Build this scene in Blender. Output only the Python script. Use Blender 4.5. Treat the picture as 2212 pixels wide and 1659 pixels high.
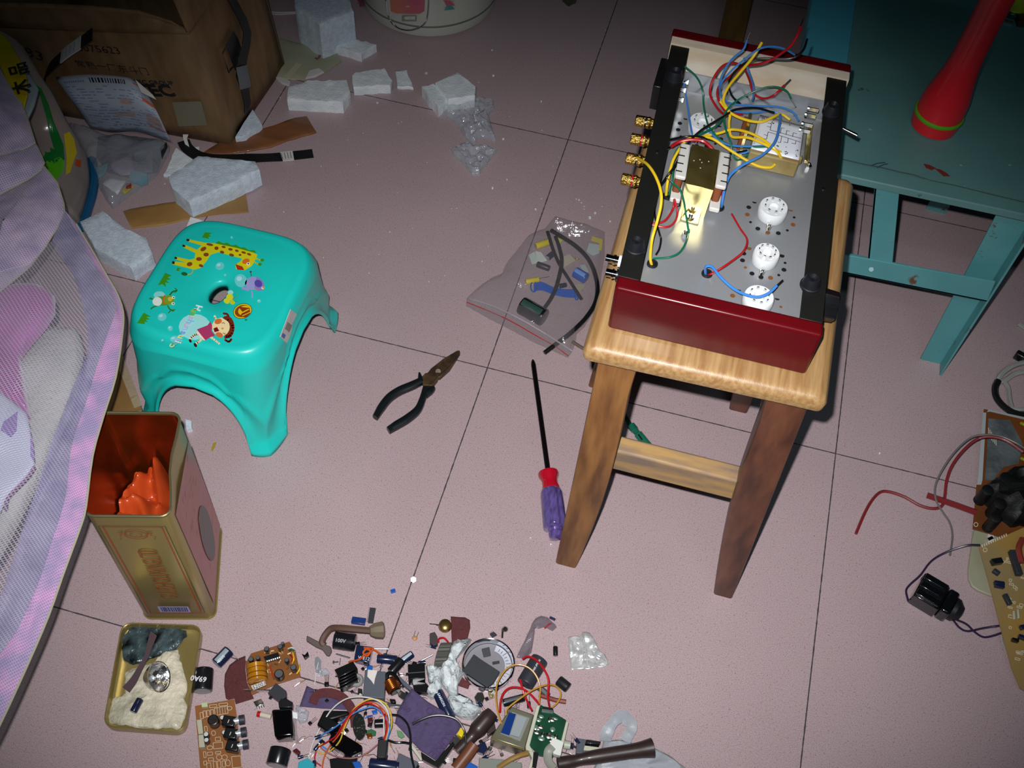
import bpy, bmesh, math, random
from mathutils import Vector, Matrix, noise
from mathutils.bvhtree import BVHTree
R = math.radians
S = bpy.context.scene
for o in list(bpy.data.objects): bpy.data.objects.remove(o)
COL = S.collection
# ---------------------------------------------------------------- camera (fitted to the floor tile grid, tiles are 0.5 m)
W, H, F = 2212, 1659, 2342.9
CAM = Vector((0.717616, -0.389809, 1.257222))
CR = (Matrix.Rotation(.199525, 3, 'Z') @ Matrix.Rotation(.616149, 3, 'X') @ Matrix.Rotation(.0792339, 3, 'Z'))
cd = bpy.data.cameras.new('camera'); cam = bpy.data.objects.new('camera', cd); COL.objects.link(cam)
cd.sensor_width = 36; cd.lens = F / W * 36; cd.clip_start = .02
cam.matrix_world = Matrix.Translation(CAM) @ CR.to_4x4()
S.camera = cam
# ---------------------------------------------------------------- world, flash, exposure
wd = bpy.data.worlds.new('world'); S.world = wd; wd.use_nodes = True
wd.node_tree.nodes['Background'].inputs[0].default_value = (.50, .62, .70, 1)
wd.node_tree.nodes['Background'].inputs[1].default_value = .04
def lamp(name, kind, loc, energy, color, **k):
    l = bpy.data.lights.new(name, kind); l.energy = energy; l.color = color
    for a, b in k.items(): setattr(l, a, b)
    o = bpy.data.objects.new(name, l); COL.objects.link(o); o.location = loc
    return o
# the camera's own flash, 3 cm above and a little left of the lens
FL = CAM + CR @ Vector((-.02, .034, 0))
fl = lamp('camera_flash', 'SPOT', FL, 85, (1, .975, .975), spot_size=R(56.5), spot_blend=1.0, shadow_soft_size=.006)
# a flash beam is wider than it is high
fl.matrix_world = Matrix.Translation(FL) @ (CR @ Matrix.Rotation(-math.atan((1050-H/2)/F), 3, 'X')).to_4x4() @ Matrix.Diagonal((1.4, 1, 1, 1))
rl = lamp('overhead_cool_area', 'AREA', (1.3, -1.0, 2.45), 5, (.62, .86, 1.0), shape='RECTANGLE', size=1.2, size_y=.1)  # weak cool area light overhead, out of view
S.view_settings.view_transform = 'Standard'; S.view_settings.look = 'None'
S.view_settings.exposure = 0; S.view_settings.gamma = 1; S.view_settings.use_curve_mapping = False
# ---------------------------------------------------------------- pixel <-> place helpers
def ray(px, py): return CR @ Vector(((px - W/2) / F, (H/2 - py) / F, -1))
def P(px, py, z=0.0):
    d = ray(px, py); return CAM + d * ((z - CAM.z) / d.z)
def PY(px, py, y):
    d = ray(px, py); return CAM + d * ((y - CAM.y) / d.y)
def PX(px, py, x):
    d = ray(px, py); return CAM + d * ((x - CAM.x) / d.x)
def mpp(px, py, z=0.0): return (P(px+1, py, z) - P(px, py, z)).length
def cr_(pts, n):
    """smooth curve (Catmull-Rom) through points, n samples per span"""
    pts = [Vector(p) for p in pts]
    if len(pts) < 3: return pts
    out = []
    for i in range(len(pts)-1):
        a = pts[i-1] if i else pts[0]*2 - pts[1]; b, c = pts[i], pts[i+1]
        d = pts[i+2] if i+2 < len(pts) else pts[-1]*2 - pts[-2]
        for k in range(n):
            t = k/n
            out.append(.5*((2*b) + (c-a)*t + (2*a-5*b+4*c-d)*t*t + (3*b-a-3*c+d)*t**3))
    return out + [pts[-1]]
def resample(pts, n):
    L = [0]
    for i in range(1, len(pts)): L.append(L[-1] + (pts[i]-pts[i-1]).length)
    out = []; j = 0
    for k in range(n):
        s = L[-1]*k/(n-1)
        while j < len(L)-2 and L[j+1] < s: j += 1
        t = (s-L[j])/max(1e-9, L[j+1]-L[j]); out.append(pts[j].lerp(pts[j+1], min(1, t)))
    return out
# ---------------------------------------------------------------- materials
def lin(h):
    h = h.lstrip('#'); c = [int(h[i:i+2], 16)/255 for i in (0, 2, 4)]
    return tuple((x/12.92 if x <= .04045 else ((x+.055)/1.055)**2.4) for x in c) + (1,)
MATS = {}
def mat(name, col='#888888', rough=.5, metal=0, var=0, vs=20, col2=None, bump=0, bs=60, spec=.5, coat=0, trans=0, alpha=1, ior=1.45, sheen=0, stretch=None, sss=0):
    if name in MATS: return MATS[name]
    m = bpy.data.materials.new(name); m.use_nodes = True; nt = m.node_tree; N = nt.nodes; L = nt.links
    b = N['Principled BSDF']; c = lin(col)
    b.inputs['Base Color'].default_value = c; b.inputs['Roughness'].default_value = rough; b.inputs['Metallic'].default_value = metal
    b.inputs['Specular IOR Level'].default_value = spec; b.inputs['IOR'].default_value = ior
    b.inputs['Coat Weight'].default_value = coat; b.inputs['Coat Roughness'].default_value = .08
    b.inputs['Transmission Weight'].default_value = trans; b.inputs['Alpha'].default_value = alpha
    b.inputs['Sheen Weight'].default_value = sheen
    if sss: b.inputs['Subsurface Weight'].default_value = sss; b.inputs['Subsurface Scale'].default_value = .01
    tc = N.new('ShaderNodeTexCoord'); src = tc.outputs['Object']
    if stretch:
        mp = N.new('ShaderNodeMapping'); mp.inputs['Scale'].default_value = stretch; L.new(src, mp.inputs[0]); src = mp.outputs[0]
    if var or col2:
        n = N.new('ShaderNodeTexNoise'); n.inputs['Scale'].default_value = vs; n.inputs['Detail'].default_value = 5; L.new(src, n.inputs['Vector'])
        r = N.new('ShaderNodeValToRGB'); r.color_ramp.elements[0].position = .35; r.color_ramp.elements[1].position = .65
        c2 = lin(col2) if col2 else tuple(x*(1-var) for x in c[:3]) + (1,)
        r.color_ramp.elements[0].color = c2; r.color_ramp.elements[1].color = c
        L.new(n.outputs['Fac'], r.inputs[0]); L.new(r.outputs[0], b.inputs['Base Color'])
    if bump:
        n2 = N.new('ShaderNodeTexNoise'); n2.inputs['Scale'].default_value = bs; n2.inputs['Detail'].default_value = 4; L.new(src, n2.inputs['Vector'])
        bp = N.new('ShaderNodeBump'); bp.inputs['Strength'].default_value = min(1, bump); bp.inputs['Distance'].default_value = .002*max(1, bump)
        L.new(n2.outputs['Fac'], bp.inputs['Height']); L.new(bp.outputs[0], b.inputs['Normal'])
    MATS[name] = m; return m
# ---------------------------------------------------------------- geometry collector
class G:
    def __init__(s): s.v = []; s.f = []; s.mi = []; s.cur = 0
    def add(s, vs, fs):
        o = len(s.v); s.v += [Vector(v) for v in vs]
        for f in fs: s.f.append([i+o for i in f]); s.mi.append(s.cur)
        return s
    def box(s, c, d, M=None):
        x, y, z = [k/2 for k in d]; c = Vector(c)
        vs = [Vector((a*x, b*y, e*z)) for e in (-1, 1) for b in (-1, 1) for a in (-1, 1)]
        vs = [(M @ v if M else v) + c for v in vs]
        return s.add(vs, [(0,2,3,1), (4,5,7,6), (0,1,5,4), (1,3,7,5), (3,2,6,7), (2,0,4,6)])
    def hexa(s, b4, t4):
        return s.add(list(b4)+list(t4), [(3,2,1,0), (4,5,6,7), (0,1,5,4), (1,2,6,5), (2,3,7,6), (3,0,4,7)])
    def prism(s, poly, up, thick=None):
        """polygon of 3-D points extruded by vector up"""
        up = Vector(up); n = len(poly); poly = [Vector(p) for p in poly]
        a = Vector((0, 0, 0))
        for i in range(n): a += poly[i].cross(poly[(i+1) % n])
        if a.dot(up) < 0: poly = poly[::-1]
        return s.add(poly + [p+up for p in poly], [tuple(range(n))[::-1], tuple(range(n, 2*n))] + [(i, (i+1) % n, n+(i+1) % n, n+i) for i in range(n)])
    def rings(s, rings, close=True, caps=True):
        n = len(rings[0]); o = []
        for r in rings: o += r
        fs = []
        for i in range(len(rings)-1):
            for k in range(n if close else n-1):
                a = i*n+k; b = i*n+(k+1) % n; fs.append((a, b, b+n, a+n))
        if caps and close: fs += [tuple(range(n))[::-1], tuple(range((len(rings)-1)*n, len(rings)*n))]
        return s.add(o, fs)
    def cyl(s, p, q, r, r2=None, n=16, caps=True):
        p, q = Vector(p), Vector(q); d = (q-p).normalized(); r2 = r if r2 is None else r2
        u = d.orthogonal().normalized(); w = d.cross(u)
        ring = lambda c, rr: [c + (u*math.cos(2*math.pi*k/n) + w*math.sin(2*math.pi*k/n))*rr for k in range(n)]
        return s.rings([ring(p, r), ring(q, r2)], caps=caps)
    def lathe(s, p, q, prof, n=24, caps=True):
        """prof: (t along p->q in metres, radius)"""
        p, q = Vector(p), Vector(q); d = (q-p).normalized(); u = d.orthogonal().normalized(); w = d.cross(u)
        return s.rings([[p + d*t + (u*math.cos(2*math.pi*k/n) + w*math.sin(2*math.pi*k/n))*max(r, 1e-5) for k in range(n)] for t, r in prof], caps=caps)
    def tube(s, pts, r, n=8, sm=5, flat=1.0, r2=None):
        pts = cr_(pts, sm) if sm else [Vector(p) for p in pts]
        d0 = (pts[1]-pts[0]).normalized(); u = (Vector((0, 0, 1)) - d0*d0.z); u = u.normalized() if u.length > .1 else d0.orthogonal().normalized()
        rs = []
        for i, c in enumerate(pts):
            d = (pts[min(i+1, len(pts)-1)] - pts[max(i-1, 0)])
            if d.length < 1e-9: d = d0
            d.normalize(); u = (u - d*u.dot(d)).normalized(); w = d.cross(u); rr = r if r2 is None else r + (r2-r)*i/(len(pts)-1)
            rs.append([c + (u*math.sin(2*math.pi*k/n)*flat + w*math.cos(2*math.pi*k/n))*rr for k in range(n)])
        return s.rings(rs)
    def ball(s, c, r, M=None, n=12):
        c = Vector(c); r = Vector(r) if hasattr(r, '__len__') else Vector((r, r, r)); rs = []
        for i in range(1, n):
            a = math.pi*i/n
            ring = []
            for k in range(2*n):
                v = Vector((math.sin(a)*math.cos(math.pi*k/n)*r.x, math.sin(a)*math.sin(math.pi*k/n)*r.y, -math.cos(a)*r.z))
                ring.append((M @ v if M else v) + c)
            rs.append(ring)
        return s.rings(rs)
    def grid(s, fn, nu, nv):
        vs = [fn(i/(nu-1), j/(nv-1)) for i in range(nu) for j in range(nv)]
        return s.add(vs, [(i*nv+j, (i+1)*nv+j, (i+1)*nv+j+1, i*nv+j+1) for i in range(nu-1) for j in range(nv-1)])
FR = {}
def tags(o, label=None, cat=None, group=None, kind=None):
    if label: o['label'] = label
    if cat: o['category'] = cat
    if group: o['group'] = group
    if kind: o['kind'] = kind
    return o
def thing(name, label, cat, loc=(0, 0, 0), rz=0, group=None):
    o = bpy.data.objects.new(name, None); o.empty_display_size = .01; COL.objects.link(o)
    M = Matrix.Translation(Vector(loc)) @ Matrix.Rotation(rz, 4, 'Z'); o.matrix_world = M; FR[o.name] = M
    return tags(o, label, cat, group)
def put(name, g, mats, parent=None, local=False, bevel=0, seg=2, smooth=True, ang=35, label=None, solid=0, sub=0, loc=None):
    """link a G as ONE mesh object; world coordinates unless local"""
    if not isinstance(mats, (list, tuple)): mats = [mats]
    if parent is not None: M = FR[parent.name]
    else:
        if loc is None:
            lo = Vector([min(v[i] for v in g.v) for i in range(3)]); hi = Vector([max(v[i] for v in g.v) for i in range(3)])
            loc = ((lo.x+hi.x)/2, (lo.y+hi.y)/2, lo.z)
        M = Matrix.Translation(Vector(loc))
    inv = M.inverted(); me = bpy.data.meshes.new(name)
    me.from_pydata([v if local else inv @ v for v in g.v], [], g.f)
    for m in mats: me.materials.append(m)
    me.polygons.foreach_set('material_index', g.mi); me.polygons.foreach_set('use_smooth', [smooth]*len(g.f))
    bm = bmesh.new(); bm.from_mesh(me); bmesh.ops.recalc_face_normals(bm, faces=bm.faces); bm.to_mesh(me); bm.free()
    if smooth: me.set_sharp_from_angle(angle=R(ang))
    me.update()
    o = bpy.data.objects.new(name, me); COL.objects.link(o)
    if parent is not None: o.parent = parent
    else: o.matrix_world = M
    FR[o.name] = M
    if solid: k = o.modifiers.new('solid', 'SOLIDIFY'); k.thickness = abs(solid); k.offset = -1 if solid > 0 else 1
    if sub: k = o.modifiers.new('sub', 'SUBSURF'); k.levels = sub; k.render_levels = sub
    if bevel: k = o.modifiers.new('bevel', 'BEVEL'); k.width = bevel; k.segments = seg; k.limit_method = 'ANGLE'; k.angle_limit = R(40)
    if label: o['label'] = label
    return o
def solo(name, g, mats, label, cat, group=None, **k):
    return tags(put(name, g, mats, **k), label, cat, group)
def text_g(g, s, size, M, font=None, align='CENTER', depth=.0002, bold=0):
    """lettering as real thin mesh, laid on the plane of matrix M"""
    c = bpy.data.curves.new('t', 'FONT'); c.body = s; c.size = size; c.extrude = depth; c.align_x = align; c.align_y = 'CENTER'; c.offset = bold; c.resolution_u = 2
    o = bpy.data.objects.new('t', c); COL.objects.link(o)
    dg = bpy.context.evaluated_depsgraph_get(); me = bpy.data.meshes.new_from_object(o.evaluated_get(dg))
    g.add([M @ v.co for v in me.vertices], [tuple(p.vertices) for p in me.polygons])
    bpy.data.objects.remove(o); bpy.data.meshes.remove(me); return g
def frame(o, x, y):
    """4x4 with origin o, x axis towards x, y axis roughly towards y"""
    o = Vector(o); x = (Vector(x)-o).normalized(); y = Vector(y)-o; z = x.cross(y).normalized(); y = z.cross(x)
    M = Matrix((x, y, z)).transposed().to_4x4(); M.translation = o; return M
def slab_g(pts, z, h, g=None):
    g = g or G(); return g.prism([P(x, y, z) for x, y in pts], (0, 0, h))
def jag(pts, amp, step, seed=0):
    """torn edge: subdivide a pixel polygon and wobble it"""
    rnd = random.Random(seed); out = []
    for i in range(len(pts)):
        a = Vector(pts[i]); b = Vector(pts[(i+1) % len(pts)]); n = max(1, int((b-a).length/step))
        for k in range(n):
            q = a.lerp(b, k/n); w = amp if k else amp*.3
            out.append((q.x+rnd.uniform(-w, w), q.y+rnd.uniform(-w, w)))
    return out

def blob(g, poly, zb, h, prof=((1, .0), (.985, .7), (.93, 1), (.75, 1), (.5, 1), (.2, 1)), amp=0, seed=0, fr=.06, ridge=False):
    """solid patch over a pixel outline: floor ring, then rings rising towards the middle"""
    c = sum((P(x, y, zb) for x, y in poly), Vector())/len(poly); rs = [[P(x, y, zb) for x, y in poly]]
    for f, k in prof:
        ring = []
        for x, y in poly:
            p = P(x, y, zb); q = c+(p-c)*f; nz = noise.noise(Vector((q.x/fr, q.y/fr, seed*3.7))); nz = (1-abs(nz)*5) if ridge else nz; w = amp*nz*(min(1, (1-f)*12) if f < 1 else 0)
            ring.append(Vector((q.x, q.y, zb+max(0.0003, h*k+w))))
        rs.append(ring)
    return g.rings(rs)
def dense(poly, step=12, amp=0, seed=0): return jag(poly, amp, step, seed)
def film(name, col='#ffffff', cover=.16, rough=.08, spec=.9, bs=70, bump=1, em=0):
    """thin clear plastic: mostly see-through, with sharp glints"""
    if name in MATS: return MATS[name]
    m = bpy.data.materials.new(name); m.use_nodes = True; nt = m.node_tree; N = nt.nodes; L = nt.links; b = N['Principled BSDF']
    b.inputs['Base Color'].default_value = lin(col); b.inputs['Roughness'].default_value = rough; b.inputs['Specular IOR Level'].default_value = spec
    t = N.new('ShaderNodeBsdfTransparent'); t.inputs[0].default_value = (.95, .95, .95, 1); mx = N.new('ShaderNodeMixShader'); o = N['Material Output']
    tc = N.new('ShaderNodeTexCoord'); n = N.new('ShaderNodeTexNoise'); n.inputs['Scale'].default_value = bs; n.inputs['Detail'].default_value = 3; n.inputs['Distortion'].default_value = 1.2; L.new(tc.outputs['Object'], n.inputs['Vector'])
    bp = N.new('ShaderNodeBump'); bp.inputs['Strength'].default_value = .6; bp.inputs['Distance'].default_value = .003*bump; L.new(n.outputs['Fac'], bp.inputs['Height']); L.new(bp.outputs[0], b.inputs['Normal'])
    gl_ = N.new('ShaderNodeBsdfGlossy'); gl_.inputs['Roughness'].default_value = rough+.06; L.new(bp.outputs[0], gl_.inputs['Normal'])
    mx.inputs[0].default_value = cover; L.new(t.outputs[0], mx.inputs[1]); L.new(b.outputs[0], mx.inputs[2])
    m2 = N.new('ShaderNodeMixShader'); m2.inputs[0].default_value = .035; L.new(mx.outputs[0], m2.inputs[1]); L.new(gl_.outputs[0], m2.inputs[2]); L.new(m2.outputs[0], o.inputs[0])
    MATS[name] = m; return m
def net_mat(name, col, cover, sc=(900, 420), col2=None, sheen=.3):
    """sheer woven net: threads with gaps between them, laid along the UV-like object axes"""
    m = bpy.data.materials.new(name); m.use_nodes = True; nt = m.node_tree; N = nt.nodes; L = nt.links; b = N['Principled BSDF']
    b.inputs['Roughness'].default_value = .5; b.inputs['Sheen Weight'].default_value = sheen
    tc = N.new('ShaderNodeTexCoord'); n = N.new('ShaderNodeTexNoise'); n.inputs['Scale'].default_value = 45; n.inputs['Detail'].default_value = 4; L.new(tc.outputs['Object'], n.inputs['Vector'])
    r = N.new('ShaderNodeValToRGB'); r.color_ramp.elements[0].position = .35; r.color_ramp.elements[1].position = .65; r.color_ramp.elements[0].color = lin(col2 or col); r.color_ramp.elements[1].color = lin(col); L.new(n.outputs['Fac'], r.inputs[0]); L.new(r.outputs[0], b.inputs['Base Color'])
    fs = []
    for k, s_ in enumerate(sc):
        mp = N.new('ShaderNodeMapping'); mp.inputs['Rotation'].default_value = (0, 0, R(35+90*k)); L.new(tc.outputs['Object'], mp.inputs[0])
        w = N.new('ShaderNodeTexWave'); w.inputs['Scale'].default_value = s_; w.inputs['Distortion'].default_value = 5; w.inputs['Detail Scale'].default_value = .12; w.inputs['Detail'].default_value = 3; L.new(mp.outputs[0], w.inputs['Vector']); fs.append(w.outputs['Fac'])
    mxm = N.new('ShaderNodeMath'); mxm.operation = 'MAXIMUM'; L.new(fs[0], mxm.inputs[0]); L.new(fs[1], mxm.inputs[1])
    mr = N.new('ShaderNodeMapRange'); mr.inputs['From Min'].default_value = .55; mr.inputs['From Max'].default_value = .95; mr.inputs['To Min'].default_value = max(0, cover-.22); mr.inputs['To Max'].default_value = min(1, cover+.24); L.new(mxm.outputs[0], mr.inputs[0])
    t = N.new('ShaderNodeBsdfTransparent'); mx = N.new('ShaderNodeMixShader'); L.new(mr.outputs[0], mx.inputs[0]); L.new(t.outputs[0], mx.inputs[1]); L.new(b.outputs[0], mx.inputs[2]); L.new(mx.outputs[0], N['Material Output'].inputs[0])
    return m
def on_plane(px, py, o, n):
    d = ray(px, py); return CAM + d*((Vector(o)-CAM).dot(n)/d.dot(n))

def bvh(g): return BVHTree.FromPolygons([tuple(v) for v in g.v], [tuple(f) for f in g.f])
def hit(t, px, py, off=.0005, z=0):
    d = ray(px, py).normalized(); h = t.ray_cast(CAM, d)
    return (h[0] - d*off) if h[0] is not None else P(px, py, z)
def decal(g, t, poly, off=.0006, step=6):
    """a printed shape that follows the surface under it"""
    pl = dense(poly, step); cx = sum(q[0] for q in pl)/len(pl); cy = sum(q[1] for q in pl)/len(pl)
    return g.rings([[hit(t, cx+(x-cx)*f, cy+(y-cy)*f, off) for x, y in pl] for f in (1, .8, .6, .4, .2, .03)], caps=False)
# ================================================================ the room
m_floor = bpy.data.materials.new('floor_tile'); m_floor.use_nodes = True
def _floor():
    nt = m_floor.node_tree; N = nt.nodes; L = nt.links; b = N['Principled BSDF']; tc = N.new('ShaderNodeTexCoord')
    def noise_(sc, det, lo, hi, ca, cb, ro=.6):
        n = N.new('ShaderNodeTexNoise'); n.inputs['Scale'].default_value = sc; n.inputs['Detail'].default_value = det; n.inputs['Roughness'].default_value = ro
        L.new(tc.outputs['Object'], n.inputs['Vector']); r = N.new('ShaderNodeValToRGB'); L.new(n.outputs['Fac'], r.inputs[0])
        e = r.color_ramp.elements; e[0].position = lo; e[1].position = hi; e[0].color = ca; e[1].color = cb; return r.outputs[0]
    def mul(a, c):
        m = N.new('ShaderNodeMix'); m.data_type = 'RGBA'; m.blend_type = 'MULTIPLY'; m.inputs[0].default_value = 1; L.new(a, m.inputs[6]); L.new(c, m.inputs[7]); return m.outputs[2]
    base = noise_(950, 2, .34, .66, lin('#a08c90'), lin('#c8b2b5'))
    dark = noise_(620, 1, .24, .30, lin('#917e85'), (1, 1, 1, 1))
    red = noise_(420, 2, .30, .38, lin('#e6bdbf'), (1, 1, 1, 1))
    big = noise_(3, 3, .3, .7, (.90, .90, .90, 1), (1, 1, 1, 1))
    c = mul(mul(mul(base, dark), red), big)
    # joints every 0.5 m
    sx = N.new('ShaderNodeSeparateXYZ'); L.new(tc.outputs['Object'], sx.inputs[0]); ms = []
    wob = N.new('ShaderNodeTexNoise'); wob.inputs['Scale'].default_value = 90; L.new(tc.outputs['Object'], wob.inputs['Vector'])
    for i in (0, 1):
        def M_(op, a, bb=None):
            n = N.new('ShaderNodeMath'); n.operation = op
            for k, q in enumerate((a, bb)):
                if q is None: continue
                if isinstance(q, (int, float)): n.inputs[k].default_value = q
                else: L.new(q, n.inputs[k])
            return n.outputs[0]
        d = M_('ABSOLUTE', M_('SUBTRACT', M_('FRACT', M_('ADD', M_('MULTIPLY', sx.outputs[i], 2), 100.5)), .5))
        w = M_('ADD', M_('MULTIPLY', wob.outputs['Fac'], .0028), .0002)
        ms.append(M_('LESS_THAN', d, w))
    mx = N.new('ShaderNodeMath'); mx.operation = 'MAXIMUM'; L.new(ms[0], mx.inputs[0]); L.new(ms[1], mx.inputs[1])
    mi = N.new('ShaderNodeMix'); mi.data_type = 'RGBA'; L.new(mx.outputs[0], mi.inputs[0]); L.new(c, mi.inputs[6]); mi.inputs[7].default_value = lin('#4a4547')
    L.new(mi.outputs[2], b.inputs['Base Color'])
    b.inputs['Roughness'].default_value = .36; b.inputs['Specular IOR Level'].default_value = .35
    bp = N.new('ShaderNodeBump'); bp.inputs['Strength'].default_value = .5; bp.inputs['Distance'].default_value = .001; bp.invert = True
    L.new(mx.outputs[0], bp.inputs['Height']); L.new(bp.outputs[0], b.inputs['Normal'])
_floor()
g = G().box((.9, .3, -.05), (4.6, 4.6, .1)); tags(put('floor', g, m_floor, loc=(0, 0, 0), smooth=False), kind='structure')
m_wall = mat('wall_paint', '#5f696e', .9, var=.1, vs=3)
for nm, c, d in (('wall_back', (.9, 2.65, 1.3), (4.8, .1, 2.8)), ('wall_front', (.9, -2.05, 1.3), (4.8, .1, 2.8)), ('wall_left', (-1.45, .3, 1.3), (.1, 4.6, 2.8)),
                 ('wall_right', (3.25, .3, 1.3), (.1, 4.6, 2.8)), ('ceiling', (.9, .3, 2.75), (4.8, 4.8, .1))):
    tags(put(nm, G().box(c, d), m_wall, smooth=False), kind='structure')

# ================================================================ wooden stool
m_oak = mat('worn_oak', '#ae8e61', .38, col2='#926c42', vs=6, stretch=(34, 2.2, 34), bump=.12, bs=40, coat=.25)
m_oakside = mat('worn_oak_edge', '#cfae78', .4, col2='#a97c46', vs=14, stretch=(1, 5, 3), coat=.35)
m_leg = mat('worn_oak_leg', '#986a3a', .5, col2='#643f24', vs=12, stretch=(5, 5, .8), bump=.15, bs=40)
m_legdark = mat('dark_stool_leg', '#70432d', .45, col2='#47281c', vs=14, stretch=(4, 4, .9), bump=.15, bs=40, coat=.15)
m_rail = mat('pale_stool_rail', '#b3905d', .55, col2='#857263', vs=14, stretch=(1.2, 6, 6))
ws = thing('wooden_stool', 'worn brown wooden stool carrying the upturned amplifier chassis', 'stool', (.772, .39, 0))
rows = [(.0, 0), (.004, .5), (.012, 1)]
def rr(x0, x1, y0, y1, z, r, n=5):
    out = []
    for cx, cy, a0 in ((x1-r, y1-r, 0), (x0+r, y1-r, 90), (x0+r, y0+r, 180), (x1-r, y0+r, 270)):
        for k in range(n+1):
            a = R(a0+90*k/n); out.append(Vector((cx+r*math.cos(a), cy+r*math.sin(a), z)))
    return out
def seat_ring(z, e, r):
    o = rr(.657-e, .889+e, .2385-e, .546+e, z, r)
    return [Vector((v.x, v.y + (v.x-.656)*.025, v.z)) for v in o]
g = G(); g.rings([seat_ring(.419, -.004, .006), seat_ring(.421, .0, .007), seat_ring(.431, .001, .007), seat_ring(.437, -.0025, .007), seat_ring(.4395, -.007, .007), seat_ring(.44, -.011, .007)])
put('seat', g, m_oak, ws, ang=50)
def leg(ft, tp, dark, inx):
    # ft/tp: x0,x1,y0,y1 at floor and under the seat; inx: +1 when the inner side is at +x
    g = G(); rs = []
    for k in range(9):
        t = k/8; e = t**.75; a = [ft[i]+(tp[i]-ft[i])*t for i in range(4)]
        bulge = .007*math.sin(math.pi*min(1, t*1.15))
        if inx > 0: a[1] += bulge
        else: a[0] -= bulge
        rs.append(rr(a[0], a[1], a[2], a[3], .420*t, .003, 2))
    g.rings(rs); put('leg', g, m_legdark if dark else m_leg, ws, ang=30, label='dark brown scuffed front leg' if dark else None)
leg((.667, .694, .229, .255), (.672, .711, .250, .285), False, 1)
leg((.869, .893, .244, .270), (.836, .877, .254, .290), True, -1)
leg((.646, .672, .510, .536), (.672, .705, .500, .532), False, 1)
leg((.846, .872, .530, .556), (.838, .872, .500, .532), True, -1)
g = G().box((.778, .274, .219), (.160, .022, .040)); put('stretcher', g, m_rail, ws, bevel=.003)
g = G().box((.778, .520, .16), (.160, .022, .036)); put('stretcher', g, m_rail, ws, bevel=.003)
g = G().box((.857, .395, .300), (.014, .230, .045)); put('stretcher', g, m_rail, ws, bevel=.003)
g = G().box((.690, .395, .300), (.014, .230, .045)); put('stretcher', g, m_rail, ws, bevel=.003)

# ================================================================ turquoise child's stool
m_teal = mat('turquoise_plastic', '#1ccfc4', .36, var=.05, vs=15, coat=.15, sss=.0)
KX, KY, KH = .169, .403, .180
ks = thing('plastic_stool', "turquoise plastic child's stool with cartoon animal stickers on its seat", 'stool', (KX, KY, 0))
def kstool():
    NT = 160; g = G(); n = 4.2
    def se(th, a, b, nn=n):
        c, s_ = math.cos(th), math.sin(th)
        return (a*math.copysign(abs(c)**(2/nn), c), b*math.copysign(abs(s_)**(2/nn), s_))
    rings = []
    top = [(0.0, .0105, .017, KH-.010, 2), (.0, .0115, .018, KH-.002, 2), (.02, .0145, .0215, KH, 2)]
    ths = [2*math.pi*k/NT for k in range(NT)]
    # reparametrise so samples spread along the outline
    for _, a, b, z, nn in top: rings.append([Vector((KX+.001+se(t, a, b, nn)[0], KY-.016+se(t, a, b, nn)[1], z)) for t in ths])
    for f, z in ((.5, KH), (.82, KH), (.90, KH-.0012), (.955, KH-.0004), (1.0, KH-.004), (1.035, KH-.011), (1.06, KH-.020)):
        a, b = .095*f, .102*f; rings.append([Vector((KX+se(t, a, b, 3.2+f)[0], KY+se(t, a, b, 3.2+f)[1], z)) for t in ths])
    # skirt
    zt = KH-.020; NR = 22
    for i in range(1, NR+1):
        ring = []
        for t in ths:
            s = i/NR
            ux, uy = se(t, 1, 1, 4.2); u = min(abs(ux), abs(uy))/.848
            arch = .118 if abs(ux) > abs(uy) else .108
            k = min(1, u/.70); zb = arch*max(0, 1-k**2.3)**.55
            z = zt + (zb-zt)*s
            d = z - zb                       # height above the rim
            w = (KH-z)/KH; corner = u**3
            fl = .1015 - .003*w + .004*w**2.5*corner; flb = .1085 + .022*w + .012*w**2.5*corner
            e = 0
            dd = (1-s)*(zt-zb); uo = .70*max(0, 1-min(1, z/arch)**1.818)**.4348; dh = max(0, u-uo)*.09; dd = 1/math.sqrt(1/max(1e-8, dd*dd)+1/max(1e-8, dh*dh)) if z < arch else dd
            e += .0035*math.exp(-((dd-.003)/.004)**2) + .0028*math.exp(-((dd-.030)/.0045)**2) - .0030*math.exp(-((dd-.016)/.007)**2)
            if zb < .001 and z < .008: e += .003
            x, y = se(t, fl+e, flb+e, 4.4 + .6*w)
            # legs pull inward beside the opening, giving the flared splay of each foot
            ring.append(Vector((KX+x, KY+y, max(0, z))))
        rings.append(ring)
    g.rings(rings, caps=False)
    return g
o = put('shell', kstool(), m_teal, ks, ang=60, solid=.0028)
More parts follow.
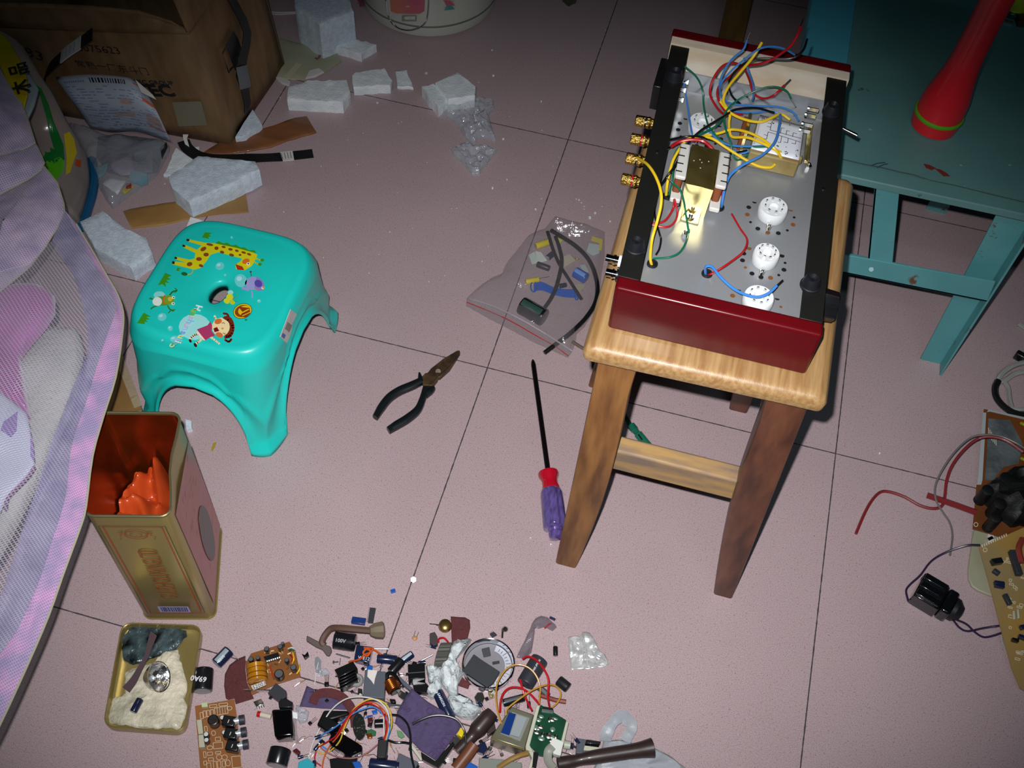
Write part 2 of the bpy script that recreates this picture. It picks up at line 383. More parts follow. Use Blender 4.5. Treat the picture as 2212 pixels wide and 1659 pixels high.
# ---- printed stickers on the stool seat (coordinates read off the seat surface)
def cm(n, c, **k): return mat('print_'+n, c, .35, **k)
def stick(name, items, lab=None):
    """items: (colour, polygon|('e',cx,cy,rx,ry,rot)|('l',pts,width)) on the seat plane"""
    g = G(); mats = []; lev = 0
    for col, it in items:
        m = cm(col.strip('#'), col)
        if m not in mats: mats.append(m)
        g.cur = mats.index(m); z = KH+.0003+lev*.00012; lev += 1
        D = lambda q: P(180+q[0]*.3436, 440+q[1]*.3436, z)
        if it[0] == 'e':
            _, cx, cy, rx, ry, ro = it; c_, s_ = math.cos(R(ro)), math.sin(R(ro))
            pl = [(cx+rx*math.cos(a)*c_-ry*math.sin(a)*s_, cy+rx*math.cos(a)*s_+ry*math.sin(a)*c_) for a in [2*math.pi*k/16 for k in range(16)]]
            g.prism([D(q) for q in pl], (0, 0, .0001))
        elif it[0] == 'l':
            pts = [Vector((q[0], q[1], 0)) for q in it[1]]; pts = cr_(pts, 3); w = it[2]/2
            for i in range(len(pts)-1):
                d = (pts[i+1]-pts[i]).normalized(); nn = Vector((-d.y, d.x, 0))*w; d = d*w*.4
                g.prism([D(q) for q in (pts[i]-d+nn, pts[i+1]+d+nn, pts[i+1]+d-nn, pts[i]-d-nn)], (0, 0, .0001))
        else: g.prism([D(q) for q in it], (0, 0, .0001))
    put(name, g, mats, ks, smooth=False, label=lab)
Y_, BR_, GR_, DG_ = '#d8d21a', '#8a4a1c', '#3f9a20', '#1f6a28'
stick('giraffe_sticker', [
  (Y_, [(655,222),(660,238),(745,262),(715,290),(635,258),(630,275),(705,310),(700,345),(670,352),(585,335),(580,350),(655,372),(560,362),(558,380),(660,405),(700,415),(740,402),(775,360),(800,320),(850,305),(1000,345),(985,365),(955,385),(960,412),(1010,420),(1060,390),(1085,345),(1095,320),(1060,305),(960,275),(850,250),(800,248),(760,245)]),
  (GR_, [(830,250),(850,235),(880,250),(905,245),(930,262),(960,258),(985,275),(1015,275),(1040,292),(1075,292),(1090,312),(1060,305),(960,277)]),
  (Y_, ('l', [(1065,330),(1100,350),(1125,355)], 8)), (GR_, ('e',1125,355,12,10,0)), (Y_, ('l', [(1060,355),(1090,375),(1108,380)], 8)), (GR_, ('e',1110,381,12,10,0)),
  (BR_, ('e',755,285,20,12,-30)), (BR_, ('e',772,320,17,12,0)), (BR_, ('e',727,348,18,12,0)), (BR_, ('e',668,380,18,13,-15)), (BR_, ('e',740,390,15,9,20)), (BR_, ('e',795,257,22,8,10)), (BR_, ('e',837,280,13,11,0)),
  (BR_, ('e',872,305,14,9,15)), (BR_, ('e',882,272,13,7,10)), (BR_, ('e',925,287,14,8,10)), (BR_, ('e',932,323,16,9,15)), (BR_, ('e',965,296,12,7,15)), (BR_, ('e',1008,307,15,7,15)), (BR_, ('e',1042,318,14,7,20)), (BR_, ('e',985,322,9,6,0)),
  ('#e07028', ('e',1022,362,24,16,-20)), ('#a8381c', [(955,380),(1000,395),(1012,418),(968,415)]), ('#ffffff', ('e',1036,378,10,9,0)), ('#101010', ('e',1037,377,5,5,0)),
  ('#30200c', [(650,220),(668,224),(664,236),(648,234)]), ('#30200c', [(625,256),(642,262),(638,274),(622,268)]), ('#30200c', [(575,333),(590,338),(588,348),(572,346)]), ('#30200c', [(560,360),(575,364),(572,380),(557,377)]),
  ('#c9cf4a', ('l', [(690,415),(680,440),(640,450)], 5)), (DG_, ('e',635,441,20,11,10))])
def grass(x, y, s):
    return [(GR_, [(x-45*s,y-20*s),(x+20*s,y-40*s),(x+48*s,y-18*s),(x+15*s,y-14*s),(x+40*s,y+2*s),(x+10*s,y+0*s),(x+30*s,y+22*s),(x+4*s,y+14*s),(x+8*s,y+36*s),(x-14*s,y+18*s),(x-45*s,y+20*s)])]
stick('grass_sticker', [(GR_, [(765,180),(808,184),(790,196),(805,205),(785,210),(792,222),(745,212)])])
stick('grass_sticker', [(GR_, [(515,435),(557,452),(530,462),(550,478),(522,480),(540,500),(515,495),(520,525),(495,505),(468,515)])])
stick('grass_sticker', [(GR_, [(380,685),(425,710),(395,712),(418,728),(392,728),(405,745),(385,742),(388,758),(338,750)])])
stick('grass_sticker', [(GR_, [(592,400),(615,408),(600,415),(612,424),(583,422)])])
for q in ((858,392,28,24), (495,712,28,24), (546,783,16,16), (933,213,8,8), (498,860,9,8), (892,449,8,7), (1105,612,12,10), (570,850,26,18), (990,484,38,42)):
    stick('bubble_sticker', [('#6fd6d8', ('e', q[0], q[1], q[2], q[3], -20)), ('#a9ecec', ('e', q[0]-q[2]*.25, q[1]-q[3]*.3, q[2]*.45, q[3]*.35, -20))])
stick('frog_sticker', [
  ('#8fe0dc', ('e',478,575,36,24,0)), ('#3a8a30', ('l', [(470,590),(440,600),(420,595)], 9)), ('#3a8a30', ('l', [(470,640),(440,650),(425,662)], 9)), ('#3a8a30', ('l', [(540,580),(560,555),(590,545)], 9)), ('#3a8a30', ('l', [(530,640),(545,665),(570,675)], 9)),
  ('#4fa038', ('e',495,612,52,30,3)), ('#e8efe8', ('e',465,615,30,28,0)), ('#d06a30', ('e',512,605,14,30,0)), ('#7aa82a', ('e',540,605,32,30,0)), ('#d8c04a', ('e',545,600,14,14,0)),
  ('#e8f0d8', ('e',566,590,11,9,0)), ('#e8f0d8', ('e',564,628,11,9,0)), ('#202020', ('e',568,590,4,4,0)), ('#202020', ('e',566,628,4,4,0)),
  ('#3a8a30', ('l', [(575,530),(590,545),(572,560)], 5)), ('#3a8a30', ('l', [(425,590),(415,600)], 6)), ('#3a8a30', ('l', [(535,688),(550,672),(578,665)], 5))])
stick('elephant_sticker', [
  ('#9fa0d8', ('e',1065,500,50,40,-10)), ('#8a86c8', [(1090,455),(1125,480),(1140,510),(1130,545),(1100,550),(1075,530)]), ('#5a4aa8', ('e',1100,502,26,22,40)), ('#f0e8f0', ('e',1128,530,9,8,0)), ('#d86a78', ('e',1092,537,10,6,0)),
  ('#9fa0d8', ('l', [(1040,540),(1000,530)], 16)), ('#9fa0d8', ('l', [(1060,550),(1062,590)], 9)), ('#e0a028', ('e',1132,527,7,7,0)), ('#404050', ('l', [(1052,430),(1056,455)], 4)), ('#403c50', ('e',1052,428,7,5,0))])
stick('butterfly_sticker', [('#9fe2e0', ('e',925,558,18,14,0)), ('#d6dc28', ('e',920,588,22,22,-30)), ('#d6dc28', ('e',902,612,20,16,20)), ('#c8d020', ('e',938,620,16,14,0)), ('#6a7a20', ('l', [(940,600),(960,585)], 3)), ('#6a7a20', ('l', [(945,610),(968,618)], 3))])
stick('girl_sticker', [
  ('#9fe6e4', ('e',700,775,100,82,0)), ('#f2e4b8', ('l', [(805,770),(835,740),(825,705)], 12)), ('#f2e4b8', ('l', [(790,830),(830,860),(855,880)], 12)), ('#f2e4b8', ('l', [(730,820),(700,825),(670,850)], 14)), ('#f2e4b8', ('l', [(750,845),(735,860),(708,880)], 14)),
  ('#b03a6a', [(715,790),(780,765),(800,740),(812,770),(806,800),(830,830),(800,838),(765,860),(735,835)]), ('#f4e7cf', [(720,800),(712,815),(755,858),(768,860)]),
  ('#7a2a18', ('e',905,770,45,66,-5)), ('#f2e0a8', ('e',865,775,56,58,0)), ('#7a2a18', ('l', [(885,715),(920,740),(942,780),(925,830),(890,840)], 17)), ('#7a2a18', ('l', [(880,690),(905,695),(915,715)], 13)), ('#7a2a18', ('l', [(890,855),(915,868),(932,850)], 13)),
  ('#d8743a', ('e',848,740,24,17,-20)), ('#d8743a', ('e',855,825,24,16,20)), ('#7a1420', [(818,785),(840,775),(855,800),(825,808)]), ('#402010', ('l', [(870,752),(882,748),(888,756)], 3)), ('#402010', ('l', [(878,812),(888,820),(892,812)], 3)), ('#e0a060', ('e',875,785,8,7,0)),
  ('#401810', ('e',672,862,12,8,60)), ('#401810', ('e',704,888,14,9,60))])
stick('maker_emblem_sticker', [
  ('#1e6a5c', ('e',1001,675,62,48,-20)), ('#e8c018', ('e',1001,675,58,44,-20)), ('#8a4a10', ('e',1001,675,50,37,-20)), ('#e8c018', ('e',1012,672,40,30,-20)), ('#8a3a10', [(975,648),(1045,655),(1050,690),(1025,715),(985,712),(1000,680)]),
  ('#e8c018', ('l', [(988,690),(1040,664)], 7)), ('#e8c018', ('l', [(1000,705),(1050,682)], 5)), ('#0a8478', ('e',1023,730,8,6,0))])
def seat_text(s, a, b, size, col, nm):
    o, x = P(180+a[0]*.3436, 440+a[1]*.3436, KH+.0013), P(180+b[0]*.3436, 440+b[1]*.3436, KH+.0013)
    yy = o + Vector((0, 0, 1)).cross(x-o); M = frame(o, x, yy)
    put(nm, text_g(G(), s, size, M, align='LEFT', bold=.0003), cm(col.strip('#'), col), ks, smooth=False)
_w = [('H', '#e8f4f4'), ('u', '#a0c838'), ('a', '#60c060'), ('s', '#d8b8e0'), ('h', '#88c8e8'), ('u', '#d8b8e0'), ('n', '#a8c8f0'), ('s', '#88a8e8'), ('u', '#f0e0a0'), ('j', '#a8c8f0'), ('i', '#e8f4f4'), ('a', '#70c8c0'), ('o', '#c8e8a8')]
_px = [(720,655),(700,674),(688,696),(680,720),(670,742),(655,762),(645,786),(630,812),(615,838),(602,858),(595,870),(580,880),(562,892)]
g = G(); ms_ = []
for (ch, c), q in zip(_w, _px):
    m = cm(c.strip('#'), c)
    if m not in ms_: ms_.append(m)
    g.cur = ms_.index(m); o = P(180+q[0]*.3436, 440+q[1]*.3436, KH+.0014)
    x = P(180+(q[0]-14)*.3436, 440+(q[1]+22)*.3436, KH+.0014)
    text_g(g, ch, .0125, frame(o, x, o+Vector((0, 0, 1)).cross(x-o)), bold=.0003)
put('printed_name', g, ms_, ks, smooth=False)
m_lab = mat('paper_label', '#d7d2cf', .6, var=.12, vs=60)
# barcode label on the right flank
lb = [P(627, 668, .165), P(644, 683, .158), P(618, 741, .140), P(604, 728, .147)]
lb = [PX(x, y, KX+.1005) for x, y in ((627, 668), (644, 682), (619, 741), (604, 728))]
g = G(); g.prism(lb, (.0006, 0, 0)); g.cur = 1
a, b, c, d = lb
for k in range(9):
    t = .42+k*.028; q = lambda u, t: a.lerp(d, u).lerp(b.lerp(c, u), t)+Vector((.0008, 0, 0))
    g.prism([q(t, .15), q(t+.014, .15), q(t+.014, .75), q(t, .75)], (.0001, 0, 0))
g.cur = 2; g.prism([q(.60+.22, .1), q(.95, .1), q(.95, .5), q(.82, .5)], (.0001, 0, 0))
put('barcode_label', g, [m_lab, mat('print_black', '#26262a', .5), mat('print_blue', '#4a6fc0', .5)], ks, smooth=False)

# ================================================================ golden biscuit tin, standing open
m_gold = mat('gold_tin', '#a8965c', .30, .5, var=.12, vs=6)
m_goldrim = mat('gold_rim', '#d8cf9a', .22, .9)
m_tinin = mat('orange_lacquer', '#a84c1e', .26, .8, col2='#7c3614', vs=9)
m_tinred = mat('red_tin_print', '#a04a4c', .26, .15, col2='#a55a52', vs=40)
TC = [Vector(q+(0,)) for q in ((.2045, .0155), (.2875, .0395), (.2435, .158), (.1605, .134))]
tin = thing('biscuit_tin', 'tall open gold tin lined with orange, standing beside the mosquito net', 'tin', ((.2045+.2435)/2, .087, 0))
tx = (TC[1]-TC[0]).normalized(); ty = (TC[3]-TC[0]).normalized(); LX = (TC[1]-TC[0]).length; LY = (TC[3]-TC[0]).length
def tp(u, v, z): return TC[0] + tx*u*LX + ty*v*LY + Vector((0, 0, z))
def tring(e, z, r=.010, dent=0):
    o = []
    for cx, cy, a0 in ((1, 1, 0), (0, 1, 90), (0, 0, 180), (1, 0, 270)):
        for k in range(6):
            a = R(a0+90*k/5)
            p = TC[0] + tx*((r if cx == 0 else LX-r)+(r+e)*math.cos(a)) + ty*((r if cy == 0 else LY-r)+(r+e)*math.sin(a)); p.z = z; o.append(p)
    q = []
    for i in range(24):
        q.append(o[i])
        if i % 6 == 5:
            for t in (.2, .4, .6, .8):
                p = o[i].lerp(o[(i+1) % 24], t)
                if i == 23 and dent: p = p - tx*dent*math.sin(math.pi*t)**2
                q.append(p)
    return q
TH = .262
g = G(); g.rings([tring(-.002, .0), tring(0, .003), tring(0, .13), tring(0, TH-.06, dent=.001), tring(0, TH-.02, dent=.003), tring(0, TH-.002, dent=.005)], caps=False)
put('body', g, m_gold, tin, ang=50)
g = G(); g.rings([tring(-.0012, TH-.002, dent=.005), tring(-.0012, TH-.06, dent=.001), tring(-.0012, .01), tring(-.0012, .004)], caps=True); g.f = g.f[:-2]+[g.f[-1]]; g.mi = g.mi[:-2]+[g.mi[-1]]
put('inner_lining', g, m_tinin, tin, ang=50, label='orange lacquered inside')
rp = tring(0, TH, dent=.005); g = G(); g.tube(rp+[rp[0]], .0017, n=8, sm=0); put('rolled_rim', g, m_goldrim, tin)
rp = tring(0, .002); g = G(); g.tube(rp+[rp[0]], .0014, n=6, sm=0); put('base_rim', g, m_gold, tin)
# front print
FM = frame(tp(.5, 0, .13) - ty*.0006, tp(1, 0, .13) - ty*.0006, tp(.5, 0, .2) - ty*.0006)
def fbox(g, x0, x1, y0, y1, o=.0): g.add([FM @ Vector((x, y, o)) for x, y in ((x0, y0), (x1, y0), (x1, y1), (x0, y1))], [(0, 1, 2, 3)])
g = G()
for e, w, c in ((.009, .0006, 0), (.0125, .0013, 1)):
    g.cur = c; a, b = LX/2-e, .117-e*.6
    fbox(g, -a, a, b-w, b); fbox(g, -a, a, -b, -b+w); fbox(g, -a, -a+w, -b, b); fbox(g, a-w, a, -b, b)
put('printed_border', g, [cm('202018', '#282418'), cm('a03a1c', '#a83f1e')], tin, smooth=False)
MT = FM @ Matrix.Translation((0.004, -.004, .0004)) @ Matrix.Rotation(R(90), 4, 'Z') @ Matrix.Scale(.47, 4, (1, 0, 0))
put('printed_name', text_g(G(), 'GUIZHOUXINGLTD', .030, MT, bold=.0002), cm('7a4a20', '#7d4c22'), tin, smooth=False)
g = G()
for k in range(28):
    a, b = 2*math.pi*k/28, 2*math.pi*(k+1)/28
    for rx, ry in ((.0125, .010), (.0065, .0055)):
        g.add([FM @ Vector((rx*s_*math.cos(t), .093+ry*s_*math.sin(t), .0004)) for s_, t in ((1, a), (1, b), (.84, b), (.84, a))], [(0, 1, 2, 3)])
for sx in (-1, 1):
    for k in range(4): g.add([FM @ Vector((sx*(.012+.0022*k), .099-.004*k, .0004)), FM @ Vector((sx*(.019-.001*k), .098-.005*k, .0004)), FM @ Vector((sx*(.013+.0018*k), .095-.004*k, .0004))], [(0, 1, 2)])
put('printed_crest', g, cm('8a4a28', '#8f4a26'), tin, smooth=False)
g = G(); fbox(g, -.018, .018, -.107, -.090, .0004); g.cur = 1; rnd = random.Random(3); x = -.0155
while x < .015:
    w = rnd.choice((.0005, .0009, .0013)); fbox(g, x, x+w, -.105, -.092, .0006); x += w+rnd.choice((.0006, .001))
put('barcode', g, [cm('b8b2d8', '#a9a4cf'), cm('2a2850', '#2c2a55')], tin, smooth=False)
# right side panel: red print and dark oval
def sp(v, z, o=.0006): return tp(1, v, z) + tx*o
g = G(); g.add([sp(.10, .018), sp(.95, .018), sp(.95, TH-.045), sp(.10, TH-.02)], [(0, 1, 2, 3)])
put('side_panel_print', g, m_tinred, tin, smooth=False, label='dull red printed side panel')
g = G(); g.add([sp(.56+.20*math.cos(2*math.pi*k/24), .088+.052*math.sin(2*math.pi*k/24), .0012) for k in range(24)], [tuple(range(24))])
g.cur = 1
for k in range(26):
    rnd = random.Random(k); v, z = .2+.6*rnd.random(), .03+.19*rnd.random()
    g.add([sp(v, z, .0014), sp(v+.05, z+.003, .0014), sp(v+.05, z+.0045, .0014), sp(v, z+.0015, .0014)], [(0, 1, 2, 3)])
put('oval_print', g, [mat('oval_dark', '#3a3f3c', .3, .4), mat('gold_script', '#b08a58', .3, .6)], tin, smooth=False)
# crumpled orange lining bag inside
def lin_bag(u, v):
    p = tp(.04+.92*u, .05+.90*v, .012)
    z = .150 - .02*v + .05*noise.noise(Vector((u*2.5, v*2.5, 2))) + .05*abs(noise.noise(Vector((u*5, v*4, 7)))) - .06*max(0, 1-abs(u-.45-.25*v)*6)
    return Vector((p.x, p.y, max(.008, z)))
g = G(); g.grid(lin_bag, 34, 34)
put('crumpled_bag', g, mat('orange_film', '#c24a20', .25, var=.25, vs=14, coat=.4), tin, ang=70, label='crumpled orange plastic film in the bottom')

# ================================================================ tin lid with dried glue
lid = thing('tin_lid', 'upturned gold tin lid smeared with cream glue, in front of the tin', 'lid', tuple(P(328, 1465, 0)))
m_glue = mat('dried_glue', '#ded6bf', .42, col2='#aeab96', vs=40, bump=2, bs=120, coat=.2)
m_black = mat('charred_glue', '#0c0f11', .22, col2='#4c5f64', vs=60, bump=2, bs=70)
lc = [P(263, 1344, .016), P(437, 1350, .016), P(398, 1583, .016), P(221, 1570, .016)]
def lring(e, z, r=.014):
    o = []
    for i in range(4):
        p0, p1, p2 = lc[i-1], lc[i], lc[(i+1) % 4]; a = (p0-p1).normalized(); b = (p2-p1).normalized()
        q0, q1 = p1+a*r, p1+b*r
        for k in range(7):
            t = k/6; p = q0*(1-t)**2 + p1*2*t*(1-t) + q1*t*t; o.append(Vector((p.x, p.y, z)))
    c = sum(lc, Vector())/4
    return [Vector((c.x+(p.x-c.x)*(1+e/.05), c.y+(p.y-c.y)*(1+e/.07), z)) for p in o]
g = G(); g.rings([lring(-.002, .001), lring(-.0008, .0003), lring(0, .004), lring(0, .0158), lring(-.0008, .0165), lring(-.0016, .0158), lring(-.0018, .004), lring(-.006, .0016)])
put('pan', g, m_gold, lid, ang=40)
def gl(poly, z, amp, seed, mm, nm, lab):
    pl = jag(poly, 2.2, 7, seed); g = G(); c = sum((P(x, y, z) for x, y in pl), Vector())/len(pl); rs = []
    for f, dz in ((1.0, -.001), (.97, .0012), (.82, .002), (.6, .0018), (.35, .0022), (.12, .002)):
        rs.append([Vector((c.x+(P(x, y, z).x-c.x)*f, c.y+(P(x, y, z).y-c.y)*f, z+dz+amp*noise.noise(Vector((x*.05*f, y*.05*f, seed))))) for x, y in pl])
    g.rings(rs); put(nm, g, mm, lid, ang=60, label=lab)
gl([(270,1452),(300,1438),(330,1432),(352,1410),(360,1400),(385,1402),(388,1425),(396,1445),(404,1480),(398,1510),(408,1530),(388,1574),(300,1572),(236,1562),(232,1548),(244,1508),(262,1506),(270,1490)], .0035, .0012, 3, m_glue, 'dried_glue', 'cream dried glue')
gl([(268,1372),(280,1352),(330,1348),(380,1352),(402,1362),(404,1375),(392,1388),(380,1404),(345,1415),(318,1428),(288,1436),(268,1425),(262,1400)], .0045, .0016, 5, m_black, 'burnt_smear', 'black burnt smear')
# ---- things lying in the lid
m_chrome = mat('chrome', '#dfe3e8', .07, 1); m_steel = mat('steel', '#b9bcc0', .28, 1); m_nickel = mat('nickel_plate', '#cfd2cf', .2, 1)
rf = thing('lamp_reflector', 'small round chromed reflector cup lying in the glue of the lid', 'reflector', tuple(P(340, 1462, .006)))
a, b = P(324, 1466, .014), P(350, 1460, .024); d = (b-a).normalized()
g = G(); g.lathe(a-d*.006, b, [(0, .004), (.004, .009), (.012, .0145), (.020, .0165), (.0205, .0178), (.0195, .0162), (.013, .013), (.008, .008), (.006, .003)], n=28, caps=False)
put('cup', g, mat('worn_reflector', '#e6e8ec', .2, 1, bump=.6, bs=160), rf); g = G().ball(a+d*.003, .0035); put('bulb', g, mat('clear_glass', '#e8ecee', .05, trans=.8), rf)
g = G(); pts = [P(*q) for q in ((332, 1368, .018), (324, 1392, .018), (316, 1418, .017), (300, 1448, .015), (288, 1470, .012), (272, 1490, .012))]
g2 = G(); rs = []
for i, (p, w) in enumerate(zip(cr_(pts, 4), [.0025+.004*abs(k/20-.45)**.8*1.2 for k in range(21)])):
    d = Vector((.45, -.15, 0)).normalized(); rs.append([p-d*w, p+d*w, p+d*w-Vector((0, 0, .0008)), p-d*w-Vector((0, 0, .0008))])
g2.rings(rs); solo('leather_strip', g2, mat('brown_leather', '#4c3a40', .6), 'narrow dark brown curved strip lying across the lid', 'strip')
# ================================================================ turquoise steel bench (right)
def painted(nm, base, dark, rust='#6b4a32', amt=.60):
    m = mat(nm, base, .42, col2=dark, vs=7); nt = m.node_tree; N = nt.nodes; L = nt.links; b = N['Principled BSDF']
    src = b.inputs['Base Color'].links[0].from_socket; tc = N.new('ShaderNodeTexCoord')
    n = N.new('ShaderNodeTexNoise'); n.inputs['Scale'].default_value = 30; n.inputs['Detail'].default_value = 7; n.inputs['Roughness'].default_value = .7; L.new(tc.outputs['Object'], n.inputs['Vector'])
    r = N.new('ShaderNodeValToRGB'); r.color_ramp.elements[0].position = amt; r.color_ramp.elements[1].position = amt+.05; L.new(n.outputs['Fac'], r.inputs[0])
    mx = N.new('ShaderNodeMix'); mx.data_type = 'RGBA'; L.new(r.outputs[0], mx.inputs[0]); L.new(src, mx.inputs[6]); mx.inputs[7].default_value = lin(rust); L.new(mx.outputs[2], b.inputs['Base Color'])
    return m
m_bench = painted('bench_paint', '#63a8ac', '#4f979c'); m_benchtop = painted('bench_top_paint', '#669492', '#598987', '#3d4f4c', .66); m_benchlite = painted('bench_rail_tone', '#55b0c4', '#4ca5ba', '#35505a', .68)  # side rail toned lighter and bluer than the top panel
BZ = .330
bn = thing('steel_bench', 'low turquoise painted steel bench with angle iron legs and worn flat top', 'bench', (1.13, .86, 0))
g = G().box((1.34, .989, BZ-.004), (.92, .618, .008)); put('top_panel', g, m_benchtop, bn, bevel=.001)
# front angle iron: flat on top and lip
g = G().box((1.31, .6775, BZ-.003), (.98, .003, .010)); g.box((1.31, .689, BZ+.0012), (.98, .024, .0024)); put('front_rail', g, m_benchtop, bn, bevel=.0006)
g = G().box((.851, .988, BZ+.010), (.060, .627, .004)); g.box((.822, .988, BZ-.005), (.003, .627, .032)); put('side_rail', g, m_benchlite, bn, bevel=.0006, label='brighter blue side rail of the top')
g = G().box((1.31, 1.300, BZ-.010), (.98, .003, .034)); put('back_rail', g, m_bench, bn)
def angle_leg(x, y, sx, sy, z1, w=.040, cut=0):
    g = G(); g.box((x-sx*w/2, y, z1/2), (w, .003, z1)); g.box((x, y+sy*w/2, z1/2), (.003, w, z1)); return g
def leg_px(f0, f1, t0, t1, y, side):
    """front flat of an angle iron on plane y, given its foot and top corners in the picture"""
    a, b, c, d = PY(*f0, y), PY(*f1, y), PY(*t1, y), PY(*t0, y)
    a.z = b.z = 0; c.z = d.z = BZ-.006
    g = G(); g.prism([a, b, c, d], (0, .003, 0))
    g.prism([b, b+Vector((0, side, 0)), c+Vector((0, side, 0)), c], (-.003, 0, 0)); return g
put('leg', leg_px((1990, 772), (2034, 788), (2156, 455), (2235, 470), .702, -.022), m_bench, bn, bevel=.0005)
# middle post from rail to top, and the low rail
g = G(); a, b, c, d = PY(1872, 585, .681), PY(1925, 600, .681), PY(1944, 408, .681), PY(1890, 398, .681); c.z = d.z = BZ-.006
g.prism([a, b, c, d], (0, .003, 0)); g.prism([a, d, d+Vector((0, .036, 0)), a+Vector((0, .036, 0))], (.003, 0, 0)); put('post', g, m_bench, bn, bevel=.0005)
g = G(); g.prism([PY(1700, 565, .679), PY(2132, 652, .679), PY(2150, 610, .679), PY(1700, 528, .679)], (0, .003, 0))
a, b = PY(1700, 565, .679), PY(2132, 652, .679); g.prism([a, b, b+Vector((0, .036, 0)), a+Vector((0, .036, 0))], (0, 0, .003)); put('low_rail', g, m_bench, bn, bevel=.0005)
g = G(); a = P(2000, 452, 0); b = P(2042, 463, 0); g.prism([a, b, b+Vector((0, 0, BZ-.01)), a+Vector((0, 0, BZ-.01))], (0, .003, 0)); g.prism([b, b+Vector((0, .035, 0)), b+Vector((0, .035, BZ-.01)), b+Vector((0, 0, BZ-.01))], (-.003, 0, 0)); put('leg', g, m_bench, bn)
g = G(); a = Vector((.826, .70, 0)); g.prism([a, a+Vector((.036, 0, 0)), a+Vector((.036, 0, BZ-.01)), a+Vector((0, 0, BZ-.01))], (0, .003, 0)); g.prism([a, a+Vector((0, .036, 0)), a+Vector((0, .036, BZ-.01)), a+Vector((0, 0, BZ-.01))], (.003, 0, 0)); put('leg', g, m_bench, bn)
g = G().cyl(PY(1882, 582, .680), PY(1882, 582, .677), .004, .0035, n=6); put('bolt', g, m_bench, bn)
g = G()
for pl in ([(1995, 354), (2008, 357), (2022, 364), (2012, 368), (2000, 363)], [(2020, 365), (2030, 366), (2044, 374), (2052, 381), (2038, 381), (2030, 374)]):
    g.prism([P(x, y, BZ) for x, y in pl], (0, 0, .0006))
put('paint_fleck', g, mat('red_fleck', '#7c2f28', .6), bn, smooth=False, label='flecks of dark red paint')
rnd = random.Random(5); m_fl = mat('pale_fleck', '#8fb0ae', .6)
for k in range(9):
    x, y = rnd.uniform(1870, 2200), rnd.uniform(150, 430); r = rnd.uniform(.8, 2.0); q = P(x, y, BZ)
    g = G(); g.add([q+Vector((r*.0008*math.cos(a)*1.6, r*.0008*math.sin(a), .0004)) for a in [k2*1.05 for k2 in range(6)]], [tuple(range(6))]); put('paint_spot', g, m_fl, bn, smooth=False)
g = G(); crk = [P(x, y, BZ+.0026) for x, y in ((1820, 344), (1845, 350), (1882, 358), (1905, 362), (1945, 372), (1975, 378), (2010, 390), (2045, 397), (2080, 405), (2140, 420), (2212, 437))]
g.tube(crk, .0007, n=5, sm=2); g.tube([P(1882, 358, BZ+.0026), P(1895, 353, BZ+.003), P(1912, 351, BZ+.003)], .0006, n=5); g.tube([P(1895, 362, BZ+.0026), P(1908, 356, BZ+.003), P(1918, 354, BZ+.003)], .0006, n=5)
put('weld_line', g, mat('weld', '#2c4442', .6), bn)
# ---- red torch standing on its lens
m_red = mat('red_plastic', '#f02430', .33, var=.08, vs=8, coat=.2)
tc0 = P(2016, 270, BZ+.001); tc0.z = BZ
to = thing('flashlight', 'red plastic torch standing lens down on the turquoise bench', 'torch', tuple(tc0))
ax = Vector((.03, .02, 1)).normalized()
g = G(); g.lathe(tc0, tc0+ax, [(0, .026), (.001, .029), (.018, .031), (.0185, .0305)], n=36); put('lens_cap', g, m_red, to, ang=50)
g = G(); g.lathe(tc0+ax*.0185, tc0+ax, [(0, .0312), (.0015, .0318), (.004, .0318), (.0052, .0312)], n=36); put('ring', g, mat('lime_plastic', '#5fb81e', .35), to, label='lime green ring')
g = G(); g.lathe(tc0+ax*.0235, tc0+ax, [(0, .0300), (.010, .0298), (.025, .0285), (.045, .0245), (.065, .0208), (.085, .0190), (.12, .0182), (.16, .0186), (.20, .0196), (.225, .0205), (.235, .0190), (.236, 0.004)], n=36); put('handle', g, m_red, to, ang=50)
# yellow-green bottle beside it
bt = thing('glue_bottle', 'small bottle of yellow green liquid with dark cap at the top right corner', 'bottle', tuple(P(2186, 28, BZ)))
c = P(2186, 28, BZ); c.z = BZ; up = Vector((0, 0, 1))
g = G(); g.lathe(c, c+up, [(0, .014), (.002, .017), (.006, .018), (.012, .018)], n=24); put('base', g, mat('green_glass', '#0f5a3c', .15, coat=.6), bt)
g = G(); g.lathe(c+up*.012, c+up, [(0, .018), (.006, .0185), (.028, .0185), (.036, .012), (.040, .008)], n=24); put('bottle_body', g, mat('lime_liquid', '#dcea30', .12, coat=.8, var=.3, vs=60), bt)
g = G(); g.lathe(c+up*.052, c+up, [(0, .009), (.012, .009)], n=16); put('cap', g, mat('black_plastic', '#141518', .35, coat=.2), bt)
g = G(); a = P(2175, 52, BZ); g.prism([P(2158, 42, BZ), P(2188, 50, BZ), P(2186, 56, BZ), P(2155, 47, BZ)], (0, 0, .003)); solo('steel_strip', g, m_steel, 'short bare metal strip lying below the green bottle', 'metal strip')
g = G(); g.prism([P(2190, 38, BZ), P(2240, 30, BZ), P(2240, 62, BZ), P(2196, 58, BZ)], (0, 0, .012)); solo('wood_block', g, mat('brown_wood_bit', '#5a3a22', .6), 'brown wooden scrap cut by the right edge beside the green bottle', 'wood scrap')
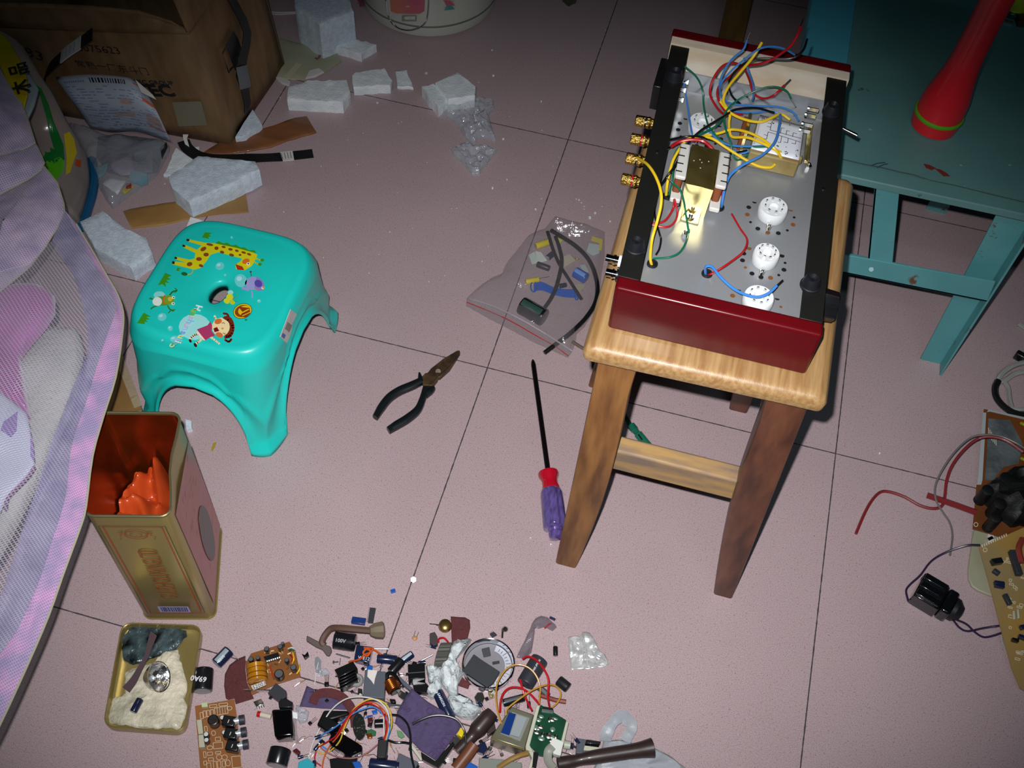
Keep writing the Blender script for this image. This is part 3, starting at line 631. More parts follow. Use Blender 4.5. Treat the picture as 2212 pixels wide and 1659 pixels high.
# far wooden leg behind the amplifier
cl = thing('wooden_chair', 'far wooden chair leg showing above the amplifier', 'chair', (.72, 1.32, 0))
bm_ = mat('chair_wood', '#6b5122', .5, col2='#54401c', vs=12, stretch=(5, 5, 1))
g = G().hexa([P(1545, 108, 0), P(1600, 116, 0), P(1600, 116, 0)+Vector((0, .03, 0)), P(1545, 108, 0)+Vector((0, .03, 0))], [Vector((.700, 1.36, .34)), Vector((.738, 1.36, .34)), Vector((.738, 1.39, .34)), Vector((.700, 1.39, .34))])
put('leg', g, bm_, cl, bevel=.002)
put('seat', G().box((.80, 1.50, .355), (.30, .30, .03)), bm_, cl, bevel=.004)
for x, y in ((.92, 1.37), (.92, 1.62), (.70, 1.62)): put('leg', G().box((x, y, .17), (.03, .03, .34)), bm_, cl)
# ================================================================ rice cooker
m_white = mat('white_enamel', '#c9cdc2', .28, var=.04, vs=6, coat=.4)
ck = thing('rice_cooker', 'white floral rice cooker cut by the top edge of the frame', 'rice cooker', (.158, 1.30, 0))
CC = Vector((.158, 1.300, 0))
g = G(); g.lathe(CC, CC+up, [(.004, .112), (.0, .118), (.006, .125), (.022, .129), (.028, .129)], n=64); put('base', g, m_white, ck)
g = G(); g.lathe(CC+up*.028, CC+up, [(0, .1265), (.002, .1285), (.05, .131), (.12, .130), (.17, .122), (.185, .11), (.19, .02)], n=64); put('body', g, m_white, ck)
g = G(); g.lathe(CC+up*.026, CC+up, [(0, .1285), (.001, .1295), (.0025, .1295), (.0035, .1285)], n=64); put('seam', g, mat('seam_grey', '#6d6d62', .5), ck)
def ckp(x, y, r=.1315):
    d = ray(x, y); o = CAM-CC; A = d.x**2+d.y**2; B = 2*(o.x*d.x+o.y*d.y); C = o.x**2+o.y**2-r*r; D = max(0, B*B-4*A*C)
    return CAM + d*((-B-math.sqrt(D))/(2*A))
def ckpatch(g, poly, off=.0012, n=6):
    c = Vector((sum(p[0] for p in poly)/len(poly), sum(p[1] for p in poly)/len(poly), 0)); rs = []
    pl = []
    for i in range(len(poly)):
        a, b = Vector(poly[i]+(0,)), Vector(poly[(i+1) % len(poly)]+(0,))
        for k in range(4): pl.append(a.lerp(b, k/4))
    for f in (1, .7, .4, .1): rs.append([ckp(c.x+(p.x-c.x)*f, c.y+(p.y-c.y)*f, .1315+off) for p in pl])
    return g.rings(rs, caps=False)
g = G(); ln = [ckp(x, y, .1325) for x, y in ((833, -12), (836, 20), (842, 42), (854, 56), (868, 63), (885, 65), (903, 61), (916, 52), (923, 38), (926, 10), (926, -12))]; g.tube(ln, .0016, n=6, sm=4)
put('panel_trim', g, m_chrome, ck, label='chromed oval trim of the switch panel')
g = ckpatch(G(), [(842, -10), (918, -10), (917, 24), (906, 30), (856, 29), (844, 24)]); put('panel_label', g, mat('pink_label', '#c0607c', .35, col2='#d8894e', vs=9), ck, label='pink and orange control label')
g = ckpatch(G(), [(868, 33), (900, 33), (900, 46), (868, 46)], .001); put('switch_recess', g, mat('recess', '#8a8c82', .4), ck)
g = ckpatch(G(), [(872, 36), (897, 36), (897, 43), (872, 43)], .003); put('switch', g, m_white, ck, solid=.002)
for (x, y, s) in ((775, 8, 1), (970, 16, 1)):
    g = G(); rnd = random.Random(x)
    for k in range(7): g.cur = k % 2; ckpatch(g, [(x+rnd.uniform(-10, 10)*s+q[0], y-4+rnd.uniform(-10, 8)*s+q[1]) for q in ((-4, -3), (3, -4), (4, 3), (-3, 4))], .0012+.0002*k)
    put('flower_print', g, [mat('flower_pink', '#c4607a', .4), mat('leaf_teal', '#4f9a92', .4)], ck)
# ================================================================ the amplifier chassis, bottom up on the stool
AZ = .4402
def az(h, y): return AZ + h + .02*(y-.27)
def A(px, py, h):
    z = AZ+h
    for _ in range(4): q = P(px, py, z); z = az(h, q.y)
    return P(px, py, z)
m_cherry = mat('cherry_lacquer', '#5e0a11', .24, var=.3, vs=7, spec=.45)
m_pale = mat('pale_pine', '#f2e8d6', .5, col2='#e2cdae', vs=8, stretch=(2, 6, 6))
m_blk = mat('black_steel', '#191a18', .5, var=.1, vs=30, spec=.35)
m_alu = mat('brushed_steel', '#a2a6aa', .36, .4, var=.12, vs=9)
m_rub = mat('black_rubber', '#191b20', .45); m_bp = mat('black_plastic', '#0f1013', .3, coat=.2)
am = thing('amplifier_chassis', 'upturned valve amplifier chassis with cherry wood ends, open and full of loose wires', 'amplifier', (.765, .45, AZ))
x0n, x1n, yn, yf = .6735, .8650, .2675, .6460
def amx(t, y):
    f = (y-yn)/(yf-yn); return (x0n-.0135*f) + t*((x1n-.0105*f)-(x0n-.0135*f))
def AB(t0, t1, y0, y1, h0, h1, g=None):
    g = g or G(); b = [Vector((amx(t, y), y, az(h0, y))) for t, y in ((t0, y0), (t1, y0), (t1, y1), (t0, y1))]
    return g.hexa(b, [v + Vector((0, 0, h1-h0)) for v in b])
put('end_panel', AB(0, 1, yn, yn+.0165, 0, .0605), m_cherry, am, bevel=.0035, seg=4, label='glossy cherry red front end panel')
put('end_panel', AB(-.01, 1.01, yf-.0085, yf+.006, 0, .0605), m_cherry, am, bevel=.0025, seg=3, label='cherry red far end panel')
put('panel_backing', AB(-.005, 1.005, yf-.0205, yf-.0085, 0, .0600), m_pale, am, label='bare pale wood inside of the far end panel')
ya, yb = yn+.0165, yf-.021
put('side_lip', AB(.0, .105, ya, yb, .0565, .0585), m_blk, am, bevel=.0006); put('side_lip', AB(.885, .995, ya, yb, .0565, .0585), m_blk, am, bevel=.0006)
put('side_wall', AB(.0, .012, ya, yb, .004, .0565), m_blk, am); put('side_wall', AB(.985, .995, ya, yb, .004, .0565), m_blk, am)
# steel plate with drilled holes
HP = .012
g = AB(.012, .985, ya, yb-.004, HP-.0016, HP); AB(.03, .97, yb-.004, yb-.002, HP-.0016, HP+.017, g); AB(.03, .97, yb-.0155, yb-.004, HP, HP+.0018, g)
plate = put('top_plate', g, m_alu, am, smooth=False, label='bare steel plate')
m_hole = mat('hole_dark', '#0a0a0a', .9); m_cer = mat('ceramic', '#e4e8ea', .25, coat=.3, sss=0); m_wood2 = mat('hole_wood', '#7a4a24', .8)
def disc(g, c, r, h=.0003, n=14): return g.prism([c+Vector((r*math.cos(2*math.pi*k/n), r*math.sin(2*math.pi*k/n), 0)) for k in range(n)], (0, 0, h))
def socket(px, py, r, nh, h=.014, seed=0):
    c = A(px, py, HP+h); b = Vector((c.x, c.y, az(HP, c.y))); g = G()
    g.lathe(b, b+up, [(0, r*.9), (.002, r), (h-.002, r), (h, r*.93), (h-.0004, r*.35), (h-.003, r*.3), (h-.003, .0002)], n=30)
    sk = put('tube_socket', g, m_cer, am, ang=50)
    g = G()
    for k in range(nh):
        a = 2*math.pi*k/nh+.3; q = b+Vector((r*.62*math.cos(a), r*.62*math.sin(a), h)); g.box(q+Vector((0, 0, .0012)), (.0010, .0022, .0036), Matrix.Rotation(a, 3, 'Z'))
    put('contact_pin', g, m_nickel, sk, smooth=False)
    for s_ in (-1, 1):
        g = G(); q = b+Vector((.0, s_*(r+.0035), 0)); g.cyl(q, q+up*.005, .0026, n=6); g.ball(q+up*.0055, .0016, n=5); put('screw', g, m_nickel, am)
    g = G()
    for k in range(14):
        a = 2*math.pi*(k+.5)/14; q = b+Vector((r*1.62*math.cos(a), r*1.62*math.sin(a), .0001)); g.cur = 1 if seed and k % 3 == seed % 3 else 0; disc(g, q, .0025 if k % 4 else .0015, .0002)
    put('vent_holes', g, [m_hole, m_wood2], plate, smooth=False)
socket(1518, 262, .0150, 8, seed=0); socket(1672, 446, .0150, 8, seed=1); socket(1657, 545, .0132, 9, seed=2); socket(1640, 640, .0150, 8, seed=3)
# rubber feet
for px, py in ((1460, 152), (1376, 519), (1802, 226), (1757, 600)):
    c = A(px, py, .070); b = Vector((c.x, c.y, az(.0586, c.y))); g = G()
    g.lathe(b, b+up, [(0, .0098), (.0022, .0098), (.0028, .0088), (.010, .0072), (.0118, .0064), (.012, .0048), (.0085, .0030), (.0080, .0002)], n=28)
    ft = put('rubber_foot', g, m_rub, am, ang=45); put('screw', G().cyl(b+up*.0080, b+up*.0090, .0022, n=10), m_steel, ft)
# left side: gold binding posts, sockets; right: knob, toggle, terminals
m_brass = mat('gold_plate', '#d9b25a', .2, 1, bump=1, bs=500)
for i, (px, py) in enumerate(((1352, 388), (1366, 343), (1381, 301), (1391, 262))):
    tip = A(px-11, py, .038); wall = Vector((amx(0, tip.y), tip.y, tip.z)); wall.z = tip.z
    tip = A({0: 1342, 1: 1352, 2: 1362, 3: 1372}[i], py-2, .036); wall = Vector((amx(0, tip.y), tip.y+.001, tip.z)); L_ = (wall-tip).length; d = (wall-tip).normalized()
    g = G(); g.lathe(tip, wall, [(0, .0048), (.0008, .0062), (L_*.52, .0062), (L_*.54, .0045)], n=14); g.lathe(tip+d*L_*.60, wall, [(0, .0058), (L_*.16, .0066), (L_*.28, .0050), (L_*.4, .0050)], n=14)
    bp_ = put('binding_post', g, m_brass, am, smooth=False)
    put('washer', G().cyl(tip+d*L_*.535, tip+d*L_*.60, .0063, n=16), mat('red_washer', '#b0122a', .3) if i % 2 == 0 else m_bp, bp_)
for px, py in ((1309, 557), (1309, 588)):
    a = A(px, py, .030); b = Vector((amx(0, a.y), a.y, a.z)); g = G(); L_ = (b-a).length
    g.lathe(a, b, [(0.002, .0030), (0, .0034), (0, .0042), (L_*.45, .0042), (L_*.47, .0052), (L_*.62, .0052), (L_*.64, .0044), (L_, .0044)], n=20)
    j = put('phono_socket', g, m_chrome, am); put('insulator', G().cyl(a+Vector((L_*.8, 0, 0)), a+Vector((L_, 0, 0)), .0062, n=18), m_cer if py == 557 else m_bp, j)
a = A(1421, 178, .03); g = G().box(Vector((amx(0, a.y)-.004, a.y-.002, az(.03, a.y))), (.009, .050, .032)); put('mains_inlet', g, m_bp, am, bevel=.001)
c = A(1795, 662, .028); b = Vector((amx(.995, c.y), c.y, c.z)); g = G(); rs = []
for t, r in ((0, .0165), (.002, .0172), (.003, .0160), (.0165, .0150), (.018, .0130), (.018, .001)):
    ring = []
    for k in range(48):
        a = 2*math.pi*k/48; q = r*(1-.10*(abs(math.sin(a*4))**.6) if .0025 < t < .0172 else 1); ring.append(b+Vector((t, q*math.cos(a), q*math.sin(a))))
    rs.append(ring)
g.rings(rs); put('knob', g, m_bp, am, ang=40)
c = A(1822, 276, .03); b = Vector((amx(.995, c.y), c.y, c.z)); g = G(); g.cyl(b, b+Vector((.005, 0, 0)), .0048, n=6)
tg = put('toggle_switch', g, m_nickel, am, smooth=False); t1 = b+Vector((.024, -.006, -.002)); put('lever', G().lathe(b+Vector((.004, 0, 0)), t1, [(0, .0014), (.016, .0022), (.020, .0020)], n=12), m_nickel, tg)
g = AB(.93, .985, .575, .615, .030, .050); put('switch_body', g, m_bp, am)
for px, py in ((1758, 237), (1752, 250), (1745, 270), (1740, 283)):
    a = A(px, py, .042); g = G().box(a, (.010, .0012, .0045)); g.cyl(a-Vector((.005, 0, 0)), a-Vector((.007, 0, 0)), .0028, n=10); put('solder_tag', g, m_nickel, am)
for px, py in ((1478, 175), (1472, 193), (1467, 214)):
    a = A(px, py, .036); g = G().box(a, (.010, .0012, .0045)); g.box(a+Vector((.004, 0, 0)), (.002, .0014, .0065)); put('solder_tag', g, m_nickel, am)
for px, py in ((1518, 177), (1729, 223)):
    a = A(px, py, HP+.0025); put('screw', G().cyl(a, a+up*.002, .0032, .0022, n=14), mat('blue_zinc', '#8fb4d8', .2, 1), am)
for px, py in ((1420, 328), (1779, 408)):
    a = A(px, py, .0586); put('screw', G().cyl(a, a+up*.0008, .0018, n=12), m_steel, am)
for px, py in ((1480, 508), (1745, 363), (1465, 443)):
    a = A(px, py, HP); g = G().cyl(a, a+up*.004, .0036, n=6); g.ball(a+up*.0055, .0021, n=6); put('nut', g, m_nickel, am, smooth=False)
for px, py in ((1409, 571), (1527, 592), (1553, 449), (1443, 425)):
    a = A(px, py, HP); g = G(); g.lathe(a, a+up, [(0, .0056), (.0018, .0054), (.0022, .0044), (.0018, .0030), (.0004, .0028), (.0004, .0002)], n=24); put('grommet', g, m_rub, am)
# ---- output transformer (brass framed)
m_br = mat('brass_plate', '#9b8b52', .3, .8, col2='#7d6f3c', vs=40); m_brl = mat('brass_frame_bright', '#d8c88a', .22, .9); m_bob = mat('white_bobbin', '#d9d8d2', .35); m_copper = mat('copper_wrap', '#8a4a26', .5)
tf = thing; 
def quadtop(pts, h0, h1):
    g = G(); t = [A(x, y, h1) for x, y in pts]; b = [Vector((v.x, v.y, az(h0, v.y))) for v in t]; return g.hexa(b, t) if len(t) == 4 else g.prism(b, up*(h1-h0))
H1 = .050
t = [A(1480, 396, H1), A(1541, 411, H1), A(1554, 324, H1), A(1495, 311, H1)]
g = G(); g.hexa([v-up*.0015 for v in t], t); tr = put('transformer_frame', g, m_br, am, bevel=.0005, label='brass transformer frame')
fr = [t[0], t[1], A(1531, 470, HP+.002), A(1466, 455, HP+.002)]
bk = Vector((0, t[3].y-t[0].y-.0015, 0))
g = G(); g.prism([t[0]-up*.0002, t[1]-up*.0002, Vector((t[1].x-.002, t[1].y-.002, az(HP, t[1].y))), Vector((t[0].x+.001, t[0].y-.002, az(HP, t[0].y)))], (0, .0015, 0)); put('frame_side', g, m_brl, tr, label='brighter brass side of the frame')
g = G(); g.prism([t[0]+bk, t[1]+bk, Vector((t[1].x, t[1].y, az(HP, t[1].y)))+bk, Vector((t[0].x, t[0].y, az(HP, t[0].y)))+bk], (0, .0015, 0)); put('frame_side', g, m_brl, tr, label='brighter brass side of the frame')
a0, a1 = A(1467, 470, HP+.0012), A(1512, 487, HP+.0012); g = G()
g.prism([Vector((t[0].x+.004, t[0].y-.0005, az(HP, t[0].y))), Vector((t[1].x-.006, t[1].y-.0005, az(HP, t[1].y))), Vector((t[1].x-.006, t[1].y-.014, az(HP, t[1].y))), Vector((t[0].x+.004, t[0].y-.014, az(HP, t[0].y)))], (0, 0, .0014))
put('mounting_foot', g, m_brl, tr, bevel=.0006); q = Vector(((t[0].x+t[1].x)/2-.001, t[0].y-.008, az(HP+.0014, t[0].y))); g = G().cyl(q, q+up*.0022, .0040, n=6); g.ball(q+up*.003, .0024, n=6); put('nut', g, m_nickel, tr)
g = G().hexa([Vector((v.x, v.y, az(HP+.004, v.y))) for v in (t[0]+Vector((.001, .004, 0)), t[1]+Vector((-.001, .004, 0)), t[2]+Vector((-.001, -.004, 0)), t[3]+Vector((.001, -.004, 0)))], [v-up*.002 for v in (t[0]+Vector((.001, .004, 0)), t[1]+Vector((-.001, .004, 0)), t[2]+Vector((-.001, -.004, 0)), t[3]+Vector((.001, -.004, 0)))])
put('iron_core', g, m_copper, tr)
for s_, (xa, xb) in ((-1, (-.0115, -.0006)), (1, (.0006, .0115))):
    bx = t[0] if s_ < 0 else t[1]; cx = t[3] if s_ < 0 else t[2]; ln = cx.y-bx.y
    for hz0, hz1 in ((.006, .012), (.0385, .0435)):
        g = G(); y0, y1 = bx.y+.002, cx.y-.006; zz = az(HP, bx.y)
        g.hexa([Vector((bx.x+xa, y0, zz+hz0-.0)), Vector((bx.x+xb, y0, zz+hz0)), Vector((cx.x+xb, y1, zz+hz0)), Vector((cx.x+xa, y1, zz+hz0))], [Vector((bx.x+xa, y0, zz+hz1-HP*0)), Vector((bx.x+xb, y0, zz+hz1)), Vector((cx.x+xb, y1, zz+hz1)), Vector((cx.x+xa, y1, zz+hz1))])
        bb = put('bobbin_flange', g, m_bob, tr, bevel=.0015)
    g = G()
    for k in range(4):
        f = .16+.2*k; p_ = bx.lerp(cx, f); g.box(Vector((p_.x+(xa if s_ < 0 else xb)-s_*.003, p_.y, az(HP, bx.y)+.0437)), (.0065, .0012, .0006))
    put('slots', g, m_hole, bb, smooth=False)
    g = G().box(Vector(((bx.x+cx.x)/2+(xa+xb)/2, (bx.y+cx.y)/2, az(HP, bx.y)+.025)), (.0085, ln*.62, .027)); put('winding', g, m_copper, tr, bevel=.002)
g = G()
for px, py in ((1499, 347), (1516, 351), (1512, 345), (1531, 349), (1513, 363)): disc(g, A(px, py, H1), .0007, .0002, 6)
put('scratches', g, m_bob, tr, smooth=False)
# ---- mains transformer with printed wiring label
H2 = .040
lb_ = [A(1622, 350, .030), A(1722, 338+18, .036), A(1737, 268, .040), A(1633, 253, .036)]
lb_ = [A(1619, 326, H2-.004), A(1727, 352, H2-.004), A(1738, 272, H2), A(1640, 247, H2)]
bt_ = [Vector((v.x, v.y, az(HP+.002, v.y))) for v in lb_]
g = G().hexa(bt_, [v-up*.001 for v in lb_]); m_tape = mat('cream_tape', '#a89a68', .5, col2='#8a7444', vs=30)
mt = put('power_transformer', g, m_tape, am, bevel=.002, label='cream taped mains transformer')
def lq(u, v, o=.0): return lb_[0].lerp(lb_[1], u).lerp(lb_[3].lerp(lb_[2], u), v) + up*(.0006+o+.002*math.sin(math.pi*v)*.6)
g = G(); g.grid(lambda u, v: lq(.02+.96*u, .05+.93*v), 8, 8); wl = put('wiring_label', g, mat('label_white', '#e6eaf2', .4), mt, solid=.0003)
g = G()
def ll(u0, v0, u1, v1, w=.006):
    a, b = Vector((u0, v0, 0)), Vector((u1, v1, 0)); d = (b-a).normalized(); n_ = Vector((-d.y, d.x, 0))*w
    g.add([lq(*(q[:2]), .0004) for q in (a+n_, b+n_, b-n_, a-n_)], [(0, 1, 2, 3)])
for u in (.26, .55, .60, .82):
    pass
for (u0, v0, u1, v1) in ((.30,.62,.96,.60),(.27,.56,.96,.50),(.30,.62,.30,.80),(.22,.80,.30,.80),(.22,.70,.30,.70),(.27,.56,.27,.36),(.20,.36,.27,.36),(.20,.46,.27,.46),(.52,.60,.52,.76),(.52,.76,.58,.76),(.64,.60,.64,.72),(.64,.72,.70,.72),(.78,.59,.78,.70),(.78,.70,.86,.70),(.56,.53,.56,.36),(.50,.36,.56,.36),(.70,.52,.70,.40),(.62,.40,.70,.40),(.86,.50,.86,.42),(.78,.42,.86,.42)): ll(u0, v0, u1, v1)
rnd = random.Random(8)
for k in range(44):
    u, v = .10+.2*(k % 5)+rnd.uniform(-.03, .03), rnd.choice((.12, .16, .24, .28, .85, .9, .82))+rnd.uniform(-.02, .02); ll(u, v, u+.012+.02*rnd.random(), v, .011)
for k in range(14): ll(.055, .18+k*.045, .055, .20+k*.045, .006)
put('printed_diagram', g, mat('print_black', '#26262a', .5), wl, smooth=False)
g = G()
for k in range(9):
    a, b = A(1640+k*8.5, 331+k*2.2, .030), A(1638+k*8.5, 345+k*2.0, .018); g.tube([a, a.lerp(b, .5)+Vector((0, -.003, .001)), b], .0016, n=6, sm=3)
put('winding_tape', g, m_tape, mt)
g = G().box(A(1605, 288, .024), (.006, .028, .024)); put('bobbin_side', g, m_copper, mt, bevel=.001); g = G().box(A(1611, 285, .028), (.003, .030, .028)); put('brass_band', g, m_brl, mt)
a, b = A(1743, 272, .020), A(1735, 352, .020); g = G(); g.prism([a, b, b+Vector((.004, 0, 0)), a+Vector((.004, 0, 0))], (0, 0, .004)); g.prism([a+Vector((.004, 0, -.006)), b+Vector((.004, 0, -.006)), b+Vector((.005, 0, -.006)), a+Vector((.005, 0, -.006))], (0, 0, .012)); put('bracket', g, m_brl, mt, bevel=.0004)
c = A(1722, 344, .03); put('cream_sleeve', G().box(c, (.010, .006, .010)), m_tape, mt, bevel=.002)
# ---- loose wires
def Z2(X, Y, h): return A(1250+X*.2953, 40+Y*.2953, h)
def Z3(X, Y, h): return A(1250+X*.2953, 440+Y*.2953, h)
WC = dict(blue=mat('blue_wire', '#3f86d6', .35, coat=.2), red=mat('red_wire', '#b3141f', .35, coat=.2), yellow=mat('yellow_wire', '#f2cc26', .35, coat=.2), green=mat('green_wire', '#0d6a4c', .35, coat=.2), black=mat('black_wire', '#131316', .35, coat=.2))
def wire(col, pts, r=.00105, tip=None, Z=Z2, thick=None):
    g = G(); p = [q if isinstance(q, Vector) else Z(*q) for q in pts]; g.tube(p, r, n=8, sm=5); w = put('loose_wire', g, WC[col], am, label=col+' insulated wire')
    if tip:
        a, b = (p[0], p[1]) if tip == 's' else (p[-1], p[-2]); d = (a-b).normalized(); put('bare_tip', G().cyl(a-d*.001, a+d*.009, r*.5, n=6), m_nickel, w)
    return w
wire('blue', [(1230,160,.118),(1205,225,.112),(1120,300,.10),(1055,400,.085),(1030,500,.07),(1060,600,.05),(1120,670,.04),(1250,690,.035),(1400,678,.035),(1480,700,.034)], tip='s')
wire('blue', [(1580,265,.100),(1500,220,.11),(1400,205,.115),(1310,228,.115),(1200,310,.105),(1110,390,.095),(1040,480,.08),(1040,560,.06),(1110,620,.045),(1290,640,.04),(1450,645,.04),(1560,680,.038),(1610,750,.034)])
wire('blue', [(1210,290,.10),(1245,390,.085),(1275,480,.065),(1280,560,.05),(1270,600,.04)])
wire('red', [(1622,60,.135),(1595,130,.13),(1540,210,.12),(1430,290,.112),(1330,330,.105),(1210,352,.09),(1100,430,.075),(1025,500,.06),(1020,590,.045),(1090,690,.03),(1200,700,.028)], tip='s', r=.0013)
wire('red', [(1205,350,.085),(1130,325,.088),(1050,350,.083),(985,440,.07),(960,540,.058),(990,620,.045),(1050,690,.03),(1120,702,.026)], r=.0013)
wire('red', [(1505,488,.062),(1430,560,.055),(1350,585,.045),(1280,545,.048),(1250,450,.062),(1215,368,.082)], tip='s', r=.0013)
wire('yellow', [(1340,175,.118),(1280,275,.108),(1180,395,.09),(1095,500,.07),(1058,600,.055),(1105,690,.042),(1100,760,.036),(1105,830,.034),(1130,868,.034),(1230,870,.042),(1330,905,.044),(1440,960,.04),(1520,1000,.032),(1545,1010,.026)], r=.0015)
wire('yellow', [(1035,605,.05),(1110,690,.045),(1220,740,.044),(1330,756,.046),(1420,722,.046),(1480,698,.044),(1545,740,.040)], r=.0015)
wire('yellow', [(915,860,.03),(1030,838,.032),(1120,812,.036),(1230,830,.044),(1340,880,.046),(1440,960,.044),(1500,1040,.03),(1560,1060,.022)], r=.0015)
wire('yellow', [(640,1290,.014),(650,1200,.03),(690,1040,.04),(770,910,.045),(830,872,.045),(960,872,.042),(1080,945,.036),(1200,1020,.03),(1310,1078,.026),(1400,1090,.026),(1435,1068,.027)], r=.0015)
wire('yellow', [A(1376, 341, .043),Z2(500,1065,.062),Z2(560,1150,.068),Z2(600,1260,.068),Z2(602,1360,.062),Z2(575,1480,.05),Z2(540,1600,.042),Z3(528,330,.03),Z3(524,400,.02),Z3(534,450,.011)], r=.0015)
wire('green', [(775,350,.062),(860,425,.055),(905,520,.04),(915,640,.03),(940,760,.032),(975,820,.034),(1040,890,.03),(1130,930,.03),(1300,940,.038),(1400,935,.04)])
wire('green', [(1555,590,.056),(1520,530,.062),(1440,500,.066),(1340,512,.064),(1200,575,.055),(1110,640,.05),(1062,720,.045),(1082,830,.042),(1112,910,.038),(1130,1000,.03),(1170,1035,.026),(1250,990,.03),(1330,960,.034),(1400,962,.034),(1420,1005,.028)], tip='s')
wire('green', [(660,1290,.014),(688,1180,.03),(690,1050,.036),(720,960,.04),(800,900,.043),(880,850,.044),(1000,790,.044),(1055,730,.044)])
wire('green', [Z2(690,1205,.05),Z2(740,1250,.048),Z2(770,1340,.035),Z2(785,1440,.026),Z2(805,1560,.018),Z3(805,190,.016),Z3(790,270,.018),Z3(740,355,.018),Z3(660,392,.018),Z3(545,402,.012)], tip='s')
wire('black', [(655,890,.030),(760,868,.045),(860,862,.046),(960,880,.04),(1035,908,.034)], r=.0013)
wire('black', [(600,1225,.02),(650,1150,.035),(700,1085,.04),(760,980,.044),(820,890,.047),(900,815,.046),(1000,752,.046),(1080,705,.046),(1150,665,.044),(1300,655,.042),(1430,690,.036)], r=.0013)
wire('black', [(1672,150,.125),(1640,235,.12),(1560,290,.115),(1420,292,.11),(1290,298,.105),(1190,345,.095),(1115,430,.08),(1100,500,.065),(1125,570,.05),(1180,622,.042)], r=.0012)
wire('black', [Z2(575,1290,.02),Z2(555,1420,.022),Z2(590,1570,.02),Z3(602,260,.018),Z3(590,330,.016),Z3(565,375,.014)])
wire('black', [(870,1005,.03),(1000,1000,.03),(1130,985,.03),(1230,965,.03)])
wire('red', [(680,935,.036),(730,905,.044),(820,887,.048),(910,898,.048),(970,945,.046),(1030,1020,.040),(1060,1060,.03)], tip='s', r=.0019)
wire('red', [Z3(1120,75,.016),Z3(1180,180,.02),Z3(1232,262,.024),Z3(1208,345,.026),Z3(1130,412,.026),Z3(1030,480,.024),Z3(945,525,.012)])
wire('red', [Z2(700,1320,.03),Z2(690,1390,.022),Z2(640,1470,.02),Z2(570,1500,.018),Z2(515,1490,.018)], r=.0011)
wire('red', [Z2(700,1320,.03),Z2(722,1420,.02),Z2(700,1490,.018),Z2(640,1525,.018),Z2(520,1505,.018)], r=.0011)
wire('red', [Z2(1075,1130,.03),Z2(1068,1200,.028),Z2(1040,1300,.022),Z2(1028,1380,.012)], r=.0011)
wire('blue', [(770,480,.034),(790,600,.03),(812,740,.03),(828,840,.034)])
wire('blue', [(1475,702,.05),(1465,800,.052),(1430,910,.052),(1340,1000,.048),(1200,1072,.042),(1110,1145,.036),(1070,1240,.03),(1052,1330,.022),(1045,1385,.011)], r=.0014)
wire('blue', [Z3(928,520,.012),Z3(930,462,.028),Z3(975,462,.032),Z3(1040,540,.032),Z3(1130,620,.03),Z3(1220,665,.032),Z3(1310,682,.034),Z3(1390,655,.036),Z3(1448,600,.038)], tip='e', r=.0014)
wire('blue', [(1000,880,.03),(1100,925,.032),(1230,935,.036),(1390,930,.04)])
wire('blue', [(930,800,.03),(990,860,.032),(1060,930,.03),(1190,985,.026),(1270,960,.03)])
# ================================================================ big cardboard carton (top left)
m_card = mat('cardboard', '#947450', .7, col2='#7c6040', vs=16, stretch=(3, 3, .5), bump=.2, bs=30)
m_cardshade = mat('cardboard_shaded', '#3a2a1c', .85); m_print = mat('print_black', '#26262a', .5); m_tapec = mat('packing_tape', '#9a8a6c', .18, alpha=.14, spec=.8)
m_strap = mat('black_strap', '#17191b', .38, bump=.6, bs=500)
cb = thing('cardboard_box', 'large crushed open cardboard carton with printing, in the top left corner', 'box', (-.16, .90, 0))
def wall(g, a, b, c, d, n=9, amp=.006, seed=0):
    a, b, c, d = map(Vector, (a, b, c, d)); nm = (b-a).cross(d-a).normalized()
    return g.grid(lambda u, v: a.lerp(b, u).lerp(d.lerp(c, u), v) + nm*amp*noise.noise(Vector((u*2.5+seed, v*2.5, seed)))*math.sin(math.pi*u)**.5*math.sin(math.pi*v)**.5, n, n)
A0, A1, A2, A3 = (-.40, .788, 0), (-.03, .812, 0), (-.03, .768, .25), (-.40, .752, .195)
B1, B2 = (-.022, 1.03, 0), (-.03, 1.0, .25); C1, C2 = (-.40, 1.01, 0), (-.40, .99, .21)
g = G(); wall(g, A0, A1, A2, A3, seed=1); wall(g, A1, B1, B2, A2, seed=2); wall(g, B1, C1, C2, B2, seed=3); wall(g, C1, A0, A3, C2, seed=4)
put('carton_body', g, m_card, cb, solid=.004, ang=70)
g = G(); z0 = .004; g.box((-.21, .905, z0), (.34, .17, .004)); put('carton_base', g, m_cardshade, cb)  # base coloured dark to stand for the shade inside the carton
rim = [P(x, y, z) for x, y, z in ((-20, 4, .285), (0, 5, .287), (100, 7, .288), (200, 12, .286), (300, 22, .278), (370, 45, .264), (408, 70, .251))]
lo = [Vector(A3).lerp(Vector(A2), t) for t in (.15, .2, .38, .56, .78, .92, 1)]
g = G(); g.grid(lambda u, v: lo[round(u*6)].lerp(rim[round(u*6)], v)+Vector((0, .006*math.sin(math.pi*v), .004*math.sin(math.pi*v))), 7, 6); put('front_flap', g, m_card, cb, solid=.004, ang=70)
t0, t1 = PX(375, -6, -.032), PX(560, -60, -.03); g = G(); wall(g, A2, B2, (-.02, 1.01, .40), (t0.x, t0.y, t0.z), seed=6); put('side_flap', g, m_card, cb, solid=.004, ang=70)
NF = (Vector(A1)-Vector(A0)).cross(Vector(A3)-Vector(A0)).normalized(); NF = NF if NF.y < 0 else -NF
def FP(x, y, o=.004): return on_plane(x, y, Vector(A0)+NF*o, NF)
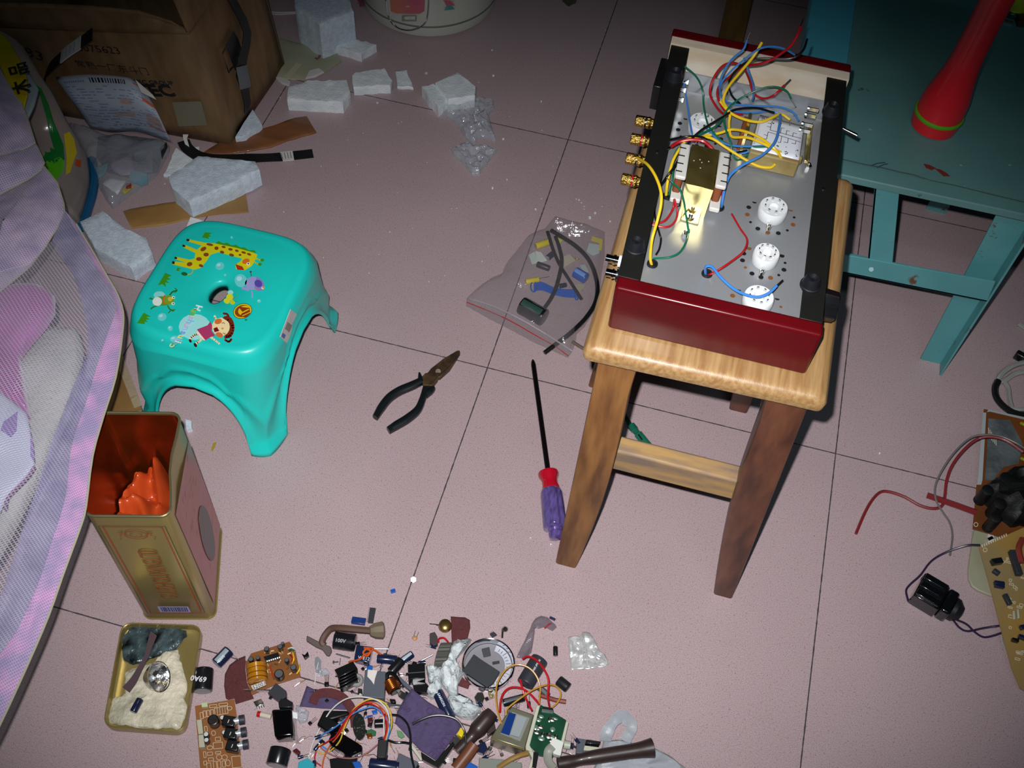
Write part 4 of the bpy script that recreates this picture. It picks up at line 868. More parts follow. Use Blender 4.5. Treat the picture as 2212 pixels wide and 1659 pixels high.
def ftext(s, a, b, size, name='printed_text', m=None, o=.007, par=None, flip=1, **k):
    p, q = FP(*a, o), FP(*b, o); M = frame(p, q, p+NF.cross((q-p).normalized()))
    put(name, text_g(G(), s, size, M, align='LEFT', **k), m or m_print, par or cb, smooth=False)
ftext('EZTEC GROUP', (272, 176), (367, 180), .0125, bold=.0002); ftext('TEC', (296, 196), (364, 197), .036, bold=.0014)
ftext('0075623', (165, 103), (252, 110), .021, 'handwriting', mat('ink', '#141214', .5), bold=-.0001); ftext('常熟一厂东斗门', (163, 138), (312, 155), .0175, 'handwriting', mat('ink', '#141214', .5), bold=-.0002)
ftext('883', (28, 103), (80, 120), .032, 'handwriting', mat('ink', '#141214', .5), bold=-.0003)
fn = (rim[3]-lo[3]).cross(lo[4]-lo[3]).normalized(); fn = fn if fn.z > 0 else -fn
def KP(x, y, o=.010): return on_plane(x, y, lo[3]+fn*o, fn)
p, q = KP(300, 55), KP(205, 45); put('printed_text', text_g(G(), 'ROHS', .030, frame(p, q, p+fn.cross((q-p).normalized())), align='LEFT'), m_print, cb, smooth=False)
g = G(); lp = [KP(x, y, .010) for x, y in ((198, 40), (270, 42), (305, 62), (225, 61))]
for i in range(4): g.tube([lp[i], lp[(i+1) % 4]], .0005, n=4, sm=0)
put('printed_frame', g, m_print, cb)
# worn patch and tape on the front, marks on the right face
g = G(); g.grid(lambda u, v: FP(372+u*62+v*14, 221+v*52-u*2, .0045), 6, 6); put('torn_patch', g, mat('pale_card', '#8b8470', .7), cb, label='pale scuffed patch where a label was torn off')
xr = -.0285+.004
def XR(x, y, o=.004): return PX(x, y, -.027+o)
g = G(); g.add([XR(x, y) for x, y in ((505, 66), (515, 84), (525, 115), (523, 140), (508, 153), (497, 125), (487, 98))], [tuple(range(7))])
g.add([XR(x, y) for x, y in ((479, 112), (481, 118), (496, 157), (493, 158))], [(0, 1, 2, 3)]); g.add([XR(x, y) for x, y in ((486, 102), (488, 104), (481, 118), (479, 114))], [(0, 1, 2, 3)]); g.add([XR(x, y) for x, y in ((496, 148), (504, 142), (505, 145), (495, 156))], [(0, 1, 2, 3)])
put('printed_mark', g, m_print, cb, smooth=False)
g = G(); rs = []
for x, y, w in ((497, -12, 18), (508, 10, 19), (524, 40, 19), (535, 70, 16), (532, 100, 16), (524, 132, 18), (521, 165, 20), (530, 195, 17), (535, 222, 14), (532, 245, 6)):
    o = .012 if 20 < y < 200 else .006; a, b = XR(x-w/2, y, o), XR(x+w/2, y, o); rs.append([a, b, b-Vector((.0015, 0, 0)), a-Vector((.0015, 0, 0))])
g.rings(rs); put('carry_strap', g, m_strap, cb, ang=70, label='black woven carrying strap')
g = G(); g.grid(lambda u, v: XR(510+u*24-v*0+v*9, 146+v*48-u*6, .0145), 5, 5); put('strap_tape', g, mat('grey_tape', '#70757a', .3), cb)
g = G(); ed = [Vector(A2), Vector(A2).lerp(Vector(A1), .3), Vector(A2).lerp(Vector(A1), .6), Vector(A1)]
g.grid(lambda u, v: Vector(A2).lerp(Vector(A1), v)+NF*(.0055 if u < .5 else .004)+Vector((-.03+.06*u if u < .5 else 0, 0, 0))+(Vector((.0045, (u-.5)*.05, 0)) if u >= .5 else Vector((0, -.0, 0))), 5, 8); put('packing_tape', g, m_tapec, cb, ang=80)

# ================================================================ straps on the floor
def strap(name, pts, w, label, seg_lab, lift=.001, tall=0):
    t = thing(name, label, 'strap', tuple(pts[0] if isinstance(pts[0], Vector) else P(pts[0][0], pts[0][1], 0))); c = cr_([p if isinstance(p, Vector) else P(*p) for p in pts], 6); g = G(); rs = []
    for i, p in enumerate(c):
        d = (c[min(i+1, len(c)-1)]-c[max(0, i-1)]).normalized(); n_ = Vector((0, 0, 1)).cross(d).normalized(); n_ = (n_*math.cos(tall)+Vector((0, 0, 1))*math.sin(tall))*w/2
        u_ = d.cross(n_).normalized()*.0012; rs.append([p-n_, p+n_, p+n_+u_, p-n_+u_])
    g.rings(rs); put('webbing', g, m_strap, t, ang=50); k0, k1 = seg_lab; g = G(); rs = []
    for i in range(k0, k1):
        a, b, c_, d_ = [Vector(v) for v in rs_all(c, i, w, tall)]; rs.append([a, b, c_, d_])
    g.rings(rs); lb2 = put('white_label', g, m_lab, t, ang=50, label='white printed tab'); g = G()
    for k in range(4):
        i = k0+(k1-k0)*(k+1)//6; a, b, c_, d_ = [Vector(v) for v in rs_all(c, i, w*.7, tall)]; off = (c_-b)*.3; e = (c[i+1]-c[i]).normalized()*.0012; g.add([c_+off, d_+off, d_+off+e, c_+off+e], [(0, 1, 2, 3)])
    put('stitching', g, mat('blue_grey_print', '#6c7680', .5), lb2, smooth=False); return t
def rs_all(c, i, w, tall):
    d = (c[min(i+1, len(c)-1)]-c[max(0, i-1)]).normalized(); n_ = Vector((0, 0, 1)).cross(d).normalized(); n_ = (n_*math.cos(tall)+Vector((0, 0, 1))*math.sin(tall))*w/2*1.04; u_ = d.cross(n_).normalized()
    p = c[i]; return [p-n_-u_*.0004, p+n_-u_*.0004, p+n_+u_*.0019, p-n_+u_*.0019]
strap('nylon_strap', [(396, 305, .012), (406, 322, .010), (432, 338, .0085), (480, 344, .0225), (540, 342, .0215), (600, 340, .0055), (640, 336, .003), (676, 332, .002)], .0200, 'black woven strap with white tab lying on the floor across the foam', (31, 36))
strap('nylon_strap', [FP(94, 192, .020), FP(96, 172, .026), FP(106, 150, .030), FP(126, 130, .030), FP(150, 110, .030), FP(176, 92, .028), FP(200, 74, .024)], .018, 'black strap end with white tab curling in front of the carton', (20, 31), tall=.9)
g = G().prism([P(395, 291, .02), P(407, 291, .02), P(404, 300, .018), P(409, 318, .012), (P(400, 312, .012)), P(396, 300, .02)], (0, 0, .0006)); solo('paper_scrap', g, m_lab, 'small white twisted paper tab by the foot of the carton', 'paper')

# ================================================================ foam and cardboard scraps
m_eps = mat('polystyrene', '#f0f6fa', .7, col2='#dbe6ec', vs=60, bump=.6, bs=260); m_epe = mat('foam_wrap', '#dce9f5', .55, col2='#c6d6e4', vs=120, bump=.6, bs=380, sheen=.2)
def foam(poly, h, lab, mm=None, seed=0, tear=1.6, z0=0, grp=None, name='foam_block', amp=.0012, bottom=None):
    pl = jag(poly, tear, 9, seed); g = G(); t = [P(x, y, z0+h) for x, y in pl]; c = sum(t, Vector())/len(t); rnd = random.Random(seed)
    rs = [[Vector((p.x+rnd.uniform(-1, 1)*.0006, p.y+rnd.uniform(-1, 1)*.0006, z0)) for p in t], [Vector((p.x+rnd.uniform(-1, 1)*.0006, p.y+rnd.uniform(-1, 1)*.0006, z0+h*.5)) for p in t]]
    for f, dz in ((1, -.0012), (.975, 0), (.8, 0), (.55, 0), (.25, 0)):
        rs.append([Vector((c.x+(p.x-c.x)*f, c.y+(p.y-c.y)*f, z0+h+dz+(amp*noise.noise(Vector((p.x*f*60, p.y*f*60, seed))) if f < .98 else 0))) for p in t])
    g.rings(rs); return solo(name, g, mm or m_eps, lab, 'foam', group=grp, ang=50)
foam([(622, 186), (664, 174), (750, 173), (757, 199), (740, 221), (620, 214)], .024, 'broken white polystyrene block nearest the envelope, widest of the row', seed=1)
foam([(759, 164), (767, 157), (831, 147), (848, 175), (843, 184), (763, 187)], .018, 'white polystyrene block second from the envelope in the row', seed=2)
foam([(853, 152), (879, 151), (892, 188), (858, 186)], .006, 'smallest torn white polystyrene scrap in the row below the rice cooker', seed=3)
foam([(940, 179), (989, 155), (1028, 187), (1026, 206), (968, 214)], .026, 'square white polystyrene block half covered by clear film', seed=4, tear=.8)
foam([(911, 186), (936, 180), (971, 210), (946, 232)], .022, 'narrow white polystyrene piece leaning against the square block', seed=5)
foam([(634, -34), (742, -34), (764, 24), (690, 52), (637, 16)], .075, 'tall bluish white foam block beside the rice cooker', m_epe, seed=6, tear=.8)
foam([(722, 100), (772, 84), (813, 96), (785, 112), (781, 118)], .016, 'torn white polystyrene corner in front of the tall foam block', seed=7)
foam([(363, 381), (397, 359), (428, 336), (552, 348), (561, 366), (498, 398), (408, 436), (372, 406)], .034, 'large bluish white foam block lying on the cardboard strip', m_epe, seed=8, tear=.8, z0=.0035)
foam([(172, 478), (221, 455), (272, 494), (316, 513), (329, 548), (284, 580), (204, 535)], .028, 'bluish white foam block between the mosquito net and the turquoise stool', m_epe, seed=9, tear=.8)
foam([(508, 296), (528, 262), (546, 236), (566, 268), (530, 292)], .014, 'bluish foam block tucked against the side of the carton', m_epe, seed=10, tear=.8)
foam([(353, 377), (366, 352), (380, 318), (424, 350), (396, 365), (388, 378)], .006, 'thin torn white polystyrene sheet under the end of the black strap', seed=11)
foam([(399, 506), (411, 468), (452, 479), (446, 506)], .004, 'white polystyrene scrap poking out above the turquoise stool', seed=12)
foam([(414, 318), (431, 316), (430, 332), (412, 330)], .006, 'tiny white foam piece at the front edge of the carton', seed=13, tear=.5)
foam([(399, 905), (413, 908), (414, 925), (403, 928)], .008, 'pale blue foam piece just behind the gold tin', m_epe, seed=14, tear=.5)
m_strip = mat('brown_card', '#8a5a38', .5, col2='#744a2e', vs=10, stretch=(1, 4, 1), coat=.15); m_strip2 = mat('tan_card', '#a88048', .45, col2='#937040', vs=10, coat=.2)
def strip(poly, h, lab, mm, seed, z0=0):
    g = G(); blob(g, jag(poly, .8, 14, seed), z0, h, prof=((1, .7), (.97, 1), (.7, 1.1), (.3, 1)), amp=.0008, seed=seed); return solo('cardboard_strip', g, mm, lab, 'cardboard', ang=50)
strip([(432, 336), (470, 312), (540, 288), (592, 273), (640, 256), (663, 253), (684, 288), (620, 306), (585, 320), (500, 334)], .003, 'dark brown cardboard strip with a cut end beside the carton', m_strip, 1)
strip([(266, 458), (300, 450), (375, 438), (440, 428), (531, 421), (537, 459), (470, 464), (425, 470), (345, 489), (285, 495)], .003, 'tan taped cardboard strip behind the turquoise stool', m_strip2, 2)
g = G(); tpoly = [(250, 735), (276, 800), (307, 888), (222, 902), (190, 824)]
g.prism([P(x, y, .05) for x, y in tpoly], (0, 0, -.0495)); sb_ = thing('small_carton', 'small brown taped carton between mosquito net, gold tin and turquoise stool', 'box', tuple(P(260, 830, 0)))
put('carton_body', g, mat('brown_tape_card', '#86663c', .4, col2='#6f5230', vs=14, coat=.3), sb_, bevel=.001); g = G(); g.prism([P(x, y, .0504) for x, y in ((262, 760), (276, 795), (306, 876), (290, 882), (258, 800))], (0, 0, .0004)); put('clear_tape', g, film('tape_film', '#e0d0b0', .25, .1), sb_)
# envelope
en = thing('paper_envelope', 'creased beige paper envelope lying beside the carton', 'envelope', tuple(P(655, 130, 0))); m_env = mat('beige_paper', '#a8a78c', .6, col2='#959a82', vs=12)
g = G(); blob(g, dense([(572, 76), (610, 84), (640, 93), (672, 97), (722, 104), (738, 132), (700, 157), (658, 173), (612, 172), (588, 163)], 10, .6, 2), .001, .002, prof=((1, .6), (.97, 1), (.7, 2.2), (.4, 1.6), (.1, 2)), amp=.004, seed=4); put('body', g, m_env, en, ang=60)
g = G(); g.prism([P(x, y, .006) for x, y in ((614, 165), (640, 136), (652, 140), (628, 170))], (0, 0, .0006)); put('paper_fold', g, mat('cream_paper', '#bdb79c', .6), en)
p, q = P(683, 128, .007), P(694, 118, .007); put('red_stamp', text_g(G(), 'RoHS', .009, frame(p, q, p+up.cross(q-p)), align='LEFT', bold=.0002), mat('red_ink', '#8a2f38', .6), en, smooth=False)
g = G(); blob(g, dense([(664, 98), (682, 90), (706, 97), (712, 103)], 8, .6, 3), 0, .002); solo('tissue_scrap', g, m_lab, 'white paper scrap showing above the top edge of the envelope', 'paper')
g = G(); blob(g, dense([(594, 168), (615, 172), (628, 178), (626, 188), (610, 182)], 8, .6, 4), 0, .003); solo('tissue_scrap', g, m_lab, 'white paper scrap between the envelope and the widest foam block', 'paper')
g = G(); blob(g, dense([(660, 172), (668, 156), (690, 150), (700, 158), (680, 168)], 8, .6, 5), .003, .004); put('white_flap', g, m_lab, en)
g = G(); g.tube([P(560, 22, .004), P(600, 27, .004), P(640, 26, .004)], .0014); g.tube([P(575, 29, .002), P(605, 31, .002), P(640, 29, .002)], .0012); solo('white_string', g, m_lab, 'thin white cord running behind the tall foam block', 'string')

# ================================================================ parcel bag with waybill
pb = thing('courier_bag', 'clear plastic courier bag of papers on the floor beside the carton', 'bag', tuple(P(270, 360, 0)))
bag_pl = [(150, 274), (190, 290), (260, 304), (330, 314), (368, 321), (366, 332), (355, 352), (348, 366), (335, 385), (300, 410), (262, 438), (245, 452), (228, 432), (212, 400), (200, 370), (188, 338), (165, 300)]
def inner(poly, z, col, nm, lab=None, seed=0, h=.0015):
    g = G(); blob(g, dense(poly, 8, .5, seed), z, h, prof=((1, .5), (.95, 1), (.5, 1.3), (.2, 1)), amp=.003, seed=seed); put(nm, g, mat('paper_'+col.strip('#'), col, .6, var=.25, vs=30), pb, label=lab, ang=60)
inner([(212, 296), (250, 290), (352, 303), (348, 345), (340, 372), (280, 385), (232, 372), (208, 340)], .004, '#6f6f78', 'printed_sheet', 'grey printed paper', 1)
inner([(240, 352), (285, 330), (292, 376), (262, 380), (240, 366)], .010, '#a296a8', 'printed_sheet', 'pale lilac paper', 2); inner([(290, 330), (330, 322), (330, 372), (285, 376)], .011, '#7f848e', 'printed_sheet', None, 3)
inner([(283, 368), (318, 376), (320, 398), (304, 402), (278, 390)], .014, '#7aa6b4', 'blue_slip', 'light blue paper slip', 4); inner([(206, 362), (234, 352), (228, 376), (213, 386)], .013, '#7aa6b4', 'blue_slip', 'light blue paper slip', 5)
inner([(222, 398), (236, 384), (272, 392), (254, 422)], .016, '#dfe0ea', 'white_card', 'bright white card', 6, .002); inner([(258, 412), (275, 398), (290, 404), (270, 420)], .012, '#b8a848', 'yellow_scrap', None, 7); inner([(272, 398), (284, 396), (284, 407), (272, 408)], .014, '#8f2a30', 'red_scrap', None, 8)
inner([(346, 322), (360, 308), (362, 318), (350, 345)], .012, '#26262a', 'black_print', None, 9)
g = G(); blob(g, dense(bag_pl, 10, .8, 5), .0008, .024, prof=((1, .15), (.97, .45), (.88, .8), (.7, .95), (.45, 1), (.2, 1)), amp=.012, seed=6, fr=.03); put('clear_film', g, film('bag_film', '#cfd8e2', .22, .08, bs=45, bump=2), pb, ang=80)
# waybill sheet leaning on the carton
def wb(u, v, o=.0):
    top = [(120, 167), (185, 161), (260, 165), (290, 173), (318, 196)]; bot = [(195, 277), (240, 286), (290, 283), (330, 294), (370, 308)]
    a = cr_([Vector(q+(0,)) for q in top], 8); b = cr_([Vector(q+(0,)) for q in bot], 8); i = min(len(a)-1, round(u*(len(a)-1))); q = a[i].lerp(b[i], v)
    return FP(q.x, q.y, .010+.022*math.sin(math.pi*v)+.02*v+o)
g = G(); g.grid(lambda u, v: wb(u, v), 17, 14); wy = thing('waybill', 'white carbon copy courier form with barcode, leaning on the carton', 'form', tuple(P(245, 225, .0))); put('sheet', g, mat('waybill_paper', '#b3bccb', .5, var=.08, vs=40), wy, solid=.0006, ang=80)
def wrect(nm, col, rects):
    g = G()
    for u0, v0, u1, v1 in rects:
        n_ = max(2, int((u1-u0)*16)+1); g.grid(lambda a, b: wb(u0+(u1-u0)*a, v0+(v1-v0)*b, .0016), n_, 3)
    put(nm, g, mat('ink_'+col.strip('#'), col, .5), wy, smooth=False)
for rc_ in [(.78, .28, .99, .36), (.70, .06, .90, .085), (.76, .80, .99, .82)]: wrect('orange_field', '#c8603a', [rc_])
for rc_ in [(.45, .40, .56, .50), (.36, .66, .55, .73), (.75, .58, .98, .75)]: wrect('pale_field', '#b79a90', [rc_])
rnd = random.Random(4); bars = []; u = .26
while u < .53: w = rnd.choice((.008, .014)); bars.append((u, .05, u+w, .135)); u += w+.010
g = G()
for u0, v0, u1, v1 in bars: g.add([wb(u0, v0, .0018)+Vector(((wb(u0+.1, v0)-wb(u0, v0)).x*(u0*32 % 1)*0, 0, 0)), wb(u0, v0, .0018)], []) 
def wbc(u, v, o=.0018):
    i = u*32; a, b = wb(int(i)/32, v, o), wb(min(32, int(i)+1)/32, v, o); return a.lerp(b, i-int(i))
g = G()
for u0, v0, u1, v1 in bars: g.add([wbc(u0, v0), wbc(u1, v0), wbc(u1, v1), wbc(u0, v1)], [(0, 1, 2, 3)])
put('barcode', g, m_print, wy, smooth=False)
g = G()
for k in range(15):
    v = .17+k*.053; u = .03
    g.add([wbc(.02, v), wbc(.98, v), wbc(.98, v+.004), wbc(.02, v+.004)], [(0, 1, 2, 3)])
    while u < .95:
        w = rnd.uniform(.02, .09)
        if rnd.random() < .55: g.add([wbc(u, v+.018), wbc(min(.97, u+w), v+.018), wbc(min(.97, u+w), v+.031), wbc(u, v+.031)], [(0, 1, 2, 3)])
        u += w+.02
for u in (.38, .62, .76): g.add([wbc(u, .15), wbc(u+.004, .15), wbc(u+.004, .97), wbc(u, .97)], [(0, 1, 2, 3)])
for k in range(9): g.add([wbc(.04+k*.02, .09), wbc(.052+k*.02, .09), wbc(.052+k*.02, .125), wbc(.04+k*.02, .125)], [(0, 1, 2, 3)])
put('printed_lines', g, mat('ink_blue', '#6d86ad', .6), wy, smooth=False)
g = G(); g.prism([P(292, 172, .16), P(330, 205, .145), P(338, 216, .13), P(318, 206, .14), P(306, 200, .15)], (0, 0, .0005)); put('folded_corner', g, m_lab, wy)

# ================================================================ yellow packet, rice sack, clear film scraps
g = G(); pl = [P(x, y, z) for x, y, z in ((-30, 20, .31), (0, 68, .305), (22, 92, .30), (44, 130, .295), (57, 165, .29), (58, 205, .28), (50, 236, .27), (26, 200, .28), (0, 140, .295), (-30, 90, .31))]
yp = thing('yellow_packet', 'yellow plastic packet with black lettering at the left edge', 'packet', (pl[1].x, pl[1].y, 0)); g.prism(pl, (0, 0, -.004)); put('band', g, mat('yellow_film', '#c2ad0c', .35, var=.3, vs=14, coat=.2), yp, bevel=.001)
for ch, a, b in (('品', (47, 162), (33, 122)), ('木', (52, 200), (42, 168))):
    p, q = P(*a, .313), P(*b, .313); put('printed_character', text_g(G(), ch, .026, frame(p, q, p+up.cross(q-p)), align='LEFT', bold=.0006), m_print, yp, smooth=False)
g = G(); g.prism([P(x, y, .25) for x, y in ((50, 165), (62, 155), (82, 190), (72, 225), (58, 255), (48, 236))], (0, 0, -.006)); put('white_lining', g, mat('grey_white_film', '#9fb0b8', .4), yp, bevel=.002)
rs_ = thing('rice_sack', 'translucent bag printed with green leaves, sagging in a blue rimmed basin', 'sack', tuple(P(130, 400, 0)))
g = G(); rc = [(172, 484, .012), (184, 448, .012), (193, 412, .012), (195, 375, .016), (184, 328, .036), (150, 272, .075), (122, 218, .110), (88, 164, .150), (64, 122, .175)]
R_ = resample(cr_([P(*q) for q in rc], 5), 30); L_2 = resample(cr_([P(x-150, y+10, z+.01) for x, y, z in rc], 5), 30); rs = []
for a, b in zip(R_, L_2):
    ring = []
    for k in range(28):
        t = 2*math.pi*k/28; q = a.lerp(b, (1-math.cos(t))/2); hh = math.sin(t); w = .055*hh if hh > 0 else .006*hh
        ring.append(Vector((q.x, q.y, max(.0012, q.z + w + (.008*noise.noise(q*22+Vector((0, 0, 3))) if hh > 0 else 0)))))
    rs.append(ring)
g.rings(rs); tb = bvh(g); put('translucent_bag', g, mat('cloudy_bag', '#85807a', .22, col2='#8f7f7a', vs=14, coat=.4), rs_, ang=80)
g = G(); rp = [P(x, y, .008) for x, y in ((198, 345), (203, 380), (201, 412), (191, 448), (173, 492), (130, 508))]; g.tube(rp, .0075, n=10, sm=6); put('basin_rim', g, mat('blue_rim', '#12557f', .3, coat=.3), rs_)
lf = G(); m_leaf = mat('leaf_green', '#0d6e2a', .3, coat=.4)
decal(lf, tb, [(78, 182), (90, 192), (106, 228), (116, 262), (128, 290), (138, 315), (136, 335), (122, 330), (110, 300), (102, 262), (92, 225)], .001)
for tooth in ([(102, 262), (110, 262), (104, 280)], [(106, 285), (116, 288), (112, 306)], [(112, 306), (122, 310), (118, 326)], [(98, 330), (138, 322), (140, 345), (116, 354), (92, 343)], [(96, 326), (112, 334), (100, 338)], [(108, 318), (124, 326), (110, 334)], [(86, 342), (104, 338), (100, 350)]): decal(lf, tb, tooth, .001)
put('leaf_print', lf, m_leaf, rs_)
g = G(); decal(g, tb, [(98, 352), (130, 338), (140, 350), (136, 372), (122, 388), (106, 378)], .001); put('green_fruit_print', g, mat('lime_print', '#4fae1c', .15, coat=.8), rs_)
g = G(); decal(g, tb, [(138, 290), (150, 284), (160, 300), (166, 330), (160, 345), (152, 372), (142, 378), (144, 340)], .0012); put('yellow_print', g, mat('yellow_print', '#c4b01a', .35, coat=.3), rs_)
g = G(); decal(g, tb, [(164, 344), (176, 346), (174, 362), (162, 358)], .0012); put('orange_print', g, mat('orange_print', '#b5481a', .35), rs_)
m_cling = film('cling_film', '#dfe6f2', .30, .10, bs=75, bump=2)
def crumple(poly, h, lab, seed, name='clear_film', mm=None, z0=.0005, cat='plastic film', amp=.0035, fr=.012, step=7):
    g = G(); blob(g, dense(poly, step, 1.5, seed), z0, h, prof=((1, .3), (.93, .8), (.82, 1), (.7, 1), (.56, 1.1), (.42, 1), (.28, 1.1), (.14, 1)), amp=amp, seed=seed, fr=fr, ridge=True); return solo(name, g, mm or m_cling, lab, cat, ang=20)
crumple([(952, 232), (990, 205), (1030, 216), (1066, 222), (1068, 238), (1055, 252), (1064, 282), (1070, 306), (1040, 298), (1018, 312), (1000, 292), (984, 268), (962, 250)], .012, 'crumpled clear film spilling off the square polystyrene block', 3)
crumple([(972, 322), (1000, 313), (1040, 318), (1075, 325), (1060, 345), (1045, 362), (1036, 380), (1020, 378), (1002, 358), (985, 342)], .010, 'crumpled clear film scrap lying lowest on the bare floor', 5)
# crumbs of foam scattered over the floor
g = G(); rnd = random.Random(12)
cr = [(1169, 219), (1087, 300), (1195, 359), (1095, 388), (1064, 406), (1157, 452), (1245, 430), (1256, 438), (1262, 446), (1262, 452), (1251, 432), (1066, 163), (1034, 178), (1063, 108), (921, 158), (313, 470), (356, 397), (815, 222), (1170, 1020), (1146, 1162), (1190, 1176), (1900, 979), (1318, 478), (1286, 460), (1274, 470)]
for x, y in cr:
    r = .0006+.0013*rnd.random()*(1 if y < 500 else .6); p = P(x, y, r*.6); g.box(p, (r*2, r*1.6, r*1.2), Matrix.Rotation(rnd.random()*3, 3, 'Z'))
for k in range(40):
    x, y = rnd.uniform(600, 1350), rnd.uniform(60, 620); r = .0004+.0003*rnd.random(); g.box(P(x, y, r*.6), (r*2, r*2, r), Matrix.Rotation(rnd.random()*3, 3, 'Z'))
tags(solo('foam_crumbs', g, m_eps, 'tiny white foam crumbs scattered over the floor tiles', 'crumbs', smooth=False), kind='stuff')

# ================================================================ mosquito net and bedding (left)
m_hem = net_mat('net_hem', '#cf9fce', .82, (120, 170), '#9f92bb'); m_band = net_mat('net_band', '#a6a2c2', .66, (170, 110), '#8f8cae'); m_sheer = net_mat('net_sheer', '#cbc3d6', .30, (150, 90)); m_val = net_mat('net_valance', '#d3bfdc', .70, (150, 120), '#aea2c6')
def curve_px(pts, n): return resample(cr_([Vector(p) for p in pts], 6), n)
S0 = [(-60, 90), (0, 150), (33, 206), (46, 222), (59, 254), (76, 306), (95, 350), (124, 395), (140, 447), (165, 484), (208, 556), (236, 604), (253, 634), (266, 674), (264, 724), (250, 815), (224, 898), (200, 985), (186, 1093), (174, 1138), (137, 1239), (105, 1330), (60, 1435), (0, 1565), (-60, 1680)]
def loft(name, ca, cb, za, zb, mm, par, n=90, m_=9, fold=.006, seed=0, lab=None, zf=None):
    a = curve_px([(x, y, 0) for x, y in ca], n); b = curve_px([(x, y, 0) for x, y in cb], n)
    def fn(u, v):
        i = round(u*(n-1)); q = a[i].lerp(b[i], v); z = za+(zb-za)*v + fold*noise.noise(Vector((u*9, v*2.2, seed)))*(.3+v)
        return P(q.x, q.y, z)
    g = G(); g.grid(fn, n, m_); return put(name, g, mm, par, ang=180, label=lab)
mn = thing('mosquito_net', 'lilac mosquito net draped over bedding down the left side', 'mosquito net', (-.05, .10, 0))
sl = S0[9:]
S1 = [(140, 454), (190, 545), (225, 610), (250, 663), (231, 724), (210, 789), (188, 862), (155, 963), (142, 1069), (112, 1170), (87, 1248), (46, 1344), (0, 1413), (-60, 1490)]
loft('hem', [(x, y) for x, y in S0[9:]], S1, .308, .314, m_hem, mn, m_=5, fold=.003, lab='pink purple lace hem')
S2 = [(120, 500), (175, 600), (205, 680), (203, 753), (181, 789), (152, 862), (108, 963), (123, 1014), (82, 1083), (46, 1184), (0, 1298), (-60, 1400)]
S2 = [(112, 520), (160, 600), (185, 690), (190, 753), (172, 800), (140, 880), (110, 960), (88, 1030), (60, 1110), (30, 1200), (0, 1290), (-60, 1400)]
loft('gathered_band', S1, S2, .316, .324, m_band, mn, m_=6, fold=.005, seed=3, lab='denser blue lilac gathered band')
S3 = [(60, 570), (60, 640), (60, 700), (40, 800), (10, 900), (-30, 1000), (-80, 1100), (-120, 1300)]
loft('sheer_panel', S2, S3, .326, .345, m_sheer, mn, m_=12, fold=.006, seed=5)
loft('sheer_panel', S3, [(-60, 600), (-90, 700), (-100, 800), (-150, 1000), (-200, 1300)], .346, .36, m_sheer, mn, m_=6, seed=6)
# scalloped valance tiers
def tier(poly, z, seed, zg=.02):
    g = G(); pl = dense(poly, 14, 0); c = sum((P(x, y, z) for x, y in pl), Vector())/len(pl); rs = []
    for f in (1, .9, .8, .7, .6, .5, .4, .3, .2, .1, .02):
        rs.append([c+(P(x, y, z)-c)*f+Vector((0, 0, zg*(1-f)+.004*noise.noise(Vector((x*.012*f, y*.03*f, seed)))*(1-f))) for x, y in pl])
    g.rings(rs, caps=False); put('valance', g, m_val, mn, ang=180)
    g = G(); g.tube([P(x, y, z+.0005) for x, y in pl[:len(pl)*2//3]], .0009, n=5, sm=0); put('valance_edging', g, mat('edging', '#a7a58f', .6), mn)
tier([(-60, 90), (0, 150), (33, 206), (46, 222), (59, 254), (76, 308), (60, 318), (30, 328), (0, 335), (-60, 350)], .325, 1)
tier([(-60, 330), (0, 330), (40, 322), (76, 308), (90, 338), (96, 352), (88, 368), (60, 388), (30, 404), (0, 420), (-60, 445)], .318, 2)
tier([(-60, 420), (0, 418), (60, 388), (96, 360), (124, 395), (138, 440), (139, 458), (125, 490), (100, 530), (65, 576), (30, 605), (0, 630), (-60, 665)], .312, 3)
ca = [(139, 458), (125, 490), (100, 530), (65, 576), (30, 605), (0, 630), (-60, 665)]
g = G(); g.tube([P(x, y, .3085) for x, y in S0[9:]], .0011, n=6, sm=3); put('hem_binding', g, mat('edging', '#a7a58f', .6), mn); 
bd = thing('bed', 'bed corner under the mosquito net at the left edge', 'bed', (-.40, -.10, 0)); g = G().box((-.62, -.20, .21), (1.18, 1.0, .10)); put('mattress', g, mat('mattress_cloth', '#8a8478', .8), bd, bevel=.01)
for x, y in ((-.15, .2), (-.15, -.6), (-1.1, .2), (-1.1, -.6)): put('leg', G().box((x, y, .08), (.05, .05, .16)), m_legdark, bd)
def cover(nm, poly, z, h, mm, lab, cat, seed, amp=.012):
    g = G(); blob(g, dense(poly, 14, .6, seed), z, h, prof=((1, .3), (.97, .7), (.9, .95), (.75, 1), (.6, 1.05), (.4, 1.1), (.2, 1)), amp=amp, seed=seed, fr=.06); return solo(nm, g, mm, lab, cat, ang=80)
cover('white_blanket', [(-80, 900), (0, 880), (50, 800), (60, 760), (115, 712), (170, 716), (182, 760), (172, 830), (150, 905), (112, 985), (70, 1075), (25, 1165), (0, 1210), (-80, 1300)], .250, .018, mat('grey_white_fleece', '#b9bdb6', .8, col2='#a2a8a4', vs=18, bump=1, bs=160), 'greyish white fleece blanket seen through the mosquito net', 'blanket', 4, amp=.005)
cover('pink_blanket', [(-80, 640), (0, 640), (40, 622), (90, 624), (120, 645), (120, 680), (100, 712), (60, 758), (45, 780), (60, 850), (68, 905), (30, 900), (-80, 860)], .285, .016, mat('pink_satin', '#9c3592', .3, col2='#b868b4', vs=10, sheen=.5), 'shiny purple pink satin quilt under the mosquito net', 'quilt', 7, amp=.006)
ch = G(); ckl = [(-60, 820), (0, 846), (60, 895), (72, 960), (75, 1008), (40, 1052), (14, 1078), (0, 1110), (-60, 1160)]
